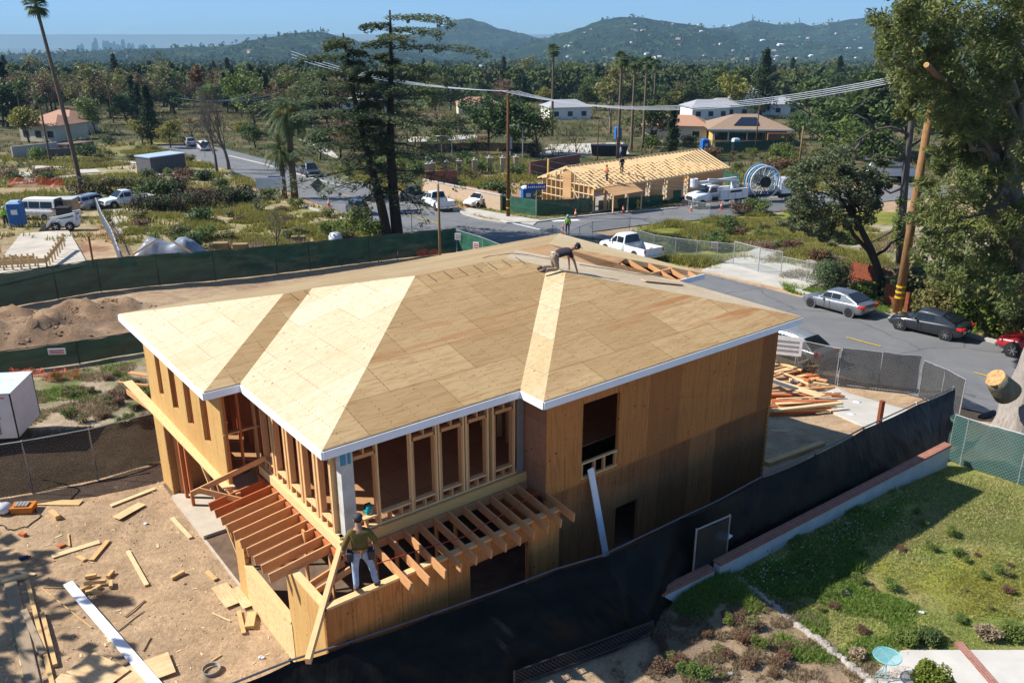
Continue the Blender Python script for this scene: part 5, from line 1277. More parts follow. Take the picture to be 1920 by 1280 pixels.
# ================================================================== PEOPLE
skinm=flat('skin',(.36,.19,.12),.6,var=.06)
def skinobj(name,verts,edges,rad,mat,parent,root=0,sub=1):
    me=bpy.data.meshes.new(name); me.from_pydata([tuple(v) for v in verts],edges,[]); o=bpy.data.objects.new(name,me); COL.objects.link(o); o.parent=parent
    sm=o.modifiers.new('skin','SKIN'); sm.use_smooth_shade=True
    for i,r in enumerate(rad):
        d=me.skin_vertices[0].data[i]; d.radius=(r,r) if not hasattr(r,'__len__') else r; d.use_root=(i==root)
    sb=o.modifiers.new('sub','SUBSURF'); sb.levels=sub; sb.render_levels=2
    me.materials.append(mat); return o
def person(loc,rz,J,shirt,trouser,boots,hat,label,sleeves='long',extra=None,hatkind='cap',s=1.0):
    t=empty('person',loc,rz,label,'person'); t.scale=(s,s,s)
    V=lambda k: Vector(J[k])
    vs=[];ed=[];rd=[]
    def add(p,r,par=None):
        vs.append(Vector(p)); rd.append(r); 
        if par is not None: ed.append((par,len(vs)-1))
        return len(vs)-1
    pel=add(V('pelvis'),(.145,.11)); wst=add(V('pelvis').lerp(V('chest'),.5),(.13,.10),pel); ch=add(V('chest'),(.155,.115),wst)
    nk=add(V('chest').lerp(V('head'),.52),.06,ch); hd=add(V('head'),(.080,.092),nk); up=(V('head')-V('chest')).normalized(); tp=add(V('head')+up*.10,(.07,.085),hd)
    fw=Vector(J.get('face',(0,1,0))).normalized(); add(V('head')+fw*.095-up*.015,.018,hd)
    for sd in ('L','R'):
        sh=add(V('sh'+sd),.062,ch); el=add(V('el'+sd),.043,sh); wr=add(V('ha'+sd),.030,el)
        hdn=(V('ha'+sd)-V('el'+sd)).normalized(); side=hdn.cross(Vector(J.get('palm'+sd,(0,1,0)))).normalized()
        pl=add(V('ha'+sd)+hdn*.07,.032,wr); nrm=side.cross(hdn)
        for q,(o_,l) in enumerate(((-.033,.065),(-.012,.078),(.010,.074),(.031,.058))):
            a=add(vs[pl]+side*o_+hdn*.035,.0095,pl); b=add(vs[a]+hdn*l*.5+nrm*.012,.009,a); add(vs[b]+hdn*l*.35+nrm*.03,.008,b)
        a=add(vs[wr]+side*-.045+hdn*.03+nrm*.02,.011,wr); add(vs[a]+hdn*.045+nrm*.025,.009,a)
        hp=add(V('hip'+sd),.088,pel); kn=add(V('kn'+sd),.058,hp); an=add(V('an'+sd),.042,kn)
        tn=add(V('toe'+sd),.036,an)
    obj_b=skinobj('body',vs,ed,rd,skinm,t)
    # shirt
    vs=[];ed=[];rd=[]
    a=add(V('pelvis')+ (V('chest')-V('pelvis')).normalized()*.04,(.185,.14)); b=add(V('pelvis').lerp(V('chest'),.5),(.185,.14),a); c=add(V('chest'),(.215,.15),b); add(V('chest').lerp(V('head'),.42),.072,c)
    for sd in ('L','R'):
        q=add(V('sh'+sd),.078,c); e=V('el'+sd); w_=V('ha'+sd)
        if sleeves=='long': m_=add(e,.070,q); add(e.lerp(w_,.88),.050,m_)
        else: add(V('sh'+sd).lerp(e,.65),.066,q)
    skinobj('shirt',vs,ed,rd,shirt,t)
    vs=[];ed=[];rd=[]
    a=add(V('pelvis'),(.165,.13)); add(V('pelvis').lerp(V('chest'),.22),(.155,.125),a)
    for sd in ('L','R'):
        q=add(V('hip'+sd),.105,a); k=add(V('kn'+sd),.078,q); add(V('kn'+sd).lerp(V('an'+sd),.92),.064,k)
    skinobj('trousers',vs,ed,rd,trouser,t)
    for sd in ('L','R'):
        skinobj('boot',[V('an'+sd).lerp(V('kn'+sd),.12),V('an'+sd),V('toe'+sd)],[(0,1),(1,2)],[.062,.066,.052],boots,t)
    # hair and hat, ears
    m=MB(); h=V('head'); z=up; rot=z.to_track_quat('Z','Y').to_matrix()
    def loc_(v): return h+rot@Vector(v)
    m.ball((0,0,.0),(.088,.095,.10),12,8); m.v=[tuple(loc_((x,y-.012,zz+.035))) for x,y,zz in m.v]; obj('hair',m,flat('hair_dark',(.02,.015,.012),.8),t,smooth=True)
    m=MB(); 
    if hatkind=='hard': m.ball((0,0,0),(.125,.145,.115),14,8); m.lathe([(.10,-.01),(.165,-.015),(.165,.005),(.10,.012)],n=16)
    else: m.ball((0,0,0),(.103,.112,.085),14,8)
    m.v=[tuple(loc_((x,y,zz+.085))) for x,y,zz in m.v]; hat_=obj('hat',m,hat,t,smooth=True)
    if hatkind=='cap':
        side=fw.cross(up).normalized(); m=MB(); m.hexa([h+up*.085+fw*.07+side*.08,h+up*.085+fw*.07-side*.08,h+up*.06+fw*.19-side*.05,h+up*.06+fw*.19+side*.05,h+up*.1+fw*.07+side*.08,h+up*.1+fw*.07-side*.08,h+up*.072+fw*.19-side*.05,h+up*.072+fw*.19+side*.05]); obj('hat_brim',m,hat,t)
    m=MB(); side=fw.cross(up).normalized()
    for s_ in (1,-1): m.ball(tuple(h+side*s_*.085+up*.01),(.018,.022,.032),8,6)
    obj('ear',m,skinm,t,smooth=True)
    m=MB()
    for s_ in (1,-1): m.ball(tuple(h+side*s_*.032+up*.02+fw*.082),.013,8,6)
    obj('eye',m,flat('eye_white',(.6,.6,.6),.3),t,smooth=True)
    m=MB(); m.beam(h+fw*.092-up*.055+side*.025,h+fw*.092-up*.055-side*.025,.01,.012); obj('mouth',m,flat('lips',(.28,.10,.08),.5),t)
    if extra: extra(t,J)
    return t
olive=flat('olive_shirt',(.13,.095,.025),.85,var=.2,sc=8); jeans=flat('light_jeans',(.30,.38,.50),.85,var=.25,sc=9); bootm=flat('work_boot',(.10,.08,.07),.8); greyhat=flat('grey_cap',(.05,.05,.055),.8,var=.3); leath=flat('tool_leather',(.05,.045,.05),.8,var=.3); tan=flat('belt_tan',(.30,.14,.05),.7)
stand=dict(pelvis=(0,0,.98),chest=(0,.05,1.36),head=(0,.10,1.66),face=(0,1,-.5),shL=(-.19,.04,1.43),elL=(-.32,-.02,1.17),haL=(-.34,.12,.98),shR=(.19,.04,1.43),elR=(.33,.02,1.19),haR=(.31,.20,1.02),
    hipL=(-.10,0,.92),knL=(-.13,.06,.52),anL=(-.13,-.04,.09),toeL=(-.16,.14,.04),hipR=(.10,0,.92),knR=(.22,.10,.53),anR=(.30,.02,.10),toeR=(.36,.19,.05))
def belt(t,J):
    m=MB(); p=Vector(J['pelvis'])+Vector((0,0,.07)); m.lathe([(.15,-.03),(.172,-.03),(.172,.035),(.15,.035)],(p.x,p.y,p.z),18); m.v=[(x,p.y+(y-p.y)*.8,z) for x,y,z in m.v]; obj('belt',m,tan,t)
    for s in (1,-1):
        m=MB(); c=p+Vector((s*.22,-.01,-.13)); m.hexa([c+Vector(q) for q in ((-.06,-.09,-.12),(.06,-.09,-.12),(.06,.09,-.12),(-.06,.09,-.12),(-.08,-.11,.10),(.08,-.11,.10),(.08,.11,.10),(-.08,.11,.10))]); obj('tool_pouch',m,leath,t,bevel=.02)
        m=MB(); m.tube([c+Vector((s*.05,-.04,.0)),c+Vector((s*.06,-.05,.2))],.013,6); m.tube([c+Vector((s*.0,.05,.0)),c+Vector((0,.06,.16))],.01,6); obj('hand_tool',m,flat('tool_steel',(.4,.4,.42),.4,.8),t)
    m=MB(); m.tube([p+Vector((.02,-.15,.02)),p+Vector((.02,-.16,-.12))],.02,6); obj('hammer_holder',m,tan,t)
wp=W3(6.83,14.02,2.725)
person(wp,R(12),stand,olive,jeans,bootm,greyhat,'man in olive shirt, pale jeans and tool belt standing on the lower wall top','long',belt,s=1.0)
kneel=dict(pelvis=(-.05,0,.50),chest=(.38,0,.62),head=(.66,.0,.73),face=(.9,.1,-.5),shL=(.42,.19,.60),elL=(.50,.21,.32),haL=(.52,.22,.08),shR=(.42,-.19,.60),elR=(.56,-.22,.33),haR=(.64,-.22,.08),palmL=(0,0,-1),palmR=(0,0,-1),
    hipL=(-.05,.11,.46),knL=(-.02,.15,.08),anL=(-.44,.14,.09),toeL=(-.56,.14,.03),hipR=(-.05,-.11,.46),knR=(.05,-.15,.08),anR=(-.38,-.16,.09),toeR=(-.50,-.16,.03))
navy=flat('dark_navy_shirt',(.025,.022,.035),.85,var=.2); khaki=flat('khaki_trousers',(.27,.20,.14),.85,var=.2); blk=flat('black_cap',(.012,.012,.014),.8)
kz=ZE+rN*PT+.02
kp=W3(16.72,19.42,kz-.03)
def lowback(t,J):
    m=MB(); m.b2((-.12,-.10,.585),(-.03,.10,.60)); obj('waistband',m,flat('white_band',(.5,.5,.55),.8),t)
person(kp,R(12),kneel,navy,khaki,bootm,blk,'man in dark shirt and khaki trousers on hands and knees on the roof','short',lowback,s=.98)
hv=flat('hi_vis_vest',(.30,.62,.05),.8); hhat=flat('hard_hat_teal',(.20,.45,.42),.4)
stand2=dict(stand); stand2.update(knR=(.12,.06,.52),anR=(.13,-.02,.09),toeR=(.16,.15,.04),elL=(-.27,.02,1.16),haL=(-.26,.10,.93),elR=(.27,.02,1.16),haR=(.26,.12,.93),face=(0,1,0),head=(0,.06,1.66))
dkt=flat('navy_trousers',(.02,.03,.06),.85)
person(G(1064,440)+Vector((0,0,.09)),R(170),stand2,hv,dkt,bootm,hhat,'flagger in bright green vest and hard hat standing in the street beyond the roof peak',hatkind='hard')
def flagt(t,J):
    pass
lw=flat('light_blue_shirt',(.25,.38,.6),.85); ors=flat('orange_vest',(.6,.14,.03),.85)
# ================================================================== FENCES
galv=flat('galvanised_pipe',(.42,.43,.44),.45,.5,.5,var=.12); dkpipe=flat('dark_pipe',(.05,.05,.055),.5,.4)
green_s=screenmat('green_windscreen',(.010,.055,.035),.03,.7,(.028,.13,.085)); black_s=screenmat('black_windscreen',(.005,.0045,.004),.0,.42,(.018,.016,.014),spec=.10); black_t=screenmat('black_screen_thin',(.012,.012,.012),.13,.6,(.03,.028,.025))
mesh_g=linkmat('chain_link',(.34,.36,.37),.13,.085); mesh_b=linkmat('chain_link_black',(.10,.10,.11),.10,.12,.3)
def fence(name,pts,h,label,fabric=None,mesh=None,pipe=None,lean=(0,0),cat='fence',group=None,step=3.0,rail=True,sag=.06,fab_h=None,r=.028,botrail=False,postevery=True,z0=.05,ripple=.05,behind=False):
    """pts: world ground points; posts at each point plus every `step` metres"""
    base=Vector(pts[0]); t=empty(name,base,0,label,cat,group)
    P_=[]
    for a,b in zip(pts,pts[1:]):
        L=(b-a).length; k=max(1,round(L/step))
        for i in range(k): P_.append(a.lerp(b,i/k))
    P_.append(pts[-1]); P_=[Vector((p.x,p.y,p.z))-base for p in P_]
    ln=Vector((lean[0],lean[1],0)); top=[p+ln+Vector((0,0,h)) for p in P_]
    if postevery:
        for p,q in zip(P_,top):
            m=MB(); m.tube([p-Vector((0,0,.2)),q+Vector((0,0,.03))],r,7); obj('post',m,pipe or galv,t)
    if rail:
        m=MB()
        for a,b in zip(top,top[1:]): m.tube([a,b],r*.75,6)
        if botrail:
            for a,b in zip(P_,P_[1:]): m.tube([a+Vector((0,0,.12)),b+Vector((0,0,.12))],r*.75,6)
        obj('rail',m,pipe or galv,t)
    fh=fab_h or h
    def cloth(nm,mat,off,hh):
        for i,(a,b) in enumerate(zip(P_,P_[1:])):
            d=(b-a); L=d.length; x=d.normalized(); nrm=Vector((x.y,-x.x,0))*off; ln2=ln
            nx=8; nz=4; vs=[];fs=[]
            ang=math.atan2(x.y,x.x); Mi=Matrix.Rotation(-ang,3,'Z')
            for ix in range(nx+1):
                for iz in range(nz+1):
                    s_=ix/nx; u_=iz/nz
                    sg=-sag*math.sin(math.pi*s_)*u_*rnd()*1.0
                    bulge=ripple*(noise.noise(Vector((s_*3+i*7,u_*2,off*9)))) 
                    q=a+d*s_+Vector((0,0,z0+(hh-z0)*u_))+ln2*u_+nrm+Vector((x.y,-x.x,0))*bulge; q.z+=sg
                    w_=Mi@(q-a); vs.append(tuple(w_))
            for ix in range(nx):
                for iz in range(nz): k=ix*(nz+1)+iz; fs.append((k,k+nz+1,k+nz+2,k+1))
            m=MB(); m.raw(vs,fs); o=obj(nm,m,mat,t,smooth=True); o.location=a; o.rotation_euler=(0,0,ang)
    if fabric: cloth('screen_fabric',fabric,.02 if not behind else -.03,fh)
    if mesh: cloth('wire_mesh',mesh,.045 if not fabric else (.05),h)
    return t
def gpts(*px): return [G(*p) for p in px]
fence('screened_fence',gpts((-260,622),(0,580),(110,561),(190,547),(300,536),(405,527),(520,514),(640,499),(745,486),(855,474)),2.05,'long dark green screened fence running across behind the house and the soil heaps',green_s,None,dkpipe,step=3.2,ripple=.12)
fence('screened_gate',gpts((858,476),(905,492),(950,512)),2.0,'green screened panel with a white frame at the street end of the long green fence',green_s,None,galv,step=3.5)
fence('screened_fence',gpts((-120,716),(0,703),(150,682),(275,660)),1.08,'low green screened fence below the soil heaps at the left',green_s,None,dkpipe,step=2.2,ripple=.1)
fence('screened_fence',gpts((-120,955),(62,925),(184,900),(312,864)),1.86,'black screened chain-link fence at the left behind the white trailer',black_t,mesh_b,galv,step=3.1,ripple=.03)
fence('screened_fence',gpts((917,388),(962,398),(1007,405),(1060,404),(1115,399)),1.75,'green screened fence wrapping the street corner lot in front of the framed roof',green_s,None,dkpipe,step=2.6)
fence('screened_fence',gpts((1122,398),(1180,392),(1242,386)),1.3,'lower green screened fence in front of the framed house, right of the first one',green_s,None,dkpipe,step=3)
fence('screened_fence',gpts((1250,382),(1275,380)),1.5,'short green fence end behind the bucket truck bonnet',green_s,None,dkpipe,step=3)
fence('screened_fence',gpts((1340,288),(1400,286),(1470,281)),2.0,'green screened fence in front of the yellow house',green_s,None,dkpipe,step=4)
fence('screened_fence',gpts((1385,352),(1350,345),(1322,338)),1.8,'green fence piece behind the bucket truck boom',green_s,None,dkpipe,step=4)
fence('screened_fence',gpts((790,288),(900,284),(1010,286)),1.6,'grey-black screened fence beyond the planted lot behind the street pole',black_t,None,dkpipe,step=4)
fence('chain_link_fence',gpts((1185,466),(1225,479),(1265,486),(1305,491),(1343,495),(1374,498)),1.75,'chain-link fence with green haze of weeds along the green lot',None,linkmat('chain_link_far',(.30,.36,.34),.1,.12,.2),galv,step=3)
g1=fence('chain_link_gate',gpts((1374,498),(1421,512),(1463,520)),1.95,'open-mesh double gate across the concrete drive of the green lot',None,linkmat('chain_link_far',(.3,.3,.3)),galv,step=3.4,botrail=True,r=.04)
fence('chain_link_fence',gpts((1463,520),(1511,531),(1560,541)),1.6,'sagging chain-link fence right of the double gate',None,linkmat('chain_link_far',(.3,.3,.3)),galv,step=2)
fence('chain_link_fence',gpts((1290,402),(1330,408),(1370,404),(1480,394)),1.5,'thin wire fence along the side road in front of the bucket truck',None,linkmat('chain_link_far',(.3,.3,.3)),galv,step=3)
fence('chain_link_fence',gpts((1035,455),(1060,470),(1110,448),(1180,440)),1.6,'wire fence posts by the street corner right of the roof peak',None,linkmat('chain_link_far',(.3,.3,.3)),galv,step=3.2)
# street-side panels
pm=screenmat('grey_black_screen',(.016,.016,.017),.18,.7,(.035,.034,.032))
def up_fence(px,h,label,**k): return fence('fence_panel',gpts(*px),h,label,**k)
up_fence(((1392,682),(1488,704),(1566,722)),1.95,'street-side chain-link panel with black screen behind the lumber pile',fabric=pm,mesh=mesh_g,pipe=galv,botrail=True,step=4,group=None)
up_fence(((1570,724),(1645,733),(1716,741)),1.95,'widest free-standing black-screened panel, leaning by the street between two others',fabric=pm,mesh=mesh_g,pipe=galv,botrail=True,step=4,lean=(.1,.25))
up_fence(((1722,745),(1760,765),(1796,790)),1.9,'short black-screened panel turned towards the corner at the right',fabric=pm,mesh=mesh_g,pipe=galv,botrail=True,step=2.2)
gg=screenmat('teal_windscreen',(.016,.07,.06),.12,.7,(.03,.12,.10))
fence('screened_fence',gpts((1776,862),(1800,872),(1908,908),(2060,958)),1.78,'teal-green screened chain-link fence closing the grass yard at the right',gg,mesh_g,galv,step=3.4,behind=False,ripple=.02)
# front black fence, leaning over the yard wall
tops=[((420,1290),.6),((545,1240),.6),((655,1206),.7),((807,1154),.85),((960,1100),.9),((1040,1069),.9),((1127,1044),.75),((1280,971),.35),((1345,941),.2),((1431,894),.1),((1530,851),.1),((1620,803),.05),((1720,757),0),((1790,728),0)]
bf=empty('screened_fence',at_z(545,1240,0),0,'long black windscreen fence leaning along the shaded side of the house','fence')
b0=bf.location.copy(); T_=[];B_=[]
for (px,py),l in tops:
    p=at_z(px,py,1.75)
    for _ in range(3): p=at_z(px,py,1.75+T(p.x,p.y))
    T_.append(p-b0); q=Vector((p.x+.62*l,p.y-.78*l,0))
    if px>=1345:
        WA=at_z(1345,1052,.58).xy;WB=at_z(1778,830,.58).xy; dw=WB-WA; s_=max(0,min(1.02,(p.xy-WA).dot(dw)/dw.length_squared)); f=WA+dw*s_+Vector((-dw.y,dw.x)).normalized()*.16; k_=min(1,(px-1345)/90+.5); q=Vector((q.x*(1-k_)+f.x*k_,q.y*(1-k_)+f.y*k_,0))
    ex={1:(660,1420),2:(790,1355),3:(930,1300),4:(1078,1246),5:(1152,1222),6:(1225,1180)}.get(len(B_))
    if ex: q=at_z(*ex,0)
    q.z=T(q.x,q.y)+.05; B_.append(q-b0)
for i,(a,b) in enumerate(zip(T_,B_)):
    hb_=Vector((-.06,.08,0)); m=MB(); m.tube([b-Vector((0,0,.2))+hb_*(2 if i>6 else 1),a+Vector((0,0,.05))+hb_*.5],.03,7); obj('post',m,dkpipe if i<11 else galv,bf)
m=MB()
for a,b in zip(T_,T_[1:]): m.tube([a+Vector((0,0,.04)),b+Vector((0,0,.04))],.024,6)
obj('rail',m,flat('dull_pipe',(.13,.13,.15),.5,.4),bf)
vs=[];fs=[];cnt=0;nz=14
for i in range(len(T_)-1):
    k=22
    for j in range(k+(1 if i==len(T_)-2 else 0)):
        s_=j/k; a=T_[i].lerp(T_[i+1],s_); b=B_[i].lerp(B_[i+1],s_)
        out=Vector((.62,-.78,0)); bil=.20 if i<6 else .05
        for z in range(nz+1):
            u_=z/nz; w_=math.sin(math.pi*u_)
            nn=noise.noise(Vector((cnt*.073,u_*1.5,3)))+.55*noise.noise(Vector((cnt*.2+u_*3.5,u_*2,8)))+.28*noise.noise(Vector((cnt*.6+u_*6,u_*2.5,18)))
            rdg=abs(noise.noise(Vector((cnt*.11+u_*2.2,u_*.6,33))))+.6*abs(noise.noise(Vector((cnt*.27-u_*3.1,u_*.8,44)))); q=a.lerp(b,u_)+out*(w_*bil*(.4+nn)+.03+w_*.26*rdg*(1 if i<7 else .4))+Vector((0,0,-.05*math.sin(math.pi*s_)*(1-u_)+.06*nn*w_))
            vs.append(tuple(q))
        cnt+=1
for i in range(cnt-1):
    for z in range(nz): k=i*(nz+1)+z; fs.append((k,k+1,k+nz+2,k+nz+1))
m=MB(); m.raw(vs,fs); obj('screen_fabric',m,black_s,bf,smooth=True)
# a bare mesh panel standing in it and a white-edged strip near its foot
pa,pb=at_z(1283,985,1.6),at_z(1346,950,1.75)
t=fence('fence_panel',[Vector((pa.x+.25,pa.y-.35,0)),Vector((pb.x+.25,pb.y-.35,0))],1.7,'framed black mesh panel leaning against the long black fence beside the brick wall end',fabric=black_t,mesh=mesh_b,pipe=galv,step=4,botrail=True)
pa,pb=G(965,1292),G(1222,1196)
t=fence('fence_panel',[pa,pb],.5,'low strip of black wire mesh along the foot of the long black fence',mesh=mesh_b,pipe=dkpipe,step=4,botrail=True)
# ---- brick-capped yard wall
def yardwall(a,b,h,label,w_=.22,end=False):
    a=Vector(a);b=Vector(b);L=(b-a).to_2d().length; ang=math.atan2(b.y-a.y,b.x-a.x)
    t=empty('brick_capped_wall',a,ang,label,'wall')
    m=MB(); m.b2((0,-w_/2,-.5),(L,w_/2,h)); obj('wall',m,flat('pale_blue_render',(.50,.52,.50),.9,var=.12,sc=2,bmp=.2),t)
    bm_,bn,bb=nt('brick_cap_'+str(round(L,1)),.85,0,.2); br=N(bn,'ShaderNodeTexBrick'); bn.links.new(coords(bn,(1,1,1)),br.inputs['Vector']); br.inputs['Scale'].default_value=1; br.inputs['Brick Width'].default_value=.105; br.inputs['Row Height'].default_value=1.0; br.offset=0
    br.inputs['Mortar Size'].default_value=.008; br.inputs['Color1'].default_value=(.36,.13,.08,1); br.inputs['Color2'].default_value=(.27,.09,.06,1); br.inputs['Mortar'].default_value=(.3,.26,.22,1); bn.links.new(br.outputs[0],bb.inputs['Base Color'])
    m=MB(); m.b2((-.02,-w_/2-.03,h),(L,w_/2+.03,h+.07)); obj('brick_cap',m,bm_,t,bevel=.008)
    return t
A=at_z(1345,1052,.58); B=at_z(1778,830,.58)
yardwall((A.x,A.y,0),(B.x,B.y,0),.50,'long low pale blue wall with a red brick cap between the black fence and the grass')
A2=at_z(1196,1128,.48); B2=at_z(1335,1056,.55)
yardwall((A2.x,A2.y,0),(B2.x,B2.y,0),.40,'short weedy wall end with a red brick cap left of the grass yard')
# rubble edging between lawn and weeds
m=MB(); rg=random.Random(4)
for i in range(70):
    s_=i/69; p=G(1380+ (1650-1380)*s_+rg.uniform(-3,3),1085+(1290-1085)*s_); r_=rg.uniform(.05,.11); m.ball((p.x,p.y,p.z+.03),(r_*1.3,r_*1.2,r_*.8),7,5,jit=.35)
tag(obj('stone_edging',m,flat('rubble_stone',(.36,.32,.28),.9,var=.25,bmp=.4)),'crumbling pale stone edging between the lawn and the weedy bank','edging')
# brown steel post, bins, pipes
p=G(1645,812); m=MB(); m.b2((-.075,-.075,-.2),(.075,.075,1.38)); m.b2((-.08,-.08,1.38),(.08,.08,1.40)); tag(obj('steel_post',m,flat('rust_primer',(.20,.055,.025),.6,var=.2),loc=p,rz=.3),'rust-red square steel post standing in the dirt behind the black fence','post')
def bin_(p,rz,label,c):
    t=empty('wheelie_bin',p,rz,label,'bin'); m=MB(); m.hexa([(-.24,-.26,.1),(.24,-.26,.1),(.24,.26,.1),(-.24,.26,.1),(-.3,-.34,1.0),(.3,-.34,1.0),(.3,.34,1.0),(-.3,.34,1.0)]); obj('body',m,c,t,bevel=.03)
    m=MB(); m.hexa([(-.33,-.38,1.0),(.33,-.38,1.0),(.33,.38,1.0),(-.33,.38,1.0),(-.28,-.3,1.1),(.28,-.3,1.1),(.28,.3,1.1),(-.28,.3,1.1)]); obj('lid',m,c,t,bevel=.02)
    for s in (1,-1):
        m=MB(); m.lathe([(.02,-.03),(.11,-.03),(.11,.03),(.02,.03)],(s*.27,.28,.11),12,axis='y'); obj('wheel',m,darkp,t)
gbin=flat('bin_green',(.025,.06,.045),.5)
bin_(G(1786,832),.3,'dark green wheelie bin tucked behind the corner of the teal fence',gbin)
q=G(1850,784); m=MB(); m.tube([(-.45,0,.14),(.45,0,.16)],.13,12); tag(obj('drain_pipe',m,flat('black_pipe',(.02,.02,.022),.5),loc=q,rz=.5),'short fat black pipe lying on the pavement by the sawn-off trunk','pipe')
# ================================================================== SIGNS, POLES, LAMPS
signb=flat('street_sign_blue',(.02,.07,.33),.4); signw=flat('sign_white',(.75,.75,.74),.5)
def txt(s,size,mat,parent,loc,rot,name='lettering'):
    c=bpy.data.curves.new(name,'FONT'); c.body=s; c.size=size; c.align_x='CENTER'; c.align_y='CENTER'; c.extrude=.003; o=bpy.data.objects.new(name,c); COL.objects.link(o); o.parent=parent; o.location=loc; o.rotation_euler=rot; c.materials.append(mat); return o
def street_sign(px,py,top,w_,label,h_=.42):
    p=G(px,py); tz=at_y(px,top,p.y).z; hh=tz-p.z; t=empty('street_sign',p,.15,label,'sign')
    m=MB(); m.tube([(0,0,-.2),(0,0,hh-h_)],.035,7); obj('post',m,galv,t)
    m=MB(); m.b2((-w_/2,-.015,hh-h_),(w_/2,.015,hh)); obj('sign_panel',m,signb,t,bevel=.005)
    m=MB(); 
    for k in range(9):
        x=-w_*.4+w_*.8*k/8; m.b2((x-w_*.03,-.022,hh-h_*.68),(x+w_*.028,-.017,hh-h_*(.32+.08*(k%3==1)))) 
    obj('lettering',m,signw,t); return t
street_sign(773,445,393,1.9,'blue street name sign on a thin post beside the cedar trunks')
street_sign(523,380,330,1.9,'blue street name sign left of the date palms')
street_sign(1005,408,345,2.1,'blue street name sign with a small topper at the fenced corner lot',.6)
# white blank board sign
p=G(486,381); t=empty('notice_board',p,.1,'blank white board sign on two posts left of the date palms','sign')
m=MB(); m.b2((-.15,-.06,0),(-.03,.06,3.0)); m.b2((2.7,-.06,1.6),(2.82,.06,3.0)); obj('post',m,signw,t); m=MB(); m.b2((-.05,-.03,1.7),(2.7,.03,2.95)); obj('board',m,signw,t)
p=G(598,380); t=empty('road_sign',p,.2,'back of a diamond road sign tilted above a red-based post','sign'); m=MB(); m.tube([(0,0,0),(0,0,1.7)],.04,6); obj('post',m,galv,t); m=MB(); m.hexa([(q[0],-.02 if i<4 else .02,q[1]) for i,q in enumerate([(0,1.1),(.95,1.9),(.1,2.9),(-.85,2.1)]*2)]); obj('sign_panel',m,flat('sign_back_grey',(.09,.09,.10),.5),t)
p=G(385,297); t=empty('road_sign',p,.2,'small grey diamond sign back in front of the far bend','sign'); m=MB(); m.tube([(0,0,0),(0,0,2.3)],.05,6); obj('post',m,galv,t); m=MB(); m.hexa([(q[0],-.02 if i<4 else .02,q[1]) for i,q in enumerate([(0,1.6),(.8,2.3),(0,3.0),(-.8,2.3)]*2)]); obj('sign_panel',m,flat('sign_back_grey',(.09,.09,.10)),t)
def notice(p,w_,h_,z,rz,label,red=True):
    t=empty('notice',p,rz,label,'sign'); m=MB(); m.b2((-w_/2,-.012,z),(w_/2,.012,z+h_)); obj('sign_panel',m,signw,t)
    m=MB()
    for k in range(3): m.b2((-w_*.4,-.018,z+h_*(.18+.24*k)),(w_*.4,-.014,z+h_*(.30+.24*k)))
    obj('lettering',m,flat('sign_red',(.55,.03,.03),.5) if red else flat('sign_grey',(.3,.3,.32),.5),t)
notice(G(1337,490)+Vector((0,-.12,0)),.55,.55,1.1,-.1,'red and white warning notice on the chain-link fence of the green lot')
notice(G(1472,705)+Vector((-.2,-.25,.1)),1.5,1.0,1.15,-.3,'big plain white notice sheet fixed to the fence beside the house corner',False)
notice(G(857,478)+Vector((.1,-.15,0)),.5,.55,1.3,-.2,'white notice on the green panel near the street corner',False)
notice(G(893,489)+Vector((0,-.1,0)),.5,.6,.95,-.3,'small red and white notice on the green panel right of the white one')
notice(G(116,692)+Vector((0,-.12,0)),.75,.28,.75,.1,'long pale pink notice on the low green fence')
# utility poles
wood=bark('pole_wood',(.36,.20,.09)); woodd=bark('pole_wood_dark',(.13,.075,.045))
yband=flat('yellow_band',(.60,.40,.02),.5)
def upole(px,py,top,r,mat,label,lean=0,bands=(),arms=()):
    p=G(px,py); tt=at_y(px,top,p.y); h=tt.z-p.z; t=empty('utility_pole',p,0,label,'pole')
    x1=lean; m=MB(); m.tube([(0,0,-.4),(x1*.5,0,h*.5),(x1,0,h)],[r,r*.88,r*.72],12); obj('pole',m,mat,t,smooth=True)
    for z in bands: m=MB(); m.tube([(x1*z/h,0,z),(x1*(z+.12)/h,0,z+.12)],r+.012,12); obj('band',m,yband,t)
    for (z,l,ang) in arms:
        m=MB(); d=Vector((math.cos(ang),math.sin(ang),0))*l/2; m.beam(Vector((x1,0,z))-d,Vector((x1,0,z))+d,.1,.13); obj('crossarm',m,mat,t)
        for q in (-.9,-.45,.45,.9):
            m=MB(); m.lathe([(.03,0),(.07,.03),(.05,.1),(.07,.14),(.03,.2)],tuple(Vector((x1,0,z+.07))+d*q),8); obj('insulator',m,flat('insulator_grey',(.35,.35,.38),.3),t)
    return t,h,p
px_,h1,p1=upole(953,408,168,.20,bark('pole_redbrown',(.17,.075,.035)),'straight reddish-brown utility pole at the street corner with yellow bands',0,(1.0,1.9),())
m=MB(); m.beam((-1.3,.4,h1-.3),(1.3,-.4,h1-.3),.1,.12); obj('crossarm',m,woodd,px_)
m=MB(); m.tube([(.25,0,h1*.55),(.25,0,h1*.64)],.16,10); m.tube([(.2,-.1,h1*.5),(.2,-.1,h1*.53)],.1,8); obj('transformer',m,flat('transformer_grey',(.30,.31,.33),.4),px_)
m=MB(); m.tube([(0,0,.3),(-.22,0,.3),(-.22,0,0)],.05,6); obj('conduit',m,galv,px_)
pt2,h2,p2=upole(1682,586,120,.29,wood,'stout light brown utility pole rising into the big tree with yellow bands',0,(1.0,1.35,1.7))
m=MB(); m.beam((-1.9,.2,h2-.9),(1.2,-.2,h2-.9),.12,.14); obj('crossarm',m,wood,pt2)
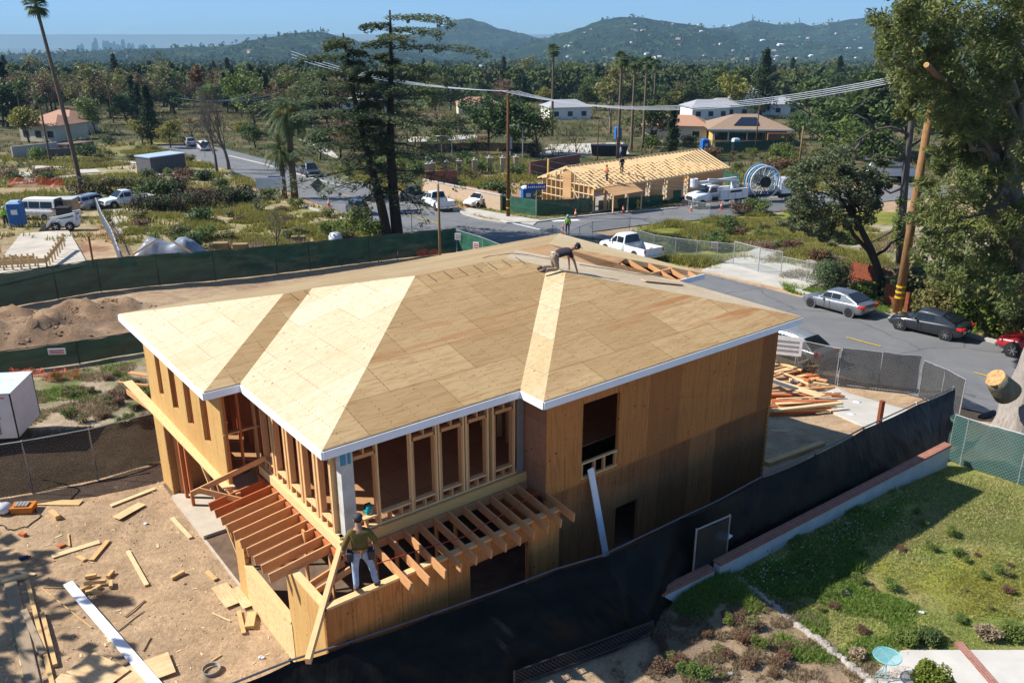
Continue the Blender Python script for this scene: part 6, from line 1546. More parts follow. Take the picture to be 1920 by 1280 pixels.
for x in (-1.8,-1.1,-.4):
    m=MB(); m.lathe([(.03,0),(.1,.03),(.06,.1),(.1,.16),(.04,.3)],(x,.15,h2-.8),8); m.tube([(x,.1,h2-1.1),(x-.05,.1,h2-1.7)],.06,6); obj('insulator',m,flat('insulator_grey',(.35,.35,.38),.3),pt2)
for a in ((790,320,258,.13,woodd,'thin pole behind the parked pickups',0),(826,505,345,.11,bark('pole_tan',(.28,.19,.09)),'slim tan pole standing just inside the long green fence',0),(1120,300,225,.10,woodd,'thin dark pole beyond the framed roof, left one',0),(1415,292,198,.12,woodd,'thin dark pole in front of the yellow house',0),(1653,330,240,.12,woodd,'slim pole among the evergreens behind the oak',0),(1497,320,236,.16,bark('pole_tan',(.2,.2,.2)),'short mossy pole right of the yellow house',0),(1027,385,298,.16,flat('pole_yellow',(.50,.30,.06)),'ochre post standing at the framed house gable',0)):
    upole(*a[:6],lean=a[6])
# wires
wm=flat('wire_pale',(.50,.52,.55),.4,.5)
def wire(a,b,sag,label,r=.025,n=18,mat=None,group='overhead wires'):
    a=Vector(a);b=Vector(b); m=MB(); m.tube([a.lerp(b,i/n)-Vector((0,0,sag*4*(i/n)*(1-i/n))) for i in range(n+1)],r,4); tag(obj('overhead_wire',m,mat or wm),label,'wire',group)
topA=p1+Vector((0,0,h1-.15)); topB=p2+Vector((-1.1,.1,h2-.7))
for k in range(4):
    o_=Vector((-.9+.6*k,.3-.2*k,.05)); wire(topA+o_,topB+Vector((-.7+.5*k,0,.1)),1.7+.08*k,'pale sagging wire between the corner pole and the pole in the big tree')
for k in range(3): wire(topA+Vector((-.6+.4*k,0,0)),topA+Vector((-30,34,3-.4*k)),1.0,'pale wire running from the corner pole to the upper left','' and 0 or .03,10,None,'wires leaving the corner pole')
for k in range(3): wire(p1+Vector((0,0,h1*(.52-.05*k))),G(1500-90*k,395)+Vector((0,0,2.5)),.8,'thin low wire from the corner pole over the framed house',.018,12,None,'low service wires')
for k in range(3): wire(G(340,262)+Vector((0,0,8.5)),G(490+40*k,250)+Vector((0,0,9)),1.2,'distant wire near the bare trees',.05,8,None,'distant wires')
# street lamps
def lamp(px,py,top,side,label):
    p=G(px,py); h=at_y(px,top,p.y).z-p.z; t=empty('street_lamp',p,0,label,'street lamp'); m=MB(); m.tube([(0,0,-.2),(0,0,h-.5),(side*.5,0,h),(side*2.0,0,h+.1)],[.1,.08,.06,.05],8); obj('pole',m,galv,t); m=MB(); m.ball((side*2.3,0,h+.05),(.45,.18,.09),10,6); obj('lamp_head',m,flat('lamp_head',(.5,.52,.55),.4),t)
lamp(980,300,236,-1,'grey street lamp just right of the corner pole'); lamp(848,300,256,-1,'low street lamp left of the corner pole')
# hydrant, cones
p=G(1195,391)+Vector((0,0,.05)); t=empty('fire_hydrant',p,0,'yellow fire hydrant on the verge before the lower green fence','hydrant'); hy=flat('hydrant_yellow',(.62,.42,.05),.5)
m=MB(); m.lathe([(.24,0),(.24,.08),(.14,.1),(.14,.7),(.2,.72),(.2,.78),(.12,.95),(.04,1.02)],n=12); obj('barrel',m,hy,t,smooth=True); m=MB(); m.tube([(-.3,0,.58),(.3,0,.58)],.08,8); m.tube([(0,-.25,.5),(0,0,.5)],.1,8); obj('outlet',m,hy,t)
orng=flat('cone_orange',(.75,.12,.03),.5)
def cone(px,py,label,s=1):
    p=G(px,py)+Vector((0,0,.09)); t=empty('traffic_cone',p,.3,label,'cone',None); m=MB(); m.lathe([(.17*s,.03),(.03*s,.9*s)],n=12); obj('cone',m,orng,t,smooth=True); m=MB(); m.b2((-.22*s,-.22*s,0),(.22*s,.22*s,.04)); obj('base',m,orng,t); m=MB(); m.lathe([(.118*s,.40*s),(.085*s,.60*s)],n=12); m.v=[(x*1.05,y*1.05,z) for x,y,z in m.v]; obj('band',m,signw,t)
for a in ((1079,409,'orange cone by the green fence corner left of the hydrant'),(1168,401,'orange cone in the side road below the hydrant'),(1296,398,'tall orange cone at the front wheel of the bucket truck'),(1352,394,'orange cone beside the bucket truck rear'),(617,388,'small red cone in front of the tilted diamond sign'),(1055,440,'orange cone beside the flagger')): cone(*a,1.0)
# portable toilets
def toilet(px,py,s,c,roofc,label,rz=.2):
    t=empty('portable_toilet',G(px,py)+Vector((0,0,.05)),rz,label,'portable toilet'); m=MB(); m.b2((-.6*s,-.6*s,.1),(.6*s,.6*s,2.15*s)); obj('cabin',m,c,t,bevel=.04); m=MB(); m.hexa([(-.63*s,-.63*s,2.15*s),(.63*s,-.63*s,2.15*s),(.63*s,.63*s,2.15*s),(-.63*s,.63*s,2.15*s),(-.4*s,-.4*s,2.4*s),(.4*s,-.4*s,2.4*s),(.4*s,.4*s,2.4*s),(-.4*s,.4*s,2.4*s)]); obj('roof',m,roofc,t,bevel=.05)
    m=MB(); m.b2((-.42*s,-.625*s,.2),(.42*s,-.605*s,1.95*s)); obj('door',m,c,t); m=MB(); m.b2((-.25*s,-.64*s,1.2*s),(.3*s,-.63*s,1.65*s)); obj('label_plate',m,signw,t)
tb_=flat('toilet_blue',(.02,.13,.40),.5); tr_=flat('toilet_roof',(.30,.45,.62),.5)
toilet(36,425,1.0,tb_,tr_,'blue portable toilet beside the old van on the left building lot'); toilet(988,388,1.0,tb_,flat('toilet_white',(.6,.65,.7),.5),'portable toilet with pale domed roof behind the green corner fence'); toilet(1320,288,1.1,tb_,tb_,'bright blue portable toilet before the yellow house'); toilet(1378,284,1.0,flat('toilet_pale',(.5,.6,.7),.5),tr_,'pale portable toilet before the yellow house, right of the bright blue one')
toilet(1158,262,1.1,tb_,tb_,'small blue toilet on the pale lot behind the palms')
# ================================================================== OTHER BUILDINGS
# framed roof house across the street
def G2(px,py,z): return at_z(px,py,z)
fa=G(1112,400); fb=G(1352,368); 
ang=math.atan2(fb.y-fa.y,fb.x-fa.x)
fh=empty('framed_bungalow',fa+Vector((0,0,0)),ang,'single-storey house frame with bare roof rafters across the street','house')
LL=(fb-fa).to_2d().length; DW=8.5; WH_=2.9
m=MB(); zc0=.0
def local_to(p): return p
mm=MB(); mm.b2((0,0,0),(LL,DW,.15)); obj('slab',mm,conc,fh)
fr2=lumber('framing_pale_far',(.74,.56,.32),rand=.2)
pw2=plywood('plywood_far',(.58,.36,.18),(.50,.29,.13),axis='xz',knots=.2,seam=.5)
hs=[(1.9,2.9),(4.8,5.6),(8.2,9.2),(11.2,12.2)]+([(15.0,16.0)] if LL>17 else [])
segs=[];x=1.6
for a,b in hs: segs.append((x,a)); x=b
segs.append((x,LL))
for a,b in segs:
    if b-a>.2: m=MB(); m.b2((a,-.06,.15),(b,.06,WH_)); obj('wall_sheathing',m,pw2,fh)
for a,b in hs:
    m=MB(); m.b2((a,-.06,WH_-.35),(b,.06,WH_)); obj('header',m,fr2,fh)
    for x in (a+.06,(a+b)/2,b-.06): m=MB(); m.b2((x-.04,-.07,.15),(x+.04,.07,WH_-.35)); obj('stud',m,fr2,fh)
m=MB(); m.b2((0,DW-.06,.15),(LL,DW+.06,WH_)); m.b2((LL-.06,.06,.15),(LL+.06,DW-.06,WH_)); obj('wall_sheathing',m,pw2,fh)
for k in range(12):   # open gable end facing the corner
    y=DW*k/11; zt=WH_+ (1-abs(y-DW/2)/(DW/2))*1.75
    m=MB(); m.b2((-.06,y-.04,.15),(.06,y+.04,zt)); obj('stud',m,fr2,fh)
for z in (1.1,2.0,WH_): m=MB(); m.b2((-.07,0,z-.04),(.07,DW,z+.04)); obj('gable_beam',m,fr2,fh)
m=MB(); m.b2((-.1,DW*.42,.15),(.1,DW*.58,WH_+1.4)); obj('gable_panel',m,pw2,fh); m=MB(); m.b2((.15,0.2,.15),(.3,1.2,2.7)); obj('gable_panel',m,pw2,fh)
beam_obj('brace',(.0,1.5,.2),(.0,5,4.1),.1,.1,fr2,fh)
nr=int(LL/.61)
for k in range(nr):
    x=-.3+(LL+.8)*k/(nr-1)
    for s in (0,1):
        y0=-.6 if s==0 else DW+.6
        beam_obj('roof_rafter',(x,y0,WH_-.1),(x,DW/2,WH_+1.75),.055,.16,fr2,fh)
for k in range(22): 
    x=.3+(LL-.6)*k/21
    beam_obj('ceiling_joist',(x,0,WH_+.05),(x,DW,WH_+.05),.05,.12,fr2,fh)
m=MB(); m.b2((-.3,DW/2-.03,WH_+1.62),(LL+.5,DW/2+.03,WH_+1.86)); obj('ridge_board',m,fr2,fh)
m=MB(); m.b2((-.2,-.65,WH_-.22),(LL+.4,-.6,WH_-.02)); obj('eave_board',m,fr2,fh)
m=MB(); m.hexa([(.8,-2.3,WH_-.75),(5.5,-2.3,WH_-.75),(5.5,-.3,WH_+.02),(.8,-.3,WH_+.02),(.8,-2.3,WH_-.72),(5.5,-2.3,WH_-.72),(5.5,-.3,WH_+.06),(.8,-.3,WH_+.06)]); obj('porch_roof',m,pw2,fh)
for x in (.9,3.2,5.4): m=MB(); m.b2((x-.06,-2.2,.1),(x+.06,-2.08,WH_-.76)); obj('porch_post',m,fr2,fh)
def on_roof(x,y): 
    M=Matrix.Rotation(ang,3,'Z'); z=WH_+1.75*(1-abs(y-DW/2)/(DW/2)); return fa+M@Vector((x,y,z+.05))
person(on_roof(2.6,.6),ang+1.2,stand2,ors,dkt,bootm,greyhat,'worker in orange vest on the low front edge of the far framed roof')
person(on_roof(6.2,1.8),ang-.4,stand2,navy,dkt,bootm,greyhat,'worker in dark clothes standing on the rafters of the far framed roof')
person(on_roof(9.3,5.0),ang+.6,stand2,lw,dkt,bootm,greyhat,'worker in light blue shirt behind the ridge of the far framed roof')
# yellow house
ya=G(1335,272); yh=empty('yellow_house',ya,R(-4),'yellow sheathed bungalow with brown hip roof and solar panels','house')
ym=flat('yellow_sheathing',(.60,.40,.14),.8,var=.1); yr=flat('brown_shingle',(.27,.19,.13),.9,var=.15)
Wd=(G(1470,272)-ya).to_2d().length
m=MB(); m.b2((0,0,-.3),(Wd,11,3.2)); obj('wall',m,ym,yh)
m=MB(); m.b2((Wd*.72,-2.2,-.3),(Wd,0,2.6)); obj('porch',m,flat('porch_brown',(.2,.09,.05)),yh)
A_=[(-1.2,-1.2,3.2),(Wd+1,-1.2,3.2),(Wd+1,12,3.2),(-1.2,12,3.2)];B_2=[(5,5.4,5.6),(Wd-5,5.4,5.6)]
m=MB(); m.face([A_[0],A_[1],B_2[1],B_2[0]]);m.face([A_[2],A_[3],B_2[0],B_2[1]]);m.face([A_[1],A_[2],B_2[1]]);m.face([A_[3],A_[0],B_2[0]]); m.face([(q[0],q[1],q[2]-.02) for q in A_][::-1]); obj('roof',m,yr,yh)
m=MB(); m.b2((-1.25,-1.3,2.95),(Wd+1.1,-1.2,3.25)); obj('fascia',m,signw,yh)
m=MB(); m.hexa([(4,.2,3.80),(9,.2,3.80),(9,3.6,5.05),(6,3.6,5.05),(4,.2,3.9),(9,.2,3.9),(9,3.6,5.12),(6,3.6,5.12)]); obj('solar_panel',m,flat('solar_dark',(.01,.012,.025),.15),yh)
for k in range(9):
    x=1.2+Wd*.68*k/8; wdt=.5 if k%3 else .8
    m=MB(); m.b2((x-wdt-.12,-.08,.9),(x+wdt+.12,-.02,2.6)); w1=obj('window',m,signw,yh); m=MB(); m.b2((x-wdt,-.1,1.0),(x+wdt,-.085,2.5)); obj('pane',m,gl,w1)
# grey houses beyond
for i,(px,py,w_,rc_,lab) in enumerate(((1320,222,11,'roof_grey','grey-roofed house behind the pines left of the cypress'),(1360,218,12,'roof_grey','second grey-roofed house between the two pines'),(1395,205,10,'roof_grey','white two-storey house left of the tall conifer'),(1450,215,13,'roof_grey','white gabled house right of the tall conifer'),(1265,262,13,'roof_tile','tan-roofed house behind the ivy-clad trunk'),(105,262,9,'roof_tile','red-brown tiled house behind the leaning palm'),(128,250,9,'roof_tile','second red-brown tiled house right behind the first one'),(1060,222,12,'roof_grey','white gabled house beyond the bright green tree'),(690,205,16,'roof_white','long white-roofed building beyond the cedars'),(895,215,12,'roof_tile','brown-roofed house above the dark round trees'))):
    p=G(px,py); o=bpy.data.objects.new('house',far_house(w_,9,3.4 if i not in(2,) else 5.5,MATS[rc_],wc[0] if i not in(5,6,9,4) else wc[1])); COL.objects.link(o); o.location=p; o.rotation_euler=(0,0,rb.uniform(-.3,.3)); tag(o,lab,'house')
# brick walls and posts of the burnt lot
brk=flat('brick_red',(.27,.11,.075),.9,var=.25,sc=9); blkw=flat('block_tan',(.45,.34,.24),.9,var=.15,sc=5)
def wall_px(a,b,h,th,mat,label,cap=None,name='garden_wall'):
    A=G(*a);B=G(*b);L=(B-A).to_2d().length; an=math.atan2(B.y-A.y,B.x-A.x); t=empty(name,A,an,label,'wall'); m=MB(); dz=B.z-A.z
    m.hexa([(0,-th/2,-.4),(L,-th/2,-.4+dz),(L,th/2,-.4+dz),(0,th/2,-.4),(0,-th/2,h),(L,-th/2,h+dz),(L,th/2,h+dz),(0,th/2,h)]); obj('wall',m,mat,t)
    if cap: m=MB(); m.hexa([(0,-th/2-.05,h),(L,-th/2-.05,h+dz),(L,th/2+.05,h+dz),(0,th/2+.05,h),(0,-th/2-.05,h+.1),(L,-th/2-.05,h+.1+dz),(L,th/2+.05,h+.1+dz),(0,th/2+.05,h+.1)]); obj('cap',m,cap,t)
    return t
wall_px((795,362),(940,395),1.7,.3,blkw,'tan block wall beside the parked pickups on the corner lot',kerbm)
wall_px((798,352),(857,350),2.2,.25,brk,'dark red-brown wall panel behind the white pickup')
wall_px((875,372),(935,385),1.5,.25,flat('brick_orange',(.40,.19,.11),.9,var=.2,sc=8),'short orange brick wall behind the white sedan')
wall_px((993,335),(1085,318),2.4,.25,flat('wood_redbrown',(.22,.10,.075),.8,var=.2),'red-brown board fence left of the framed roof',None,'board_fence')
wall_px((60,296),(180,288),1.3,.3,flat('soot_wall',(.16,.14,.13),.9),'soot-dark low wall remains on the far left lot')
wall_px((25,300),(110,290),2.2,.3,flat('pale_wall',(.50,.45,.42),.9),'pale roofless house walls on the far left lot')
wall_px((115,290),(165,283),1.8,3.0,flat('brown_shed_wall',(.16,.11,.09),.9),'brown flat-topped shed behind the leaning palm',None,'shed')
for i,(px,py) in enumerate(((803,335),(812,333),(834,330),(838,332),(861,329),(890,327),(918,322),(943,322),(968,320),(803,322))):
    p=G(px,py); t=empty('gate_pillar',p,.1,'tan stone pillar of the ruined garden fence behind the corner lot','pillar','stone pillars of the ruined garden'); m=MB(); m.b2((-.35,-.35,-.2),(.35,.35,2.0)); obj('shaft',m,blkw,t); m=MB(); m.b2((-.42,-.42,2.0),(.42,.42,2.15)); m.ball((0,0,2.3),.2,8,6); obj('cap',m,kerbm,t)
# small grey flat-roofed shed
p=G(285,327); q_=G(350,320); t=empty('flat_roof_shed',p,math.atan2(q_.y-p.y,q_.x-p.x),'dark grey shed with a pale blue flat roof on the left lots','shed'); L=(q_-p).length; m=MB(); m.b2((0,0,0),(L,3.5,2.3)); obj('wall',m,flat('shed_grey',(.11,.11,.12),.9,var=.3,sc=4),t); m=MB(); m.b2((-.1,-.15,2.3),(L+.1,3.6,2.45)); obj('roof',m,flat('shed_roof',(.35,.45,.60),.6),t)
# dumpster
p=G(1110,293); t=empty('dumpster',p,-.1,'long black dumpster behind the framed roof','dumpster'); m=MB(); m.hexa([(0,0,.2),(6,0,.2),(6,2.3,.2),(0,2.3,.2),(-.3,-.1,1.9),(6.3,-.1,1.9),(6.3,2.4,1.9),(-.3,2.4,1.9)]); obj('body',m,flat('dumpster_black',(.02,.02,.025),.6),t); m=MB(); [m.b2((k-.05,-.14,.3),(k+.05,-.02,1.85)) for k in (1,2,3,4,5)]; obj('rib',m,flat('dumpster_black',(.02,.02,.02)),t)
# picket fence on the left lot, wooden trellis and hedges
t=empty('picket_fence',G(185,400),0,'white picket fence running down between the left building lot and the weedy lot','fence'); base=t.location.copy()
pk=[G(180,385),G(193,420),G(212,455),G(228,500)]; ln=[]
for a,b in zip(pk,pk[1:]):
    n_=int((b-a).length/.28); ln+= [a.lerp(b,i/n_) for i in range(n_)]
for i in range(0,len(ln)-8,8):
    m=MB(); 
    for p in ln[i:i+9]: q=p-base; m.b2((q.x-.05,q.y-.05,q.z-.05),(q.x+.05,q.y+.05,q.z+1.15))
    a,b=ln[i]-base,ln[min(i+8,len(ln)-1)]-base
    for z in (.3,.9): m.beam(a+Vector((0,0,z)),b+Vector((0,0,z)),.04,.08)
    obj('picket_panel',m,flat('picket_white',(.55,.58,.6),.6),t)
# ================================================================== BIG TREES AT THE RIGHT
rg=random.Random(77)
def px_at(px,py,D): return at_y(px,py,D)
def limb(mb,a,b,r0,r1,sag=.0,n=7,wob=.25,k=8):
    pts=[];rad=[]
    for i in range(n+1):
        t=i/n; p=a.lerp(b,t)+Vector((rg.uniform(-wob,wob),rg.uniform(-wob,wob),rg.uniform(-wob,wob)))*math.sin(math.pi*t)-Vector((0,0,sag*math.sin(math.pi*t))); pts.append(p); rad.append(r0+(r1-r0)*t)
    mb.tube(pts,rad,k); return pts
bE=G(1950,640); t=empty('eucalyptus_tree',bE,0,'huge olive-green eucalyptus filling the upper right corner, with sawn-off limbs','tree')
D0=bE.y
clusters=[]
def cl_(px,py,rp,D=None,n=1.0): clusters.append((px_at(px,py,D or D0+rg.uniform(-4,4)),rp/31.0,n))
spec=[(1700,20,48),(1750,-10,55),(1820,-20,60),(1890,-20,60),(1960,0,60),(1690,62,42),(1740,60,50),(1800,50,55),(1865,50,55),(1930,60,60),(1672,98,30),(1705,120,42),(1760,120,42),(1820,110,50),(1885,115,55),(1950,130,60),
(1715,165,34),(1700,205,22),(1780,175,45),(1840,175,42),(1905,180,50),(1770,215,36),(1790,245,40),(1830,225,36),(1880,235,40),(1930,240,50),(1735,140,30),(1800,285,38),(1840,300,40),(1890,300,42),(1940,310,45),(1760,300,28),(1745,345,28),
(1790,340,38),(1830,355,36),(1880,380,40),(1930,390,45),(1770,390,36),(1800,420,40),(1850,430,40),(1900,440,42),(1950,450,45),(1860,330,40),(1800,530,34),(1850,545,38),(1905,555,42),(1760,520,28),(1720,400,22),(1735,470,24),(1755,440,30),(1770,470,34),(1820,480,40),(1870,490,40),(1920,500,42),(1650,40,22),(1660,75,20)]
for a in spec:
    cl_(*a)
    for _ in range(2): cl_(a[0]+rg.uniform(-a[2],a[2])*.8,a[1]+rg.uniform(-a[2],a[2])*.8,a[2]*rg.uniform(.35,.55))
vs=[];fs=[]
for c,r,n in clusters:
    q=c-bE
    for _ in range(5):
        o_=Vector((rg.uniform(-1,1),rg.uniform(-1,1),rg.uniform(-1,1)))*r*.6
        leaves_into(vs,fs,rg,q+o_,(r*.52,r*.6,r*.48),int(85*r*r*n)+20,.17,1.3,asp=.26)
obj('crown',leafmesh('crown',vs,fs,L_euc),None,t)
m=MB(); hub=px_at(1890,330,D0)-bE; limb(m,Vector((0,0,-.4)),hub,.75,.5,wob=.2,k=12)
for (px,py,r) in ((1760,30,.12),(1840,10,.14),(1920,0,.16),(1700,60,.10),(1780,150,.12),(1715,130,.10),(1900,150,.2),(1800,260,.12),(1790,350,.1),(1770,430,.1),(1850,450,.12),(1940,300,.15),(1670,90,.06)):
    e=px_at(px,py,D0+rg.uniform(-2,2))-bE; st=hub*rg.uniform(.8,1.0); limb(m,st,e,r*2.0,r*.5,sag=-.6,wob=.5)
obj('trunk',m,bark('bark_euc',(.22,.17,.13)),t,smooth=True)
cutm=flat('sawn_wood',(.42,.235,.10),.9,var=.45,sc=9)
for (a,b,r) in (((1790,175),(1737,122),.13),):
    A_=px_at(*a,D0-1.5)-bE; B_3=px_at(*b,D0-4.8)-bE; m=MB(); limb(m,A_,B_3,r*1.1,r,wob=.1); sl=obj('sawn_limb',m,bark('bark_orange',(.24,.13,.07)),t,smooth=True)
    d=(B_3-A_).normalized(); m=MB(); m.tube([B_3-d*.01,B_3+d*.02],r*.96,12); obj('cut_face',m,cutm,sl)
# ivy and bushes under it
for i,(px,py,r_,h_,mat,lab) in enumerate(((1735,590,1.0,1.4,L_olive,'straggly dry bush right behind the stout pole'),(1775,602,1.5,2.6,L_olive,'olive bush with pale leaves behind the black coupe, left part'),(1825,612,1.7,2.8,L_green,'green bush with reddish sprigs behind the black coupe'),(1880,628,1.7,2.6,L_green,'leafy bush between the black coupe and the red pickup'),(1935,645,1.8,2.6,L_olive,'bush at the right edge above the red pickup'),(1550,543,1.5,1.9,leafmat('leaf_greygreen',(.05,.085,.04),(.10,.15,.07)),'rounded grey-green bush left of the brown fence at the street edge'),(1610,556,1.0,.9,L_green,'low green bush before the brown fence'))):
    s=shrub(50+i,r_,h_,5200 if i!=6 else 2500,.075 if i in(5,6) else .11,mat,14); s.location=G(px,py); tag(s,lab,'bush')
for i in range(8):
    px,py=1700+i*32,560-i*2+rg.uniform(-8,8); s=place('s4' if i%2 else 's2',G(px,py),rg.uniform(1.6,2.4),None,'dark undergrowth bush beneath the eucalyptus','bush','undergrowth beneath the eucalyptus')
# brown fences
bw=flat('redbrown_board',(.20,.055,.025),.8,var=.3,sc=4)
def board_fence(a,b,h,label,tilt=0):
    A=G(*a);B=G(*b);L=(B-A).to_2d().length; t=empty('board_fence',A,math.atan2(B.y-A.y,B.x-A.x),label,'fence'); n=int(L/.17)
    m=MB()
    for k in range(n):
        z=(B.z-A.z)*k/n; m.b2((k*L/n,-.02,z-.1),(k*L/n+L/n*.93,.02,z+h*rg.uniform(.93,1.0)))
    o=obj('board_panel',m,bw,t); m=MB(); m.hexa([(0,.02,.4),(L,.02,.4+B.z-A.z),(L,.08,.4+B.z-A.z),(0,.08,.4),(0,.02,.5),(L,.02,.5+B.z-A.z),(L,.08,.5+B.z-A.z),(0,.08,.5)]); obj('rail',m,bw,t)
board_fence((1592,530),(1668,552),1.7,'red-brown board fence behind the oak trunk'); board_fence((1655,572),(1678,579),1.5,'short red-brown fence end left of the stout pole'); board_fence((1694,582),(1725,592),1.3,'broken red-brown fence boards right of the stout pole')
# oak
bo=G(1657,556); t=empty('oak_tree',bo,0,'dark grey-green oak leaning left over the green lot, on curved trunks','tree'); Do=bo.y
m=MB(); 
def P_(px,py,D=None): return px_at(px,py,D or Do)-bo
path=[(1657,556),(1650,515),(1635,470),(1612,425),(1590,390)]
m.tube([P_(*q) if i else Vector((0,0,-.3)) for i,q in enumerate(path)],[.30,.25,.22,.20,.15],9)
m.tube([P_(1650,515),P_(1628,470),P_(1600,440),P_(1585,405)],[.17,.15,.13,.09],8)
for q in ((1500,350),(1530,320),(1570,310),(1610,330),(1630,360),(1520,400),(1560,420),(1640,390),(1600,350),(1540,360)):
    st=P_(1600+rg.uniform(-12,12),405+rg.uniform(-20,10)); limb(m,st,P_(*q,Do+rg.uniform(-2,2)),.10,.03,wob=.25,k=5)
limb(m,P_(1640,480),P_(1700,440,Do+1),.12,.05,wob=.2)
obj('trunk',m,bkd,t,smooth=True)
vs=[];fs=[]
for (px,py,r) in ((1500,330,30),(1530,310,32),(1570,305,34),(1610,315,32),(1640,335,28),(1488,365,28),(1520,355,34),(1560,345,36),(1600,350,36),(1640,370,28),(1505,395,30),(1545,390,34),(1585,385,34),(1625,395,28),(1525,425,26),(1560,430,26),(1495,415,20),(1655,350,20),(1600,415,20),(1545,445,16),(1650,300,16)):
    for _ in range(6):
        c=P_(px+rg.uniform(-r,r)*.7,py+rg.uniform(-r,r)*.7,Do+rg.uniform(-2.4,2.4)); rr2=r/34
        leaves_into(vs,fs,rg,c,(rr2*.55,rr2*.6,rr2*.5),210,.105,1.0,.45)
obj('crown',leafmesh('crown',vs,fs,L_oak),None,t)
# dead tree
bd=G(1688,500); t=empty('dead_tree',bd,0,'dead dark tree with bare curling limbs between the oak and the stout pole','tree'); Dd=bd.y; m=MB()
def Q_(px,py,o_=0): return px_at(px,py,Dd+o_)-bd
m.tube([Vector((0,0,-.3)),Q_(1692,400),Q_(1700,300),Q_(1712,210),Q_(1722,165)],[.34,.30,.27,.2,.1],9)
for path in (((1700,250),(1670,238),(1640,243),(1615,258),(1598,270)),((1705,225),(1690,190),(1665,165),(1640,175),(1620,190)),((1698,350),(1670,362),(1640,345)),((1712,205),(1722,170),(1735,140)),((1700,280),(1730,260),(1750,250)),((1665,165),(1645,150),(1630,160)),((1640,243),(1625,225),(1605,215)),((1620,260),(1600,285),(1590,290)),((1695,300),(1665,295),(1640,300)),((1694,420),(1660,440),(1630,455)),((1700,300),(1682,270),(1668,262))):
    m.tube([Q_(a,b,rg.uniform(-.5,.5)) for a,b in path],[.13-.09*i/(len(path)-1) for i in range(len(path))],6)
    for _ in range(3):
        a,b=path[-1]; a2,b2=a+rg.uniform(-22,8),b+rg.uniform(-22,22); m.tube([Q_(a,b),Q_((a+a2)/2+4,(b+b2)/2-3),Q_(a2,b2)],[.04,.025,.012],4)
obj('trunk',m,bark('bark_dead',(.13,.11,.10)),t,smooth=True)
vs=[];fs=[]
for (px,py,r) in ((1690,420,16),(1695,455,18),(1700,490,18),(1685,385,12)): 
    for _ in range(3): leaves_into(vs,fs,rg,Q_(px+rg.uniform(-10,10),py+rg.uniform(-10,10)),(r/34,r/34,r/30),160,.10)
obj('ivy',leafmesh('ivy',vs,fs,L_green),None,t)
# sawn-off giant trunk
bs=G(1907,850); t=empty('sawn_trunk',bs,0,'massive grey sawn-off tree trunk at the right edge with a pale orange cut stub','tree'); Ds=bs.y
m=MB(); n=26; rows=22; H_=4.3; vsx=[]
for j in range(rows+1):
    z=H_*j/rows-.2
    for k in range(n):
        a=2*math.pi*k/n; r=.95*(1+.35*math.exp(-z*1.3))*(1+.10*math.sin(a*5+z*.9)+.13*noise.noise(Vector((math.cos(a)*3,math.sin(a)*3,z*.8)))+.05*noise.noise(Vector((math.cos(a)*11,math.sin(a)*11,z*1.5))))*(1-.08*z/H_)
        vsx.append((r*math.cos(a)+.12*z,r*math.sin(a),z))
fsx=[(j*n+k,j*n+(k+1)%n,(j+1)*n+(k+1)%n,(j+1)*n+k) for j in range(rows) for k in range(n)]; fsx.append(tuple(rows*n+k for k in range(n)))
m.raw(vsx,fsx); obj('trunk',m,bark('bark_grey_furrowed',(.40,.35,.31)),t,smooth=True)
a_=px_at(1902,748,Ds-.8)-bs; b_=px_at(1866,708,Ds-1.1)-bs; b_.z+=.0
a_=b_+Vector((.62,.15,-.62)); m=MB(); m.tube([a_,a_.lerp(b_,.35),a_.lerp(b_,.7),b_],[.46,.42,.37,.34],18); m.v=[(x+.05*noise.noise(Vector((x*4,y*4,z*2))),y+.05*noise.noise(Vector((x*4,y*4,z*2+9))),z) for x,y,z in m.v]; sl=obj('sawn_limb',m,bark('bark_mossy',(.24,.22,.15)),t,smooth=True); d=(b_-a_).normalized()
m=MB(); m.tube([b_-d*.05,b_+d*.012],.335,18); obj('cut_face',m,cutm,sl)
# trees outside the left edge whose shade dapples the dirt
for i,(x,y,s) in enumerate(((-21,13.5,1.0),(-24,18,1.1),(-20,9.5,.8))):
    place('d' if i!=1 else 'a',(x,y,0),s,i*1.7,'tree beyond the left edge of the site whose shade dapples the dirt','tree','trees beyond the left edge')
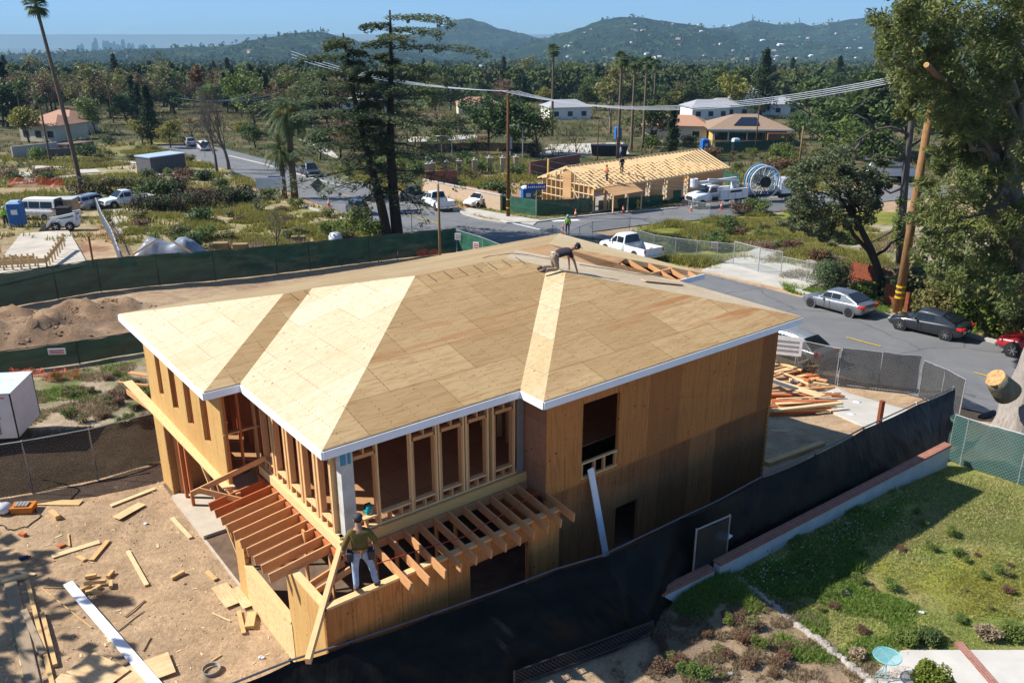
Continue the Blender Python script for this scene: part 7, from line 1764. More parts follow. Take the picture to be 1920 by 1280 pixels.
# ================================================================== GROUND COVER
def seg_d(x,y,pts,ws,pad):
    for i in range(len(pts)-1):
        a,b=pts[i],pts[i+1]; dx,dy=b.x-a.x,b.y-a.y; l2=dx*dx+dy*dy; t=max(0,min(1,((x-a.x)*dx+(y-a.y)*dy)/l2)); w_=ws[i]+(ws[i+1]-ws[i])*t+pad
        if (x-a.x-dx*t)**2+(y-a.y-dy*t)**2<w_*w_: return True
    return False
W2=[8,4.6,4.4,4.4,4.4,4.4,4.4]
def on_road(x,y): return y>30 and (seg_d(x,y,C1,hw,.6) or seg_d(x,y,C2,W2,.4))
def tufts(name,poly,n,hgt,wid,mat,label,seed,thr=-1,nsc=1.5,cat=None,blades=4,edge=.5):
    rg=random.Random(seed); E_=edge*2; xs=[p[0] for p in poly]; xs+=[min(xs)-E_,max(xs)+E_]; ys_=[p[1] for p in poly]; ys_+=[min(ys_)-E_,max(ys_)+E_]; vs=[];fs=[]; U=rg.uniform; tries=0
    while len(fs)<n*blades and tries<n*8:
        tries+=1; x,y=U(min(xs),max(xs)),U(min(ys_),max(ys_))
        J=edge*(1 if ys_[0]<40 else 4); jx=x+noise.noise(Vector((x/(J*2),y/(J*2),seed+50)))*J*2.2+rg.gauss(0,J*.35); jy=y+noise.noise(Vector((x/(J*2),y/(J*2),seed+80)))*J*2.2+rg.gauss(0,J*.35)
        if not inpoly(jx,jy,poly) or on_road(x,y): continue
        nn=noise.noise(Vector((x/nsc,y/nsc,seed)))
        if nn<thr: continue
        z=groundz(x,y)-.01; hh=hgt*(.5+.9*max(0,nn+.35))
        for k in range(blades):
            a=U(0,6.28); w_=wid*U(.5,1.2); h_=hh*U(.5,1.3); lx,ly=U(-1,1)*h_*.7,U(-1,1)*h_*.7; ox,oy=U(-1,1)*wid*2.5,U(-1,1)*wid*2.5; b=len(vs)
            vs+=[(x+ox+w_*math.cos(a),y+oy+w_*math.sin(a),z),(x+ox-w_*math.cos(a),y+oy-w_*math.sin(a),z),(x+ox+lx,y+oy+ly,z+h_)]; fs.append((b,b+1,b+2))
    o=bpy.data.objects.new(name,leafmesh(name,vs,fs,mat)); COL.objects.link(o); return tag(o,label,cat or 'grass',kind='stuff')
def grassmat(name,a,b,c,sc=.6):
    m,n,bb=nt(name,.85,0,.12); k=noise_(n,geopos(n),sc,4,.6); q=noise_(n,geopos(n),14,2)
    col=ramp(n,k,[(.30,a),(.5,b),(.68,c)]); col=mixc(n,.6,col,mixc(n,ramp(n,q,[(.38,(0,0,0)),(.62,(1,1,1))]),tuple(x*.3 for x in a),tuple(x*1.5 for x in c))); n.links.new(col,bb.inputs['Base Color'])
    tr=n.nodes.new('ShaderNodeBsdfTranslucent'); n.links.new(col,tr.inputs[0]); mx=n.nodes.new('ShaderNodeMixShader'); mx.inputs[0].default_value=.3
    n.links.new(bb.outputs[0],mx.inputs[1]); n.links.new(tr.outputs[0],mx.inputs[2]); n.links.new(mx.outputs[0],n.nodes['Material Output'].inputs[0]); return m
GM=grassmat('yard_grass',(.15,.26,.04),(.30,.37,.08),(.50,.45,.20)); GM2=grassmat('lush_weeds',(.07,.18,.03),(.14,.27,.045),(.27,.33,.08)); GM3=grassmat('dry_weeds',(.16,.15,.06),(.30,.23,.14),(.42,.32,.22)); GM4=grassmat('lot_weeds',(.09,.14,.02),(.22,.24,.04),(.36,.30,.10),.25); GMy=grassmat('yellow_grass',(.24,.27,.03),(.34,.34,.05),(.40,.36,.10))
yard=[tuple(at_z(a,b,0).xy) for a,b in ((1362,1085),(1450,1022),(1600,940),(1785,862),(1950,915),(2120,980),(2120,1260),(1940,1215),(1700,1218),(1650,1240),(1600,1260),(1500,1180))]
tufts('grass',yard,36000,.075,.009,GM,'short mixed green and straw grass of the fenced yard at the right',1,edge=.12)
wp_=lambda *px:[tuple(at_z(a,b,0).xy) for a,b in px]
tufts('weeds',wp_((1375,1085),(1480,1030),(1700,930),(1640,1010),(1520,1110),(1450,1140)),7000,.2,.012,GM2,'taller green weeds with small white flowers along the pale blue wall',2)
tufts('weeds',wp_((1440,1130),(1560,1090),(1700,1110),(1720,1180),(1660,1235),(1560,1225)),8000,.13,.013,GM2,'lush dark green clover patches in the middle of the yard',3,-.1)
tufts('weeds',wp_((1690,1060),(1840,1050),(1960,1080),(1960,1180),(1820,1150),(1740,1100)),9000,.06,.006,GMy,'yellow-green grass patch near the right edge of the yard',4,-.15)
tufts('weeds',wp_((1215,1150),(1350,1060),(1400,1090),(1480,1150),(1640,1280),(1400,1320),(1230,1290)),9000,.12,.011,GM3,'dry brownish weeds on the bank between the wall end and the stone edging',5,-.02,.5,edge=.8)
tufts('weeds',wp_((1250,1120),(1345,1062),(1375,1085),(1400,1140),(1330,1150)),4200,.24,.013,GM2,'leafy green and yellow weeds climbing over the wall end',6,-.2)
tufts('weeds',gp((0,720),(290,680),(300,785),(0,850)),3800,.16,.016,GM3,'sparse dry weeds on the sandy strip between the low green fence and the black fence',7,.0,1.2)
tufts('weeds',gp((0,725),(270,680),(270,740),(0,790)),1500,.13,.016,GM2,'green weed patches below the low green fence',8,.12,1.5)
tufts('weeds',gp((1190,470),(1240,400),(1480,392),(1640,440),(1640,520),(1420,480),(1290,500)),24000,.5,.05,GM4,'yellow-green weeds covering the lot across the street',9,-.1,4)
tufts('weeds',gp((1420,440),(1700,430),(1780,520),(1600,545),(1440,500)),5000,.35,.05,GM3,'dry weeds on the sandy part of the lot across the street',10,.0,3)
tufts('weeds',gp((240,405),(420,378),(560,390),(720,405),(735,470),(560,480),(400,470),(250,480)),13000,.4,.05,GM4,'weeds of the vacant lot beyond the long green fence',11,.03,3.5)
tufts('weeds',gp((400,450),(720,440),(760,480),(560,500),(400,500)),2600,.35,.05,GM3,'dry scrub along the long green fence',12,-.05,2.5)
tufts('weeds',gp((0,290),(330,262),(560,330),(470,380),(240,385),(0,400)),9000,.5,.08,GM4,'weeds of the cleared lots at the far left',13,.14,7)
tufts('weeds',gp((640,300),(1000,300),(1000,350),(640,360)),9000,.6,.09,GM4,'weeds behind the corner lot',14,-.1,6)
tufts('weeds',gp((1240,340),(1560,300),(1600,345),(1500,372),(1360,340)),6000,.6,.09,GM4,'weeds between the framed roof and the yellow house',15,-.1,6)
tufts('weeds',gp((870,402),(900,376),(1290,386),(1270,393),(1010,412)),3500,.16,.04,GM4,'grass of the street corner verge',16)
tufts('weeds',gp((1500,545),(1560,540),(1740,585),(1930,630),(1930,650),(1700,600),(1560,563)),5000,.30,.03,GM2,'weeds along the far kerb behind the parked coupes',17,-.15,2)
# white flowers and daisies
m=MB(); rgf=random.Random(9)
for i in range(150):
    s_=rgf.random(); p=at_z(1400+300*s_+rgf.uniform(-25,45),1075-150*s_+rgf.uniform(-5,55),0); m.ball((p.x,p.y,p.z+rgf.uniform(.14,.28)),.014,5,3)
tag(obj('flowers',m,signw),'tiny white flowers scattered in the shaded weeds along the pale blue wall','flowers',kind='stuff')
# scrub bushes on the lots
LBL={'s1':'rounded green bush','s2':'low olive bush','s3':'dry brown bush','s4':'dense dark bush'}
def scrub(n,P0,sm,sM,where,grp,keys=('s1','s2','s3','s4')):
    k=0
    xs=[p[0] for p in P0]; ys_=[p[1] for p in P0]
    while k<n:
        px,py=rb.uniform(min(xs),max(xs)),rb.uniform(min(ys_),max(ys_))
        if not inpoly(px,py,P0) or seg_d(*G(px,py).xy,C1,hw,2.2) or seg_d(*G(px,py).xy,C2,W2,2): continue
        q=rb.choice(keys); place(q,G(px,py),rb.uniform(sm,sM),None,LBL[q]+' '+where,'bush',grp); k+=1
scrub(22,((240,400),(520,385),(730,410),(720,465),(420,470),(260,470)),.5,1.3,'on the weedy lot beyond the long green fence','bushes of the vacant lot')
scrub(40,((1200,440),(1330,396),(1480,392),(1620,430),(1560,500),(1400,470),(1250,485)),.4,1.2,'on the yellow-green lot across the street','bushes of the green lot')
scrub(24,((0,282),(330,258),(560,320),(430,345),(0,345)),.8,2.0,'on the cleared lots at the far left','bushes of the far left lots')
scrub(44,((620,270),(1000,270),(1010,330),(640,350)),.8,2.0,'behind the corner lot','bushes behind the corner lot')
scrub(34,((1130,255),(1560,255),(1600,340),(1380,330),(1300,300),(1150,290)),.8,2.2,'around the yellow house lot','bushes around the yellow house')
scrub(30,((180,392),(380,332),(470,372),(420,395),(190,405)),1.0,1.5,'in the dark scorched hedge at the left','bushes of the scorched hedge',('s3','s4'))
for px,py,s,k,lab in ((300,378,2.2,'s4','big dark hedge end above the white pickup nose'),(1390,402,1.5,'s3','grey-brown bush before the bucket truck'),(1418,402,1.4,'s1','greener bush right of the grey-brown one before the bucket truck'),(675,432,1.7,'s1','pale green bush hiding the blue car'),(700,445,1.3,'s1','green bush left of the cedar trunks'),(930,376,2.0,'s4','dark rounded bush behind the corner fence'),(1000,372,1.5,'s4','dark shrub on the corner lot'),(505,372,1.0,'s1','small bush under the blank white board')): place(k,G(px,py),s,None,lab,'bush')
# leafless shrub before the fence
b=G(520,468); tb,tips,_r=grow(33,5,.09,(0,0),.15,3,.6,5,.35,.16,2.2); make_tree('bare_shrub',tb,None,bark('bark_ash',(.2,.17,.14)),L_brown,b,'wide leafless shrub just beyond the long green fence','shrub')
# ================================================================== NEAR LEFT: DEBRIS
ply_s=plywood('plywood_scrap',(.66,.49,.28),(.60,.43,.24),knots=.5,seam=0,graindir=(1.5,10,16)); bb_=lumber('scrap_board',(.62,.42,.20)); bp=lumber('scrap_board_pale',(.72,.55,.32)); bgry=lumber('scrap_board_grey',(.34,.27,.19))
def gz(px,py,dz=0): 
    p=at_z(px,py,0) 
    for _ in range(3): p=at_z(px,py,T(p.x,p.y))
    p.z=groundz(p.x,p.y)+dz; return p
def board_px(a,b,w_,th,mat,label,cat='board',name='loose_board',z=.0,group=None):
    A=gz(*a);B=gz(*b); A.z+=th/2+.02+z; B.z+=th/2+.02+z
    o=beam_obj(name,A,B,w_,th,mat); return tag(o,label,cat,group)
board_px((128,1098),(312,1310),.24,.03,primer,'long white primed board lying across the dirt at the lower left',z=.05,name='trim_board')
for a,b,w_,th,mt,lab in (((20,1092),(66,1300),.30,.05,bgry,'long grey-brown plank at the far left of the dirt yard'),((52,1092),(100,1290),.10,.09,bb_,'long narrow stud beside the grey-brown plank'),((46,1148),(82,1232),.14,.09,bgry,'short dark stud lying over the long ones at the left'),((80,1152),(105,1252),.10,.09,bb_,'stud at the right of the lower left bundle'),((3,1092),(52,1082),.14,.09,bp,'short board across the top of the lower left bundle'),
    ((98,1046),(187,1016),.20,.03,bp,'pale board lying left of the thin dark one in mid dirt yard'),((172,1052),(203,1014),.14,.04,bb_,'board touching the end of the pale board'),((146,1044),(160,1052),.12,.04,bb_,'tiny offcut below the pale board'),((240,1033),(276,1100),.11,.04,bp,'slim board lying alone in the middle of the dirt yard'),
    ((208,950),(291,918),.15,.04,bp,'board at the shade edge near the porch'),((128,1002),(131,1026),.04,.03,bb_,'small stick standing-like on the dirt above the pale board'),((70,944),(152,944),.30,.02,bb_,'flat board in the fence shade'),((323,973),(358,1010),.12,.04,bp,'board leaning at the porch edge foot'),((322,1088),(346,1076),.09,.09,bb_,'small block alone right of centre of the dirt yard'),((388,1074),(405,1088),.12,.05,bb_,'little block beside the sunlit wall'),
    ((448,1148),(458,1190),.10,.05,bb_,'narrow offcut at the foot of the OSB wall'),((473,1152),(468,1180),.22,.09,bb_,'thick block at the foot of the OSB wall'),((30,1070),(66,1078),.1,.02,bp,'thin slat near the left bundle'),((300,868),(278,872),.12,.06,bb_,'block in the shade by the black fence'),((96,963),(110,975),.14,.12,bb_,'two-tone block standing at the shade edge'),((38,1001),(48,1004),.12,.08,firr,'reddish block above the cordless tool'),((110,1028),(122,1022),.14,.05,firr,'reddish offcut left of the pale board'),
    ((78,1103),(172,1177),.025,.02,bb_,'long thin lath crossing the dirt'),((78,1102),(155,1104),.025,.02,bb_,'short thin lath meeting the long one'),((235,1158),(272,1126),.03,.03,bgry,'dark thin stick below the slim board'),((222,1184),(270,1146),.025,.02,bgry,'second dark thin stick'),((398,1150),(432,1166),.03,.02,bp,'pale thin lath near the OSB wall'),((268,1222),(282,1196),.03,.02,bgry,'short twig-like stick near the sheets'),((395,1240),(415,1228),.03,.02,bb_,'thin stick by the hose coil')):
    board_px(a,b,w_,th,mt,lab)
for (c,L_,W_,an,lab) in (((243,962),.95,.33,62,'plywood piece lying near the porch'),((425,1118),1.05,.42,-52,'plywood sheet leaning by the sunlit wall'),((455,1122),1.0,.30,-55,'second plywood strip beside the leaning sheet'),((185,1262),1.25,.75,-28,'plywood sheet at the bottom edge left of the white board'),((272,1262),1.2,.8,33,'plywood sheet at the bottom edge right of the white board'),((135,1285),.9,.5,-10,'plywood corner at the very bottom left')):
    p=gz(*c); mb_=MB(); mb_.b2((-L_/2,-W_/2,0),(L_/2,W_/2,.016)); o=obj('plywood_piece',mb_,ply_s,loc=(p.x,p.y,p.z+.045+rnd()*.02),rz=R(an)); tag(o,lab,'plywood')
for i,(px,py,r_) in enumerate(((170,1100,.2),(180,1108,1.1),(172,1112,.4),(190,1098,.1),(208,1080,1.5),(209,1100,2.0),(184,1118,-.4),(171,1083,.3),(162,1105,.9))):
    p=gz(px,py); mb_=MB(); mb_.b2((-.14,-.045,0),(.14,.045,.09)); tag(obj('wood_block',mb_,bb_,loc=(p.x,p.y,p.z+(.02 if i%3 else .09)),rz=r_),'short sawn block in the heap of offcuts above the white board','block','heap of sawn blocks')
# coil, tools, bags
p=gz(397,1258); m=MB()
for k in range(3): m.tube([Vector((.19*math.cos(a)*(1+.03*k),.19*math.sin(a)*(1+.03*k),.03+.03*k)) for a in [2*math.pi*i/24 for i in range(25)]],.018,6,cap=False)
tag(obj('hose_coil',m,flat('grey_hose',(.30,.28,.25),.6),loc=p),'coil of grey hose lying on the dirt near the black fence','hose')
p=gz(45,1048); t=empty('cordless_tool',p,.4,'blue-black cordless tool lying on the dirt at the left','tool'); m=MB(); m.b2((-.12,-.04,.02),(.12,.04,.10)); m.b2((-.10,-.035,.0),(-.02,.035,.02)); obj('body',m,flat('tool_blue',(.02,.03,.10),.4),t,bevel=.01); m=MB(); m.tube([(.12,0,.06),(.18,0,.06)],.02,8); obj('chuck',m,darkp,t)
p=gz(46,958); t=empty('tool_box',p,.1,'orange tool box with grey tools on top in the fence shade','box'); m=MB(); m.hexa([(-.30,-.2,0),(.30,-.2,0),(.30,.2,0),(-.30,.2,0),(-.34,-.22,.22),(.34,-.22,.22),(.34,.22,.22),(-.34,.22,.22)]); obj('box',m,flat('toolbox_orange',(.50,.17,.02),.6),t,bevel=.01); m=MB(); [m.b2((-.2+.1*k,-.15,.22),(-.13+.1*k,.12,.27)) for k in range(4)]; obj('hand_tool',m,galv,t)
p=gz(6,962); m=MB(); m.ball((0,0,.15),(.3,.25,.17),12,7,jit=.2); tag(obj('white_bag',m,flat('plastic_bag',(.60,.62,.68),.5),loc=p,smooth=True),'white plastic bag left of the orange tool box','bag')
def litter(px,py,label,s=.12,c=None):
    p=gz(px,py); m=MB(); m.ball((0,0,s*.4),(s*1.3,s,s*.55),9,6,jit=.7); tag(obj('litter_bag',m,c or flat('plastic_bag',(.6,.6,.6)),loc=p),label,'litter')
litter(274,981,'small white scrap on the dirt left of the porch',.05); litter(490,1233,'small white scrap near the hose coil',.06); litter(1112,1222,'crumpled white bag on the sand below the black fence',.17); litter(1368,1263,'small white litter on the weedy bank',.06); litter(1345,1052,'white rag lying on the brick cap where the two walls meet',.22); bpy.context.scene.collection.objects[-1].location.z+=.75
litter(1580,1115,'torn white plastic lying in the grass yard',.14); litter(1728,1148,'small white scrap in the yellow grass',.06); litter(1557,1086,'tan stone-like scrap in the grass yard',.10,flat('scrap_tan',(.5,.33,.14)))
for k,pts in enumerate((((0,985),(20,992),(50,988),(78,968),(60,950)),((80,900),(120,905),(150,920),(120,950)),((60,925),(180,905),(300,885)),((180,905),(240,893),(310,868)))):
    m=MB(); P4=[gz(*q)+Vector((0,0,.02)) for q in pts]; C=[]
    for i in range(len(P4)-1):
        for j in range(6): C.append(P4[i].lerp(P4[i+1],j/6)+Vector((0,.05*math.sin(i*3+j),0)))
    m.tube(C,.016,6); tag(obj('power_cable',m,flat('cable_black',(.015,.015,.016),.5)),('black cable looping past the orange tool box','black cable curl beside the flat shaded board','black cable along the foot of the left fence','black cable running to the porch pier')[k],'cable')
# small stones, chips and clods
m=MB(); rgs=random.Random(3)
for i in range(1500):
    x,y=rgs.uniform(-14,-3.2),rgs.uniform(9,26)
    s=rgs.uniform(.008,.03)*(2 if rgs.random()<.06 else 1); z=groundz(x,y)
    if rgs.random()<.35: m.box((x,y,z+.008),(s*4,s*1.2,s*.5),rgs.uniform(0,3.1),1)
    else: m.ball((x,y,z+s*.3),(s,s,s*.7),5,3,0,.4)
for i in range(900):
    p=at_z(rgs.uniform(930,1420),rgs.uniform(1120,1290),0); s=rgs.uniform(.006,.022); m.ball((p.x,p.y,groundz(p.x,p.y)+s*.3),(s,s,s*.7),5,3,0,.4)
tag(obj('gravel',m,[flat('clods',(.36,.25,.16),.95),bp]),'loose clods, pebbles and wood chips scattered over the dirt','gravel',kind='stuff')
# clods on the heaps
m=MB()
for i in range(800):
    c,rx,h_,ry=HEAP[rgs.randrange(len(HEAP))]; x=c.x+rgs.gauss(0,rx*.6); y=c.y+rgs.gauss(0,ry*.6)
    d=min(((x-q[0].x)/q[1])**2+((y-q[0].y)/q[3])**2 for q in HEAP); dz=max((q[2]*math.exp(-(((x-q[0].x)/q[1])**2+((y-q[0].y)/q[3])**2)*.8) for q in HEAP)); s=rgs.uniform(.02,.085); m.ball((x,y,groundz(x,y)+dz*.98),(s*1.5,s*1.2,s*.7),6,4,0,.5)
tag(obj('soil_clods',m,flat('clods_dark',(.30,.20,.125),.95,var=.25,bmp=.5)),'dark clods lying over the soil heaps','soil',kind='stuff')
# ================================================================== LUMBER PILE BY THE STREET
rgl=random.Random(8)
labs=['orange-brown stud in the scrap pile by the street fence','pale board in the scrap pile by the street fence','dark reddish board in the scrap pile by the street fence']
cen=gz(1500,765)
for i in range(46):
    if i<26:
        y=735+ (i%9)*5.2; px0=1436+rgl.uniform(-8,25); px1=1560+rgl.uniform(-35,28); z=.05+.11*(i//9)+.0; a=gz(px0,y+rgl.uniform(-3,6)); b=gz(px1,y+rgl.uniform(-9,3))
    else:
        px=1470+rgl.uniform(-30,60); y=700+rgl.uniform(-8,26); an=rgl.uniform(-.7,.7); a=gz(px-22,y-an*14); b=gz(px+24,y+an*10); z=.15+rgl.uniform(0,.45)*max(.15,1-abs(px-1470)/80)
    a.z+=z; b.z+=z+rgl.uniform(-.06,.14); mt=rgl.choice((fir,firp,bp,firr)); 
    o=beam_obj('scrap_board',a,b,rgl.choice((.09,.14,.19,.19)),rgl.choice((.04,.04,.09)),mt); tag(o,labs[0 if mt is fir else (2 if mt is firr else 1)],'board','scrap lumber pile')
for a,b,w_,mt,lab in (((1436,722),(1540,752),.55,ply_s,'pale plywood sheet lying on the scrap pile'),((1440,708),(1520,700),.35,ply_s,'plywood offcut at the back of the scrap pile'),((1446,700),(1456,678),.09,bp,'pale stud end sticking up from the scrap pile'),((1445,812),(1478,812),.1,bp,'lone stud lying in the shade right of the house')):
    board_px(a,b,w_,.03,mt,lab,z=.35 if w_>.3 else .1)
board_px((1440,735),(1490,752),.3,.05,flat('steel_plate',(.10,.11,.12),.5,.4),'dark metal bracket end poking from behind the house corner',z=.7,cat='bracket',name='steel_bracket')
board_px((1437,872),(1542,833),.22,.12,bb_,'thick beam lying along the black fence behind the house'); board_px((1515,862),(1555,840),.12,.05,bb_,'short stud beside the thick beam'); board_px((1560,850),(1605,828),.2,.03,bp,'pale board end by the rust-red post')
for px,py,lab in ((1540,755,'white plastic wrap strip in the lumber pile'),(1568,757,'crumpled white wrap at the right end of the lumber pile'),(1608,752,'blue and white litter on the sand by the driveway'),(1488,715,'white bag in the upper scrap pile'),(1515,712,'second white bag in the upper scrap pile'),(1595,775,'pink and white paper near the lumber pile')): litter(px,py,lab,.15)
# white board leaning on the shaded wall
o=beam_obj('trim_board',root.location+Matrix.Rotation(AZ,3,'Z')@H(13.72,14.38,3.2),root.location+Matrix.Rotation(AZ,3,'Z')@H(14.15,13.95,.05),.2,.03,primer,None,up=tuple(UV_V)); tag(o,'long white primed board leaning against the shaded plywood wall','board')
# teal saw on the sill next to the worker, scrap on the roof, cord
q=root.location+Matrix.Rotation(AZ,3,'Z')@H(7.85,15.5,3.56)
t=empty('circular_saw',q,.9,'teal and white cordless saw resting in the window opening beside the man in olive','saw'); m=MB(); m.b2((-.13,-.07,0),(.13,.07,.10)); m.ball((0,-.02,.12),(.11,.08,.09),10,6); obj('body',m,flat('tool_teal',(.02,.32,.36),.4),t,bevel=.01,smooth=False); m=MB(); m.tube([(-.1,.05,.1),(-.05,.06,.2),(.08,.05,.18)],.022,7); obj('handle',m,darkp,t); m=MB(); m.lathe([(.09,0),(.09,.012)],(.05,-.09,.08),14,axis='y'); obj('blade',m,galv,t)
def roofpt(px,py,run_guess=4):
    z=ZE+1
    p=at_z(px,py,z)
    for _ in range(40):
        p=at_z(px,py,z); u=p.x*UV_U.x+p.y*UV_U.y; v=p.x*UV_V.x+p.y*UV_V.y
        def hip(a,b,c,d): return min(u-a,b-u,v-c,d-v) 
        zn=ZE+PT*max(hip(u0,u3,v6,v5) if False else -9,hip(u1,u3,v7,v5),hip(u2,u3,v8,v5),hip(u0,u4-8,v6,v5),hip(u3-9,u4,v9,v5)); z=z*.5+zn*.5
    p=at_z(px,py,z); return p
pa,pb=roofpt(1206,528),roofpt(1276,535)
o=beam_obj('loose_board',pa+Vector((0,0,.05)),pb+Vector((0,0,.05)),.28,.03,lumber('weathered_board',(.55,.40,.27))); tag(o,'weathered board lying near the ridge of the plywood roof','board')
m=MB(); C=[roofpt(*q)+Vector((0,0,.04)) for q in ((905,486),(918,482),(935,480),(960,477),(990,480),(1020,486),(1038,487))]; m.tube(C,.014,5); tag(obj('air_hose',m,flat('hose_tan',(.28,.20,.14),.7)),'thin hose running along the roof ridge to the kneeling man','hose')
m=MB(); C=[roofpt(*q)+Vector((0,0,.04)) for q in ((1086,498),(1120,503),(1160,509),(1195,516),(1235,518))]; m.tube(C,.014,5); tag(obj('air_hose',m,flat('hose_tan',(.28,.2,.14))),'thin hose running on from the kneeling man towards the open rafters','hose')
m=MB(); C=[Vector(W3(*q)) for q in ((7.4,14.4,2.95),(8.5,14.3,2.93),(9.5,14.15,2.92),(10.8,14.35,2.93),(12.1,14.6,2.96))]; m.tube(C,.012,5); tag(obj('air_hose',m,flat('hose_red',(.45,.06,.03),.5)),'thin red hose lying over the porch rafters right of the man in olive','hose')
# ---- orange plastic netting
on=linkmat('orange_netting',(.75,.13,.04),.07,.34,0)
for (px,py,w_,h_,rz,lab) in ((85,716,1.4,.7,.3,'crumpled orange netting behind the white trailer, right piece'),(20,705,1.6,.5,-.1,'orange netting behind the white trailer, left piece'),(770,482,2.4,.7,.15,'orange netting and cones heaped inside the green fence'),(15,352,7,1.6,.1,'upright orange netting at the far left lot'),(90,348,9,.5,0,'long low orange netting across the far left lot')):
    p=G(px,py); m=MB(); k=14
    vs=[];fs=[]
    for i in range(k+1):
        for j in range(4): vs.append((w_*i/k,.35*noise.noise(Vector((i*.6,j*.9,px)))*min(1,h_),h_*j/3*(.75+.5*noise.noise(Vector((i*.5,3,px))))))
    for i in range(k):
        for j in range(3): q=i*4+j; fs.append((q,q+4,q+5,q+1))
    m.raw(vs,fs); tag(obj('plastic_netting',m,on,loc=p,rz=rz),lab,'netting')
# tarpaulin heap, bales, forms on the left building lot
tp_=G(318,478); m=MB(); vs=[];fs=[]; k=26
for i in range(k+1):
    for j in range(13):
        x=-2.6+5.2*i/k; y=-1.1+2.2*j/12; e=max(0,(1-abs(x/2.65)**3))*max(0,(1-abs(y/1.12)**4)); vs.append((x,y,(1.15-.25*math.cos(x*2.2))*e*(1+.25*noise.noise(Vector((x*1.8,y*2.4,1))))+.10*noise.noise(Vector((x*5,y*5,2)))*e))
for i in range(k):
    for j in range(12): q=i*13+j; fs.append((q,q+13,q+14,q+1))
m.raw(vs,fs); t=empty('tarpaulin_heap',tp_,.12,'lumber stack covered with a crumpled grey-blue tarpaulin beyond the long green fence','tarpaulin'); obj('tarpaulin',m,flat('tarp_grey_blue',(.22,.24,.29),.35,var=.3,sc=1.5),t,smooth=True)
m=MB(); m.beam((-2.6,-1.3,.2),(-.4,-1.2,1.5),.06,.12); m.beam((-2.8,-1.35,.3),(2.2,-1.3,.3),.06,.12); m.beam((.6,-1.25,1.4),(2.3,-1.3,.2),.06,.12); obj('board',m,bp,t)
for px,py,lab in ((415,468,'straw bale left of the leafless shrub'),(452,470,'low straw bale next to the first one'),(560,455,'brown bale right behind the leafless shrub')):
    p=G(px,py); m=MB(); m.box((0,0,.3),(1.2,.6,.6)); tag(obj('straw_bale',m,flat('straw',(.30,.21,.10),.95,var=.3,sc=8,bmp=.6),loc=p,rz=.1,bevel=.05),lab,'bale')
p=G(630,455); m=MB(); m.lathe([(.5,0),(.62,.1),(.6,.6),(.45,.85),(.2,.9)],n=16); tag(obj('white_tank',m,flat('white_tank',(.62,.66,.7),.4),loc=p,smooth=True),'squat white tank beyond the long green fence','tank')
# concrete form work with stakes at far left
t=empty('timber_formwork',G(25,500),.25,'timber formwork trench with stakes at the left edge of the building lot','formwork')
for k,(a,b) in enumerate((((-2.2,-1.5),(-2.0,4.5)),((-1.2,-1.6),(2.6,-1.6)),((2.6,-1.6),(2.2,5.5)),((-1.0,-.6),(1.6,-.6)))):
    m=MB(); m.beam((*a,.7),(*b,.7),.05,.35); obj('form_board',m,bb_,t)
    m=MB(); n_=8
    for i in range(n_): q=Vector((*a,0)).lerp(Vector((*b,0)),i/(n_-1)); m.b2((q.x-.05,q.y-.05,0),(q.x+.05,q.y+.05,1.05))
    obj('stake_row',m,bp,t)
m=MB(); m.b2((-.05,-.05,-.2),(.05,.05,2.2)); tag(obj('steel_post',m,flat('rust_primer',(.2,.05,.02)),loc=G(176,500)),'dark thin steel post standing behind the long green fence','post')
m=MB(); m.b2((-.9,-.9,0),(.9,.9,1.9)); t=empty('timber_hut',G(128,408),.1,'tan timber hut with a small dark window beside the old van','hut'); obj('wall',m,flat('hut_tan',(.42,.28,.16),.9),t); m=MB(); m.b2((-1.0,-1.0,1.9),(1.0,1.0,2.0)); obj('roof',m,flat('hut_roof',(.4,.42,.44),.7),t); m=MB(); m.b2((-.5,-.93,1.0),(0,-.905,1.5)); obj('window',m,gl,t)
person(G(13,425)+Vector((0,0,.05)),.4,stand2,hv,dkt,bootm,hhat,'worker in bright vest left of the blue toilet on the left lot',hatkind='hard')
# ================================================================== PATIO
p=gz(1655,1276); t=empty('garden_table',p,.2,'small round turquoise metal garden table on the patio','table'); tq=flat('turquoise_paint',(.16,.46,.50),.4)
m=MB(); m.tube([Vector((.30*math.cos(a),.30*math.sin(a),.70)) for a in [2*math.pi*i/28 for i in range(29)]],.012,6,cap=False); obj('rim',m,tq,t,smooth=True)
mt=linkmat('turquoise_mesh',(.20,.50,.54),.022,.42,0); m=MB(); m.lathe([(.001,.698),(.295,.70)],n=28); m.f=m.f[:-2]; m.m=m.m[:-2]
tm,tn_,tb2=nt('turquoise_perforated',.4,0,.3); tb2.inputs['Base Color'].default_value=(.20,.48,.52,1); vv=N(tn_,'ShaderNodeTexVoronoi'); vv.inputs['Scale'].default_value=70; vv.inputs['Randomness'].default_value=0; tn_.links.new(coords(tn_),vv.inputs['Vector']); a_n=math_(tn_,'GREATER_THAN',vv.outputs['Distance'],.36); tr=tn_.nodes.new('ShaderNodeBsdfTransparent'); mx=tn_.nodes.new('ShaderNodeMixShader'); tn_.links.new(a_n,mx.inputs[0]); tn_.links.new(tr.outputs[0],mx.inputs[1]); tn_.links.new(tb2.outputs[0],mx.inputs[2]); tn_.links.new(mx.outputs[0],tn_.nodes['Material Output'].inputs[0])
obj('top',m,tm,t)
m=MB(); m.beam((-.29,0,.69),(.29,0,.69),.015,.015); m.beam((0,-.29,.69),(0,.29,.69),.015,.015); obj('brace',m,tq,t)
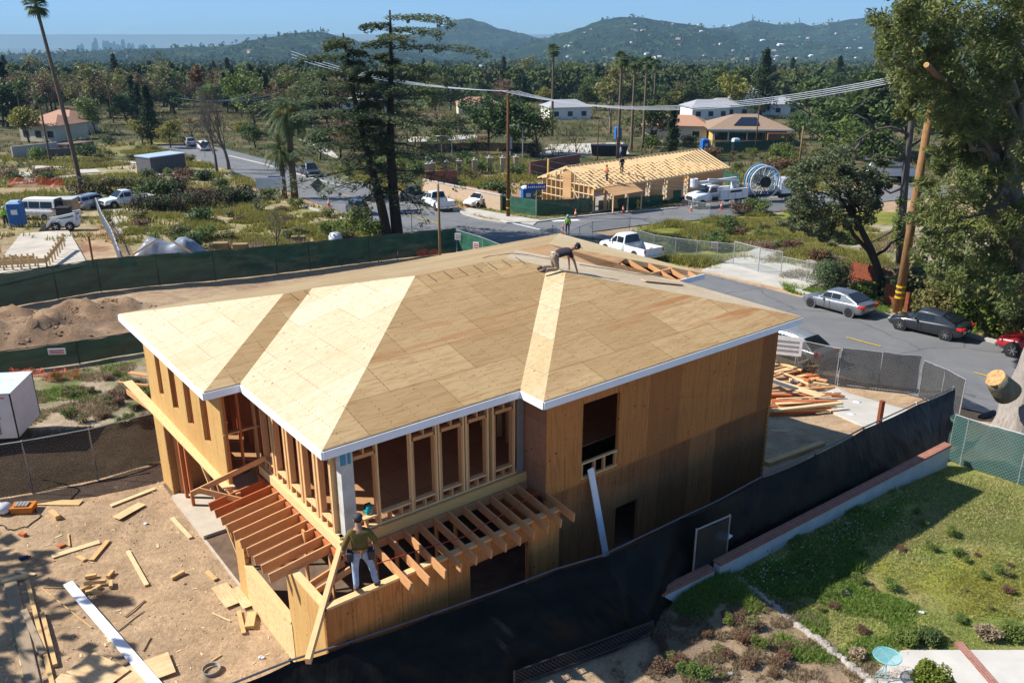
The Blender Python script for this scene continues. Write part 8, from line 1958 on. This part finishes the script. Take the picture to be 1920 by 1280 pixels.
for k in range(3):
    a=k*2.094+.5; m=MB(); m.tube([(0.02*math.cos(a),.02*math.sin(a),.69),(.03*math.cos(a),.03*math.sin(a),.35),(.10*math.cos(a),.10*math.sin(a),.12),(.25*math.cos(a),.25*math.sin(a),0)],.012,6); obj('leg',m,tq,t)
s=shrub(91,.40,.55,5200,.035,leafmat('leaf_rosemary',(.07,.12,.015),(.17,.20,.03)),22); s.location=gz(1742,1290); tag(s,'round yellow-green rosemary-like bush on the patio edge','bush')
for px,py,r_,lab,mt in ((1608,1232,.22,'dry pale twiggy bush left of the turquoise table',GM3),(1700,1203,.3,'dark leafy bush between the lawn and the patio',L_green),(1740,1200,.28,'second dark leafy bush at the patio edge',L_dark),(1850,1195,.3,'grey twiggy bush at the right of the patio edge',GM3),(1895,1195,.3,'green bush at the far right of the patio edge',L_green)):
    s=shrub(int(px),r_,r_*1.0,1500,.03,mt,12); s.location=gz(px,py); tag(s,lab,'bush')
# brick strip in the patio
a,b=gz(1800,1213),gz(1875,1300); dd=Vector((b.x-a.x,b.y-a.y,0)); L=dd.length; an=math.atan2(dd.y,dd.x)
mbs=MB(); mbs.b2((-.1,-.11,-.05),(L+.3,.11,.012)); brm,brn,brb=nt('brick_strip',.85,0,.2); br=N(brn,'ShaderNodeTexBrick'); brn.links.new(coords(brn),br.inputs['Vector']); br.inputs['Scale'].default_value=1; br.inputs['Brick Width'].default_value=.21; br.inputs['Row Height'].default_value=.07; br.inputs['Mortar Size'].default_value=.005; br.inputs['Color1'].default_value=(.36,.15,.11,1); br.inputs['Color2'].default_value=(.26,.10,.075,1); br.inputs['Mortar'].default_value=(.35,.3,.25,1); brn.links.new(br.outputs[0],brb.inputs['Base Color'])
o=obj('path',mbs,brm,loc=(a.x,a.y,T(a.x,a.y)+.075),rz=an); o['kind']='structure'

# scorched hedges on the left lots
def hedge(pts,h,w_,mats,label,seed):
    rg=random.Random(seed); base=G(*pts[0]); t=empty('hedge',base,0,label,'hedge')
    for mt,part,den in mats:
        vs=[];fs=[]
        for a,b in zip(pts,pts[1:]):
            A=G(*a)-base;B=G(*b)-base; n=int((B-A).length*den)
            for i in range(n):
                p=A.lerp(B,rg.random()); hh=h*rg.uniform(.7,1.05); leaves_into(vs,fs,rg,(p.x+rg.uniform(-w_,w_)*.4,p.y+rg.uniform(-w_,w_)*.4,p.z+hh*rg.uniform(.1,.9)),(.45,.45,.4),14,.13)
        obj(part,leafmesh(part,vs,fs,mt),None,t)
    m=MB()
    for a,b in zip(pts,pts[1:]):
        A=G(*a)-base;B=G(*b)-base; n=int((B-A).length*2)
        for i in range(n):
            p=A.lerp(B,i/n)+Vector((rg.uniform(-.2,.2),rg.uniform(-.2,.2),0)); m.tube([p,p+Vector((rg.uniform(-.3,.3),rg.uniform(-.3,.3),h*.6)),p+Vector((rg.uniform(-.5,.5),rg.uniform(-.5,.5),h*rg.uniform(.8,1.15)))],[.04,.025,.01],4)
    obj('stems',m,bkd,t)
dkl=leafmat('leaf_scorched_dark',(.045,.03,.022),(.08,.055,.04),var=0)
hedge([(135,372),(240,368),(345,362)],2.6,1.2,((dkl,'foliage',22),(L_dark,'green_foliage',10)),'tall dark scorched hedge behind the white pickup on the left lots',5)
hedge([(238,402),(330,398),(400,388),(478,380)],2.3,1.1,((dkl,'foliage',16),(L_dark,'green_foliage',6)),'nearer dark hedge running from the pickup nose to the white board',6)

GM5=grassmat('valley_scrub',(.06,.085,.025),(.14,.15,.05),(.26,.21,.10),.06)
tufts('weeds',[(-190,112),(160,112),(330,340),(-380,340)],22000,.9,.15,GM5,'low scrub and long grass between the trees towards the valley',31,-.25,12)
tufts('weeds',[(-60,70),(-15,72),(0,112),(90,112),(150,118),(-180,118),(-110,85)],9000,.6,.08,GM4,'weeds around the far lots beyond the street',32,-.1,6)

# loose weed clumps of the yard
scrub_y=random.Random(12)
for i in range(46):
    px,py=scrub_y.uniform(1400,1900),scrub_y.uniform(950,1190)
    if not inpoly(*at_z(px,py,0).xy,yard): continue
    place(scrub_y.choice(('s1','s2','s3','s1')),at_z(px,py,0),scrub_y.uniform(.10,.22),None,'small weed clump growing in the grass yard','weed','weed clumps of the yard',dz=0)
for i in range(30):
    px,py=scrub_y.uniform(1230,1480),scrub_y.uniform(1130,1280)
    place(scrub_y.choice(('s1','s2','s3','s3')),at_z(px,py,0),scrub_y.uniform(.12,.28),None,'low dry weed clump on the sandy bank below the wall end','weed','weed clumps of the bank',dz=0)
for i in range(26):
    px,py=scrub_y.uniform(80,285),scrub_y.uniform(705,800)
    place(scrub_y.choice(('s1','s2','s3')),G(px,py),scrub_y.uniform(.18,.36),None,'weed clump on the sand between the low green fence and the black fence','weed','weed clumps behind the black fence',dz=0)
# remove patterns that were never placed
for k,t in P.items():
    if k not in used_first:
        for ch in list(t.children): bpy.data.objects.remove(ch)
        bpy.data.objects.remove(t)
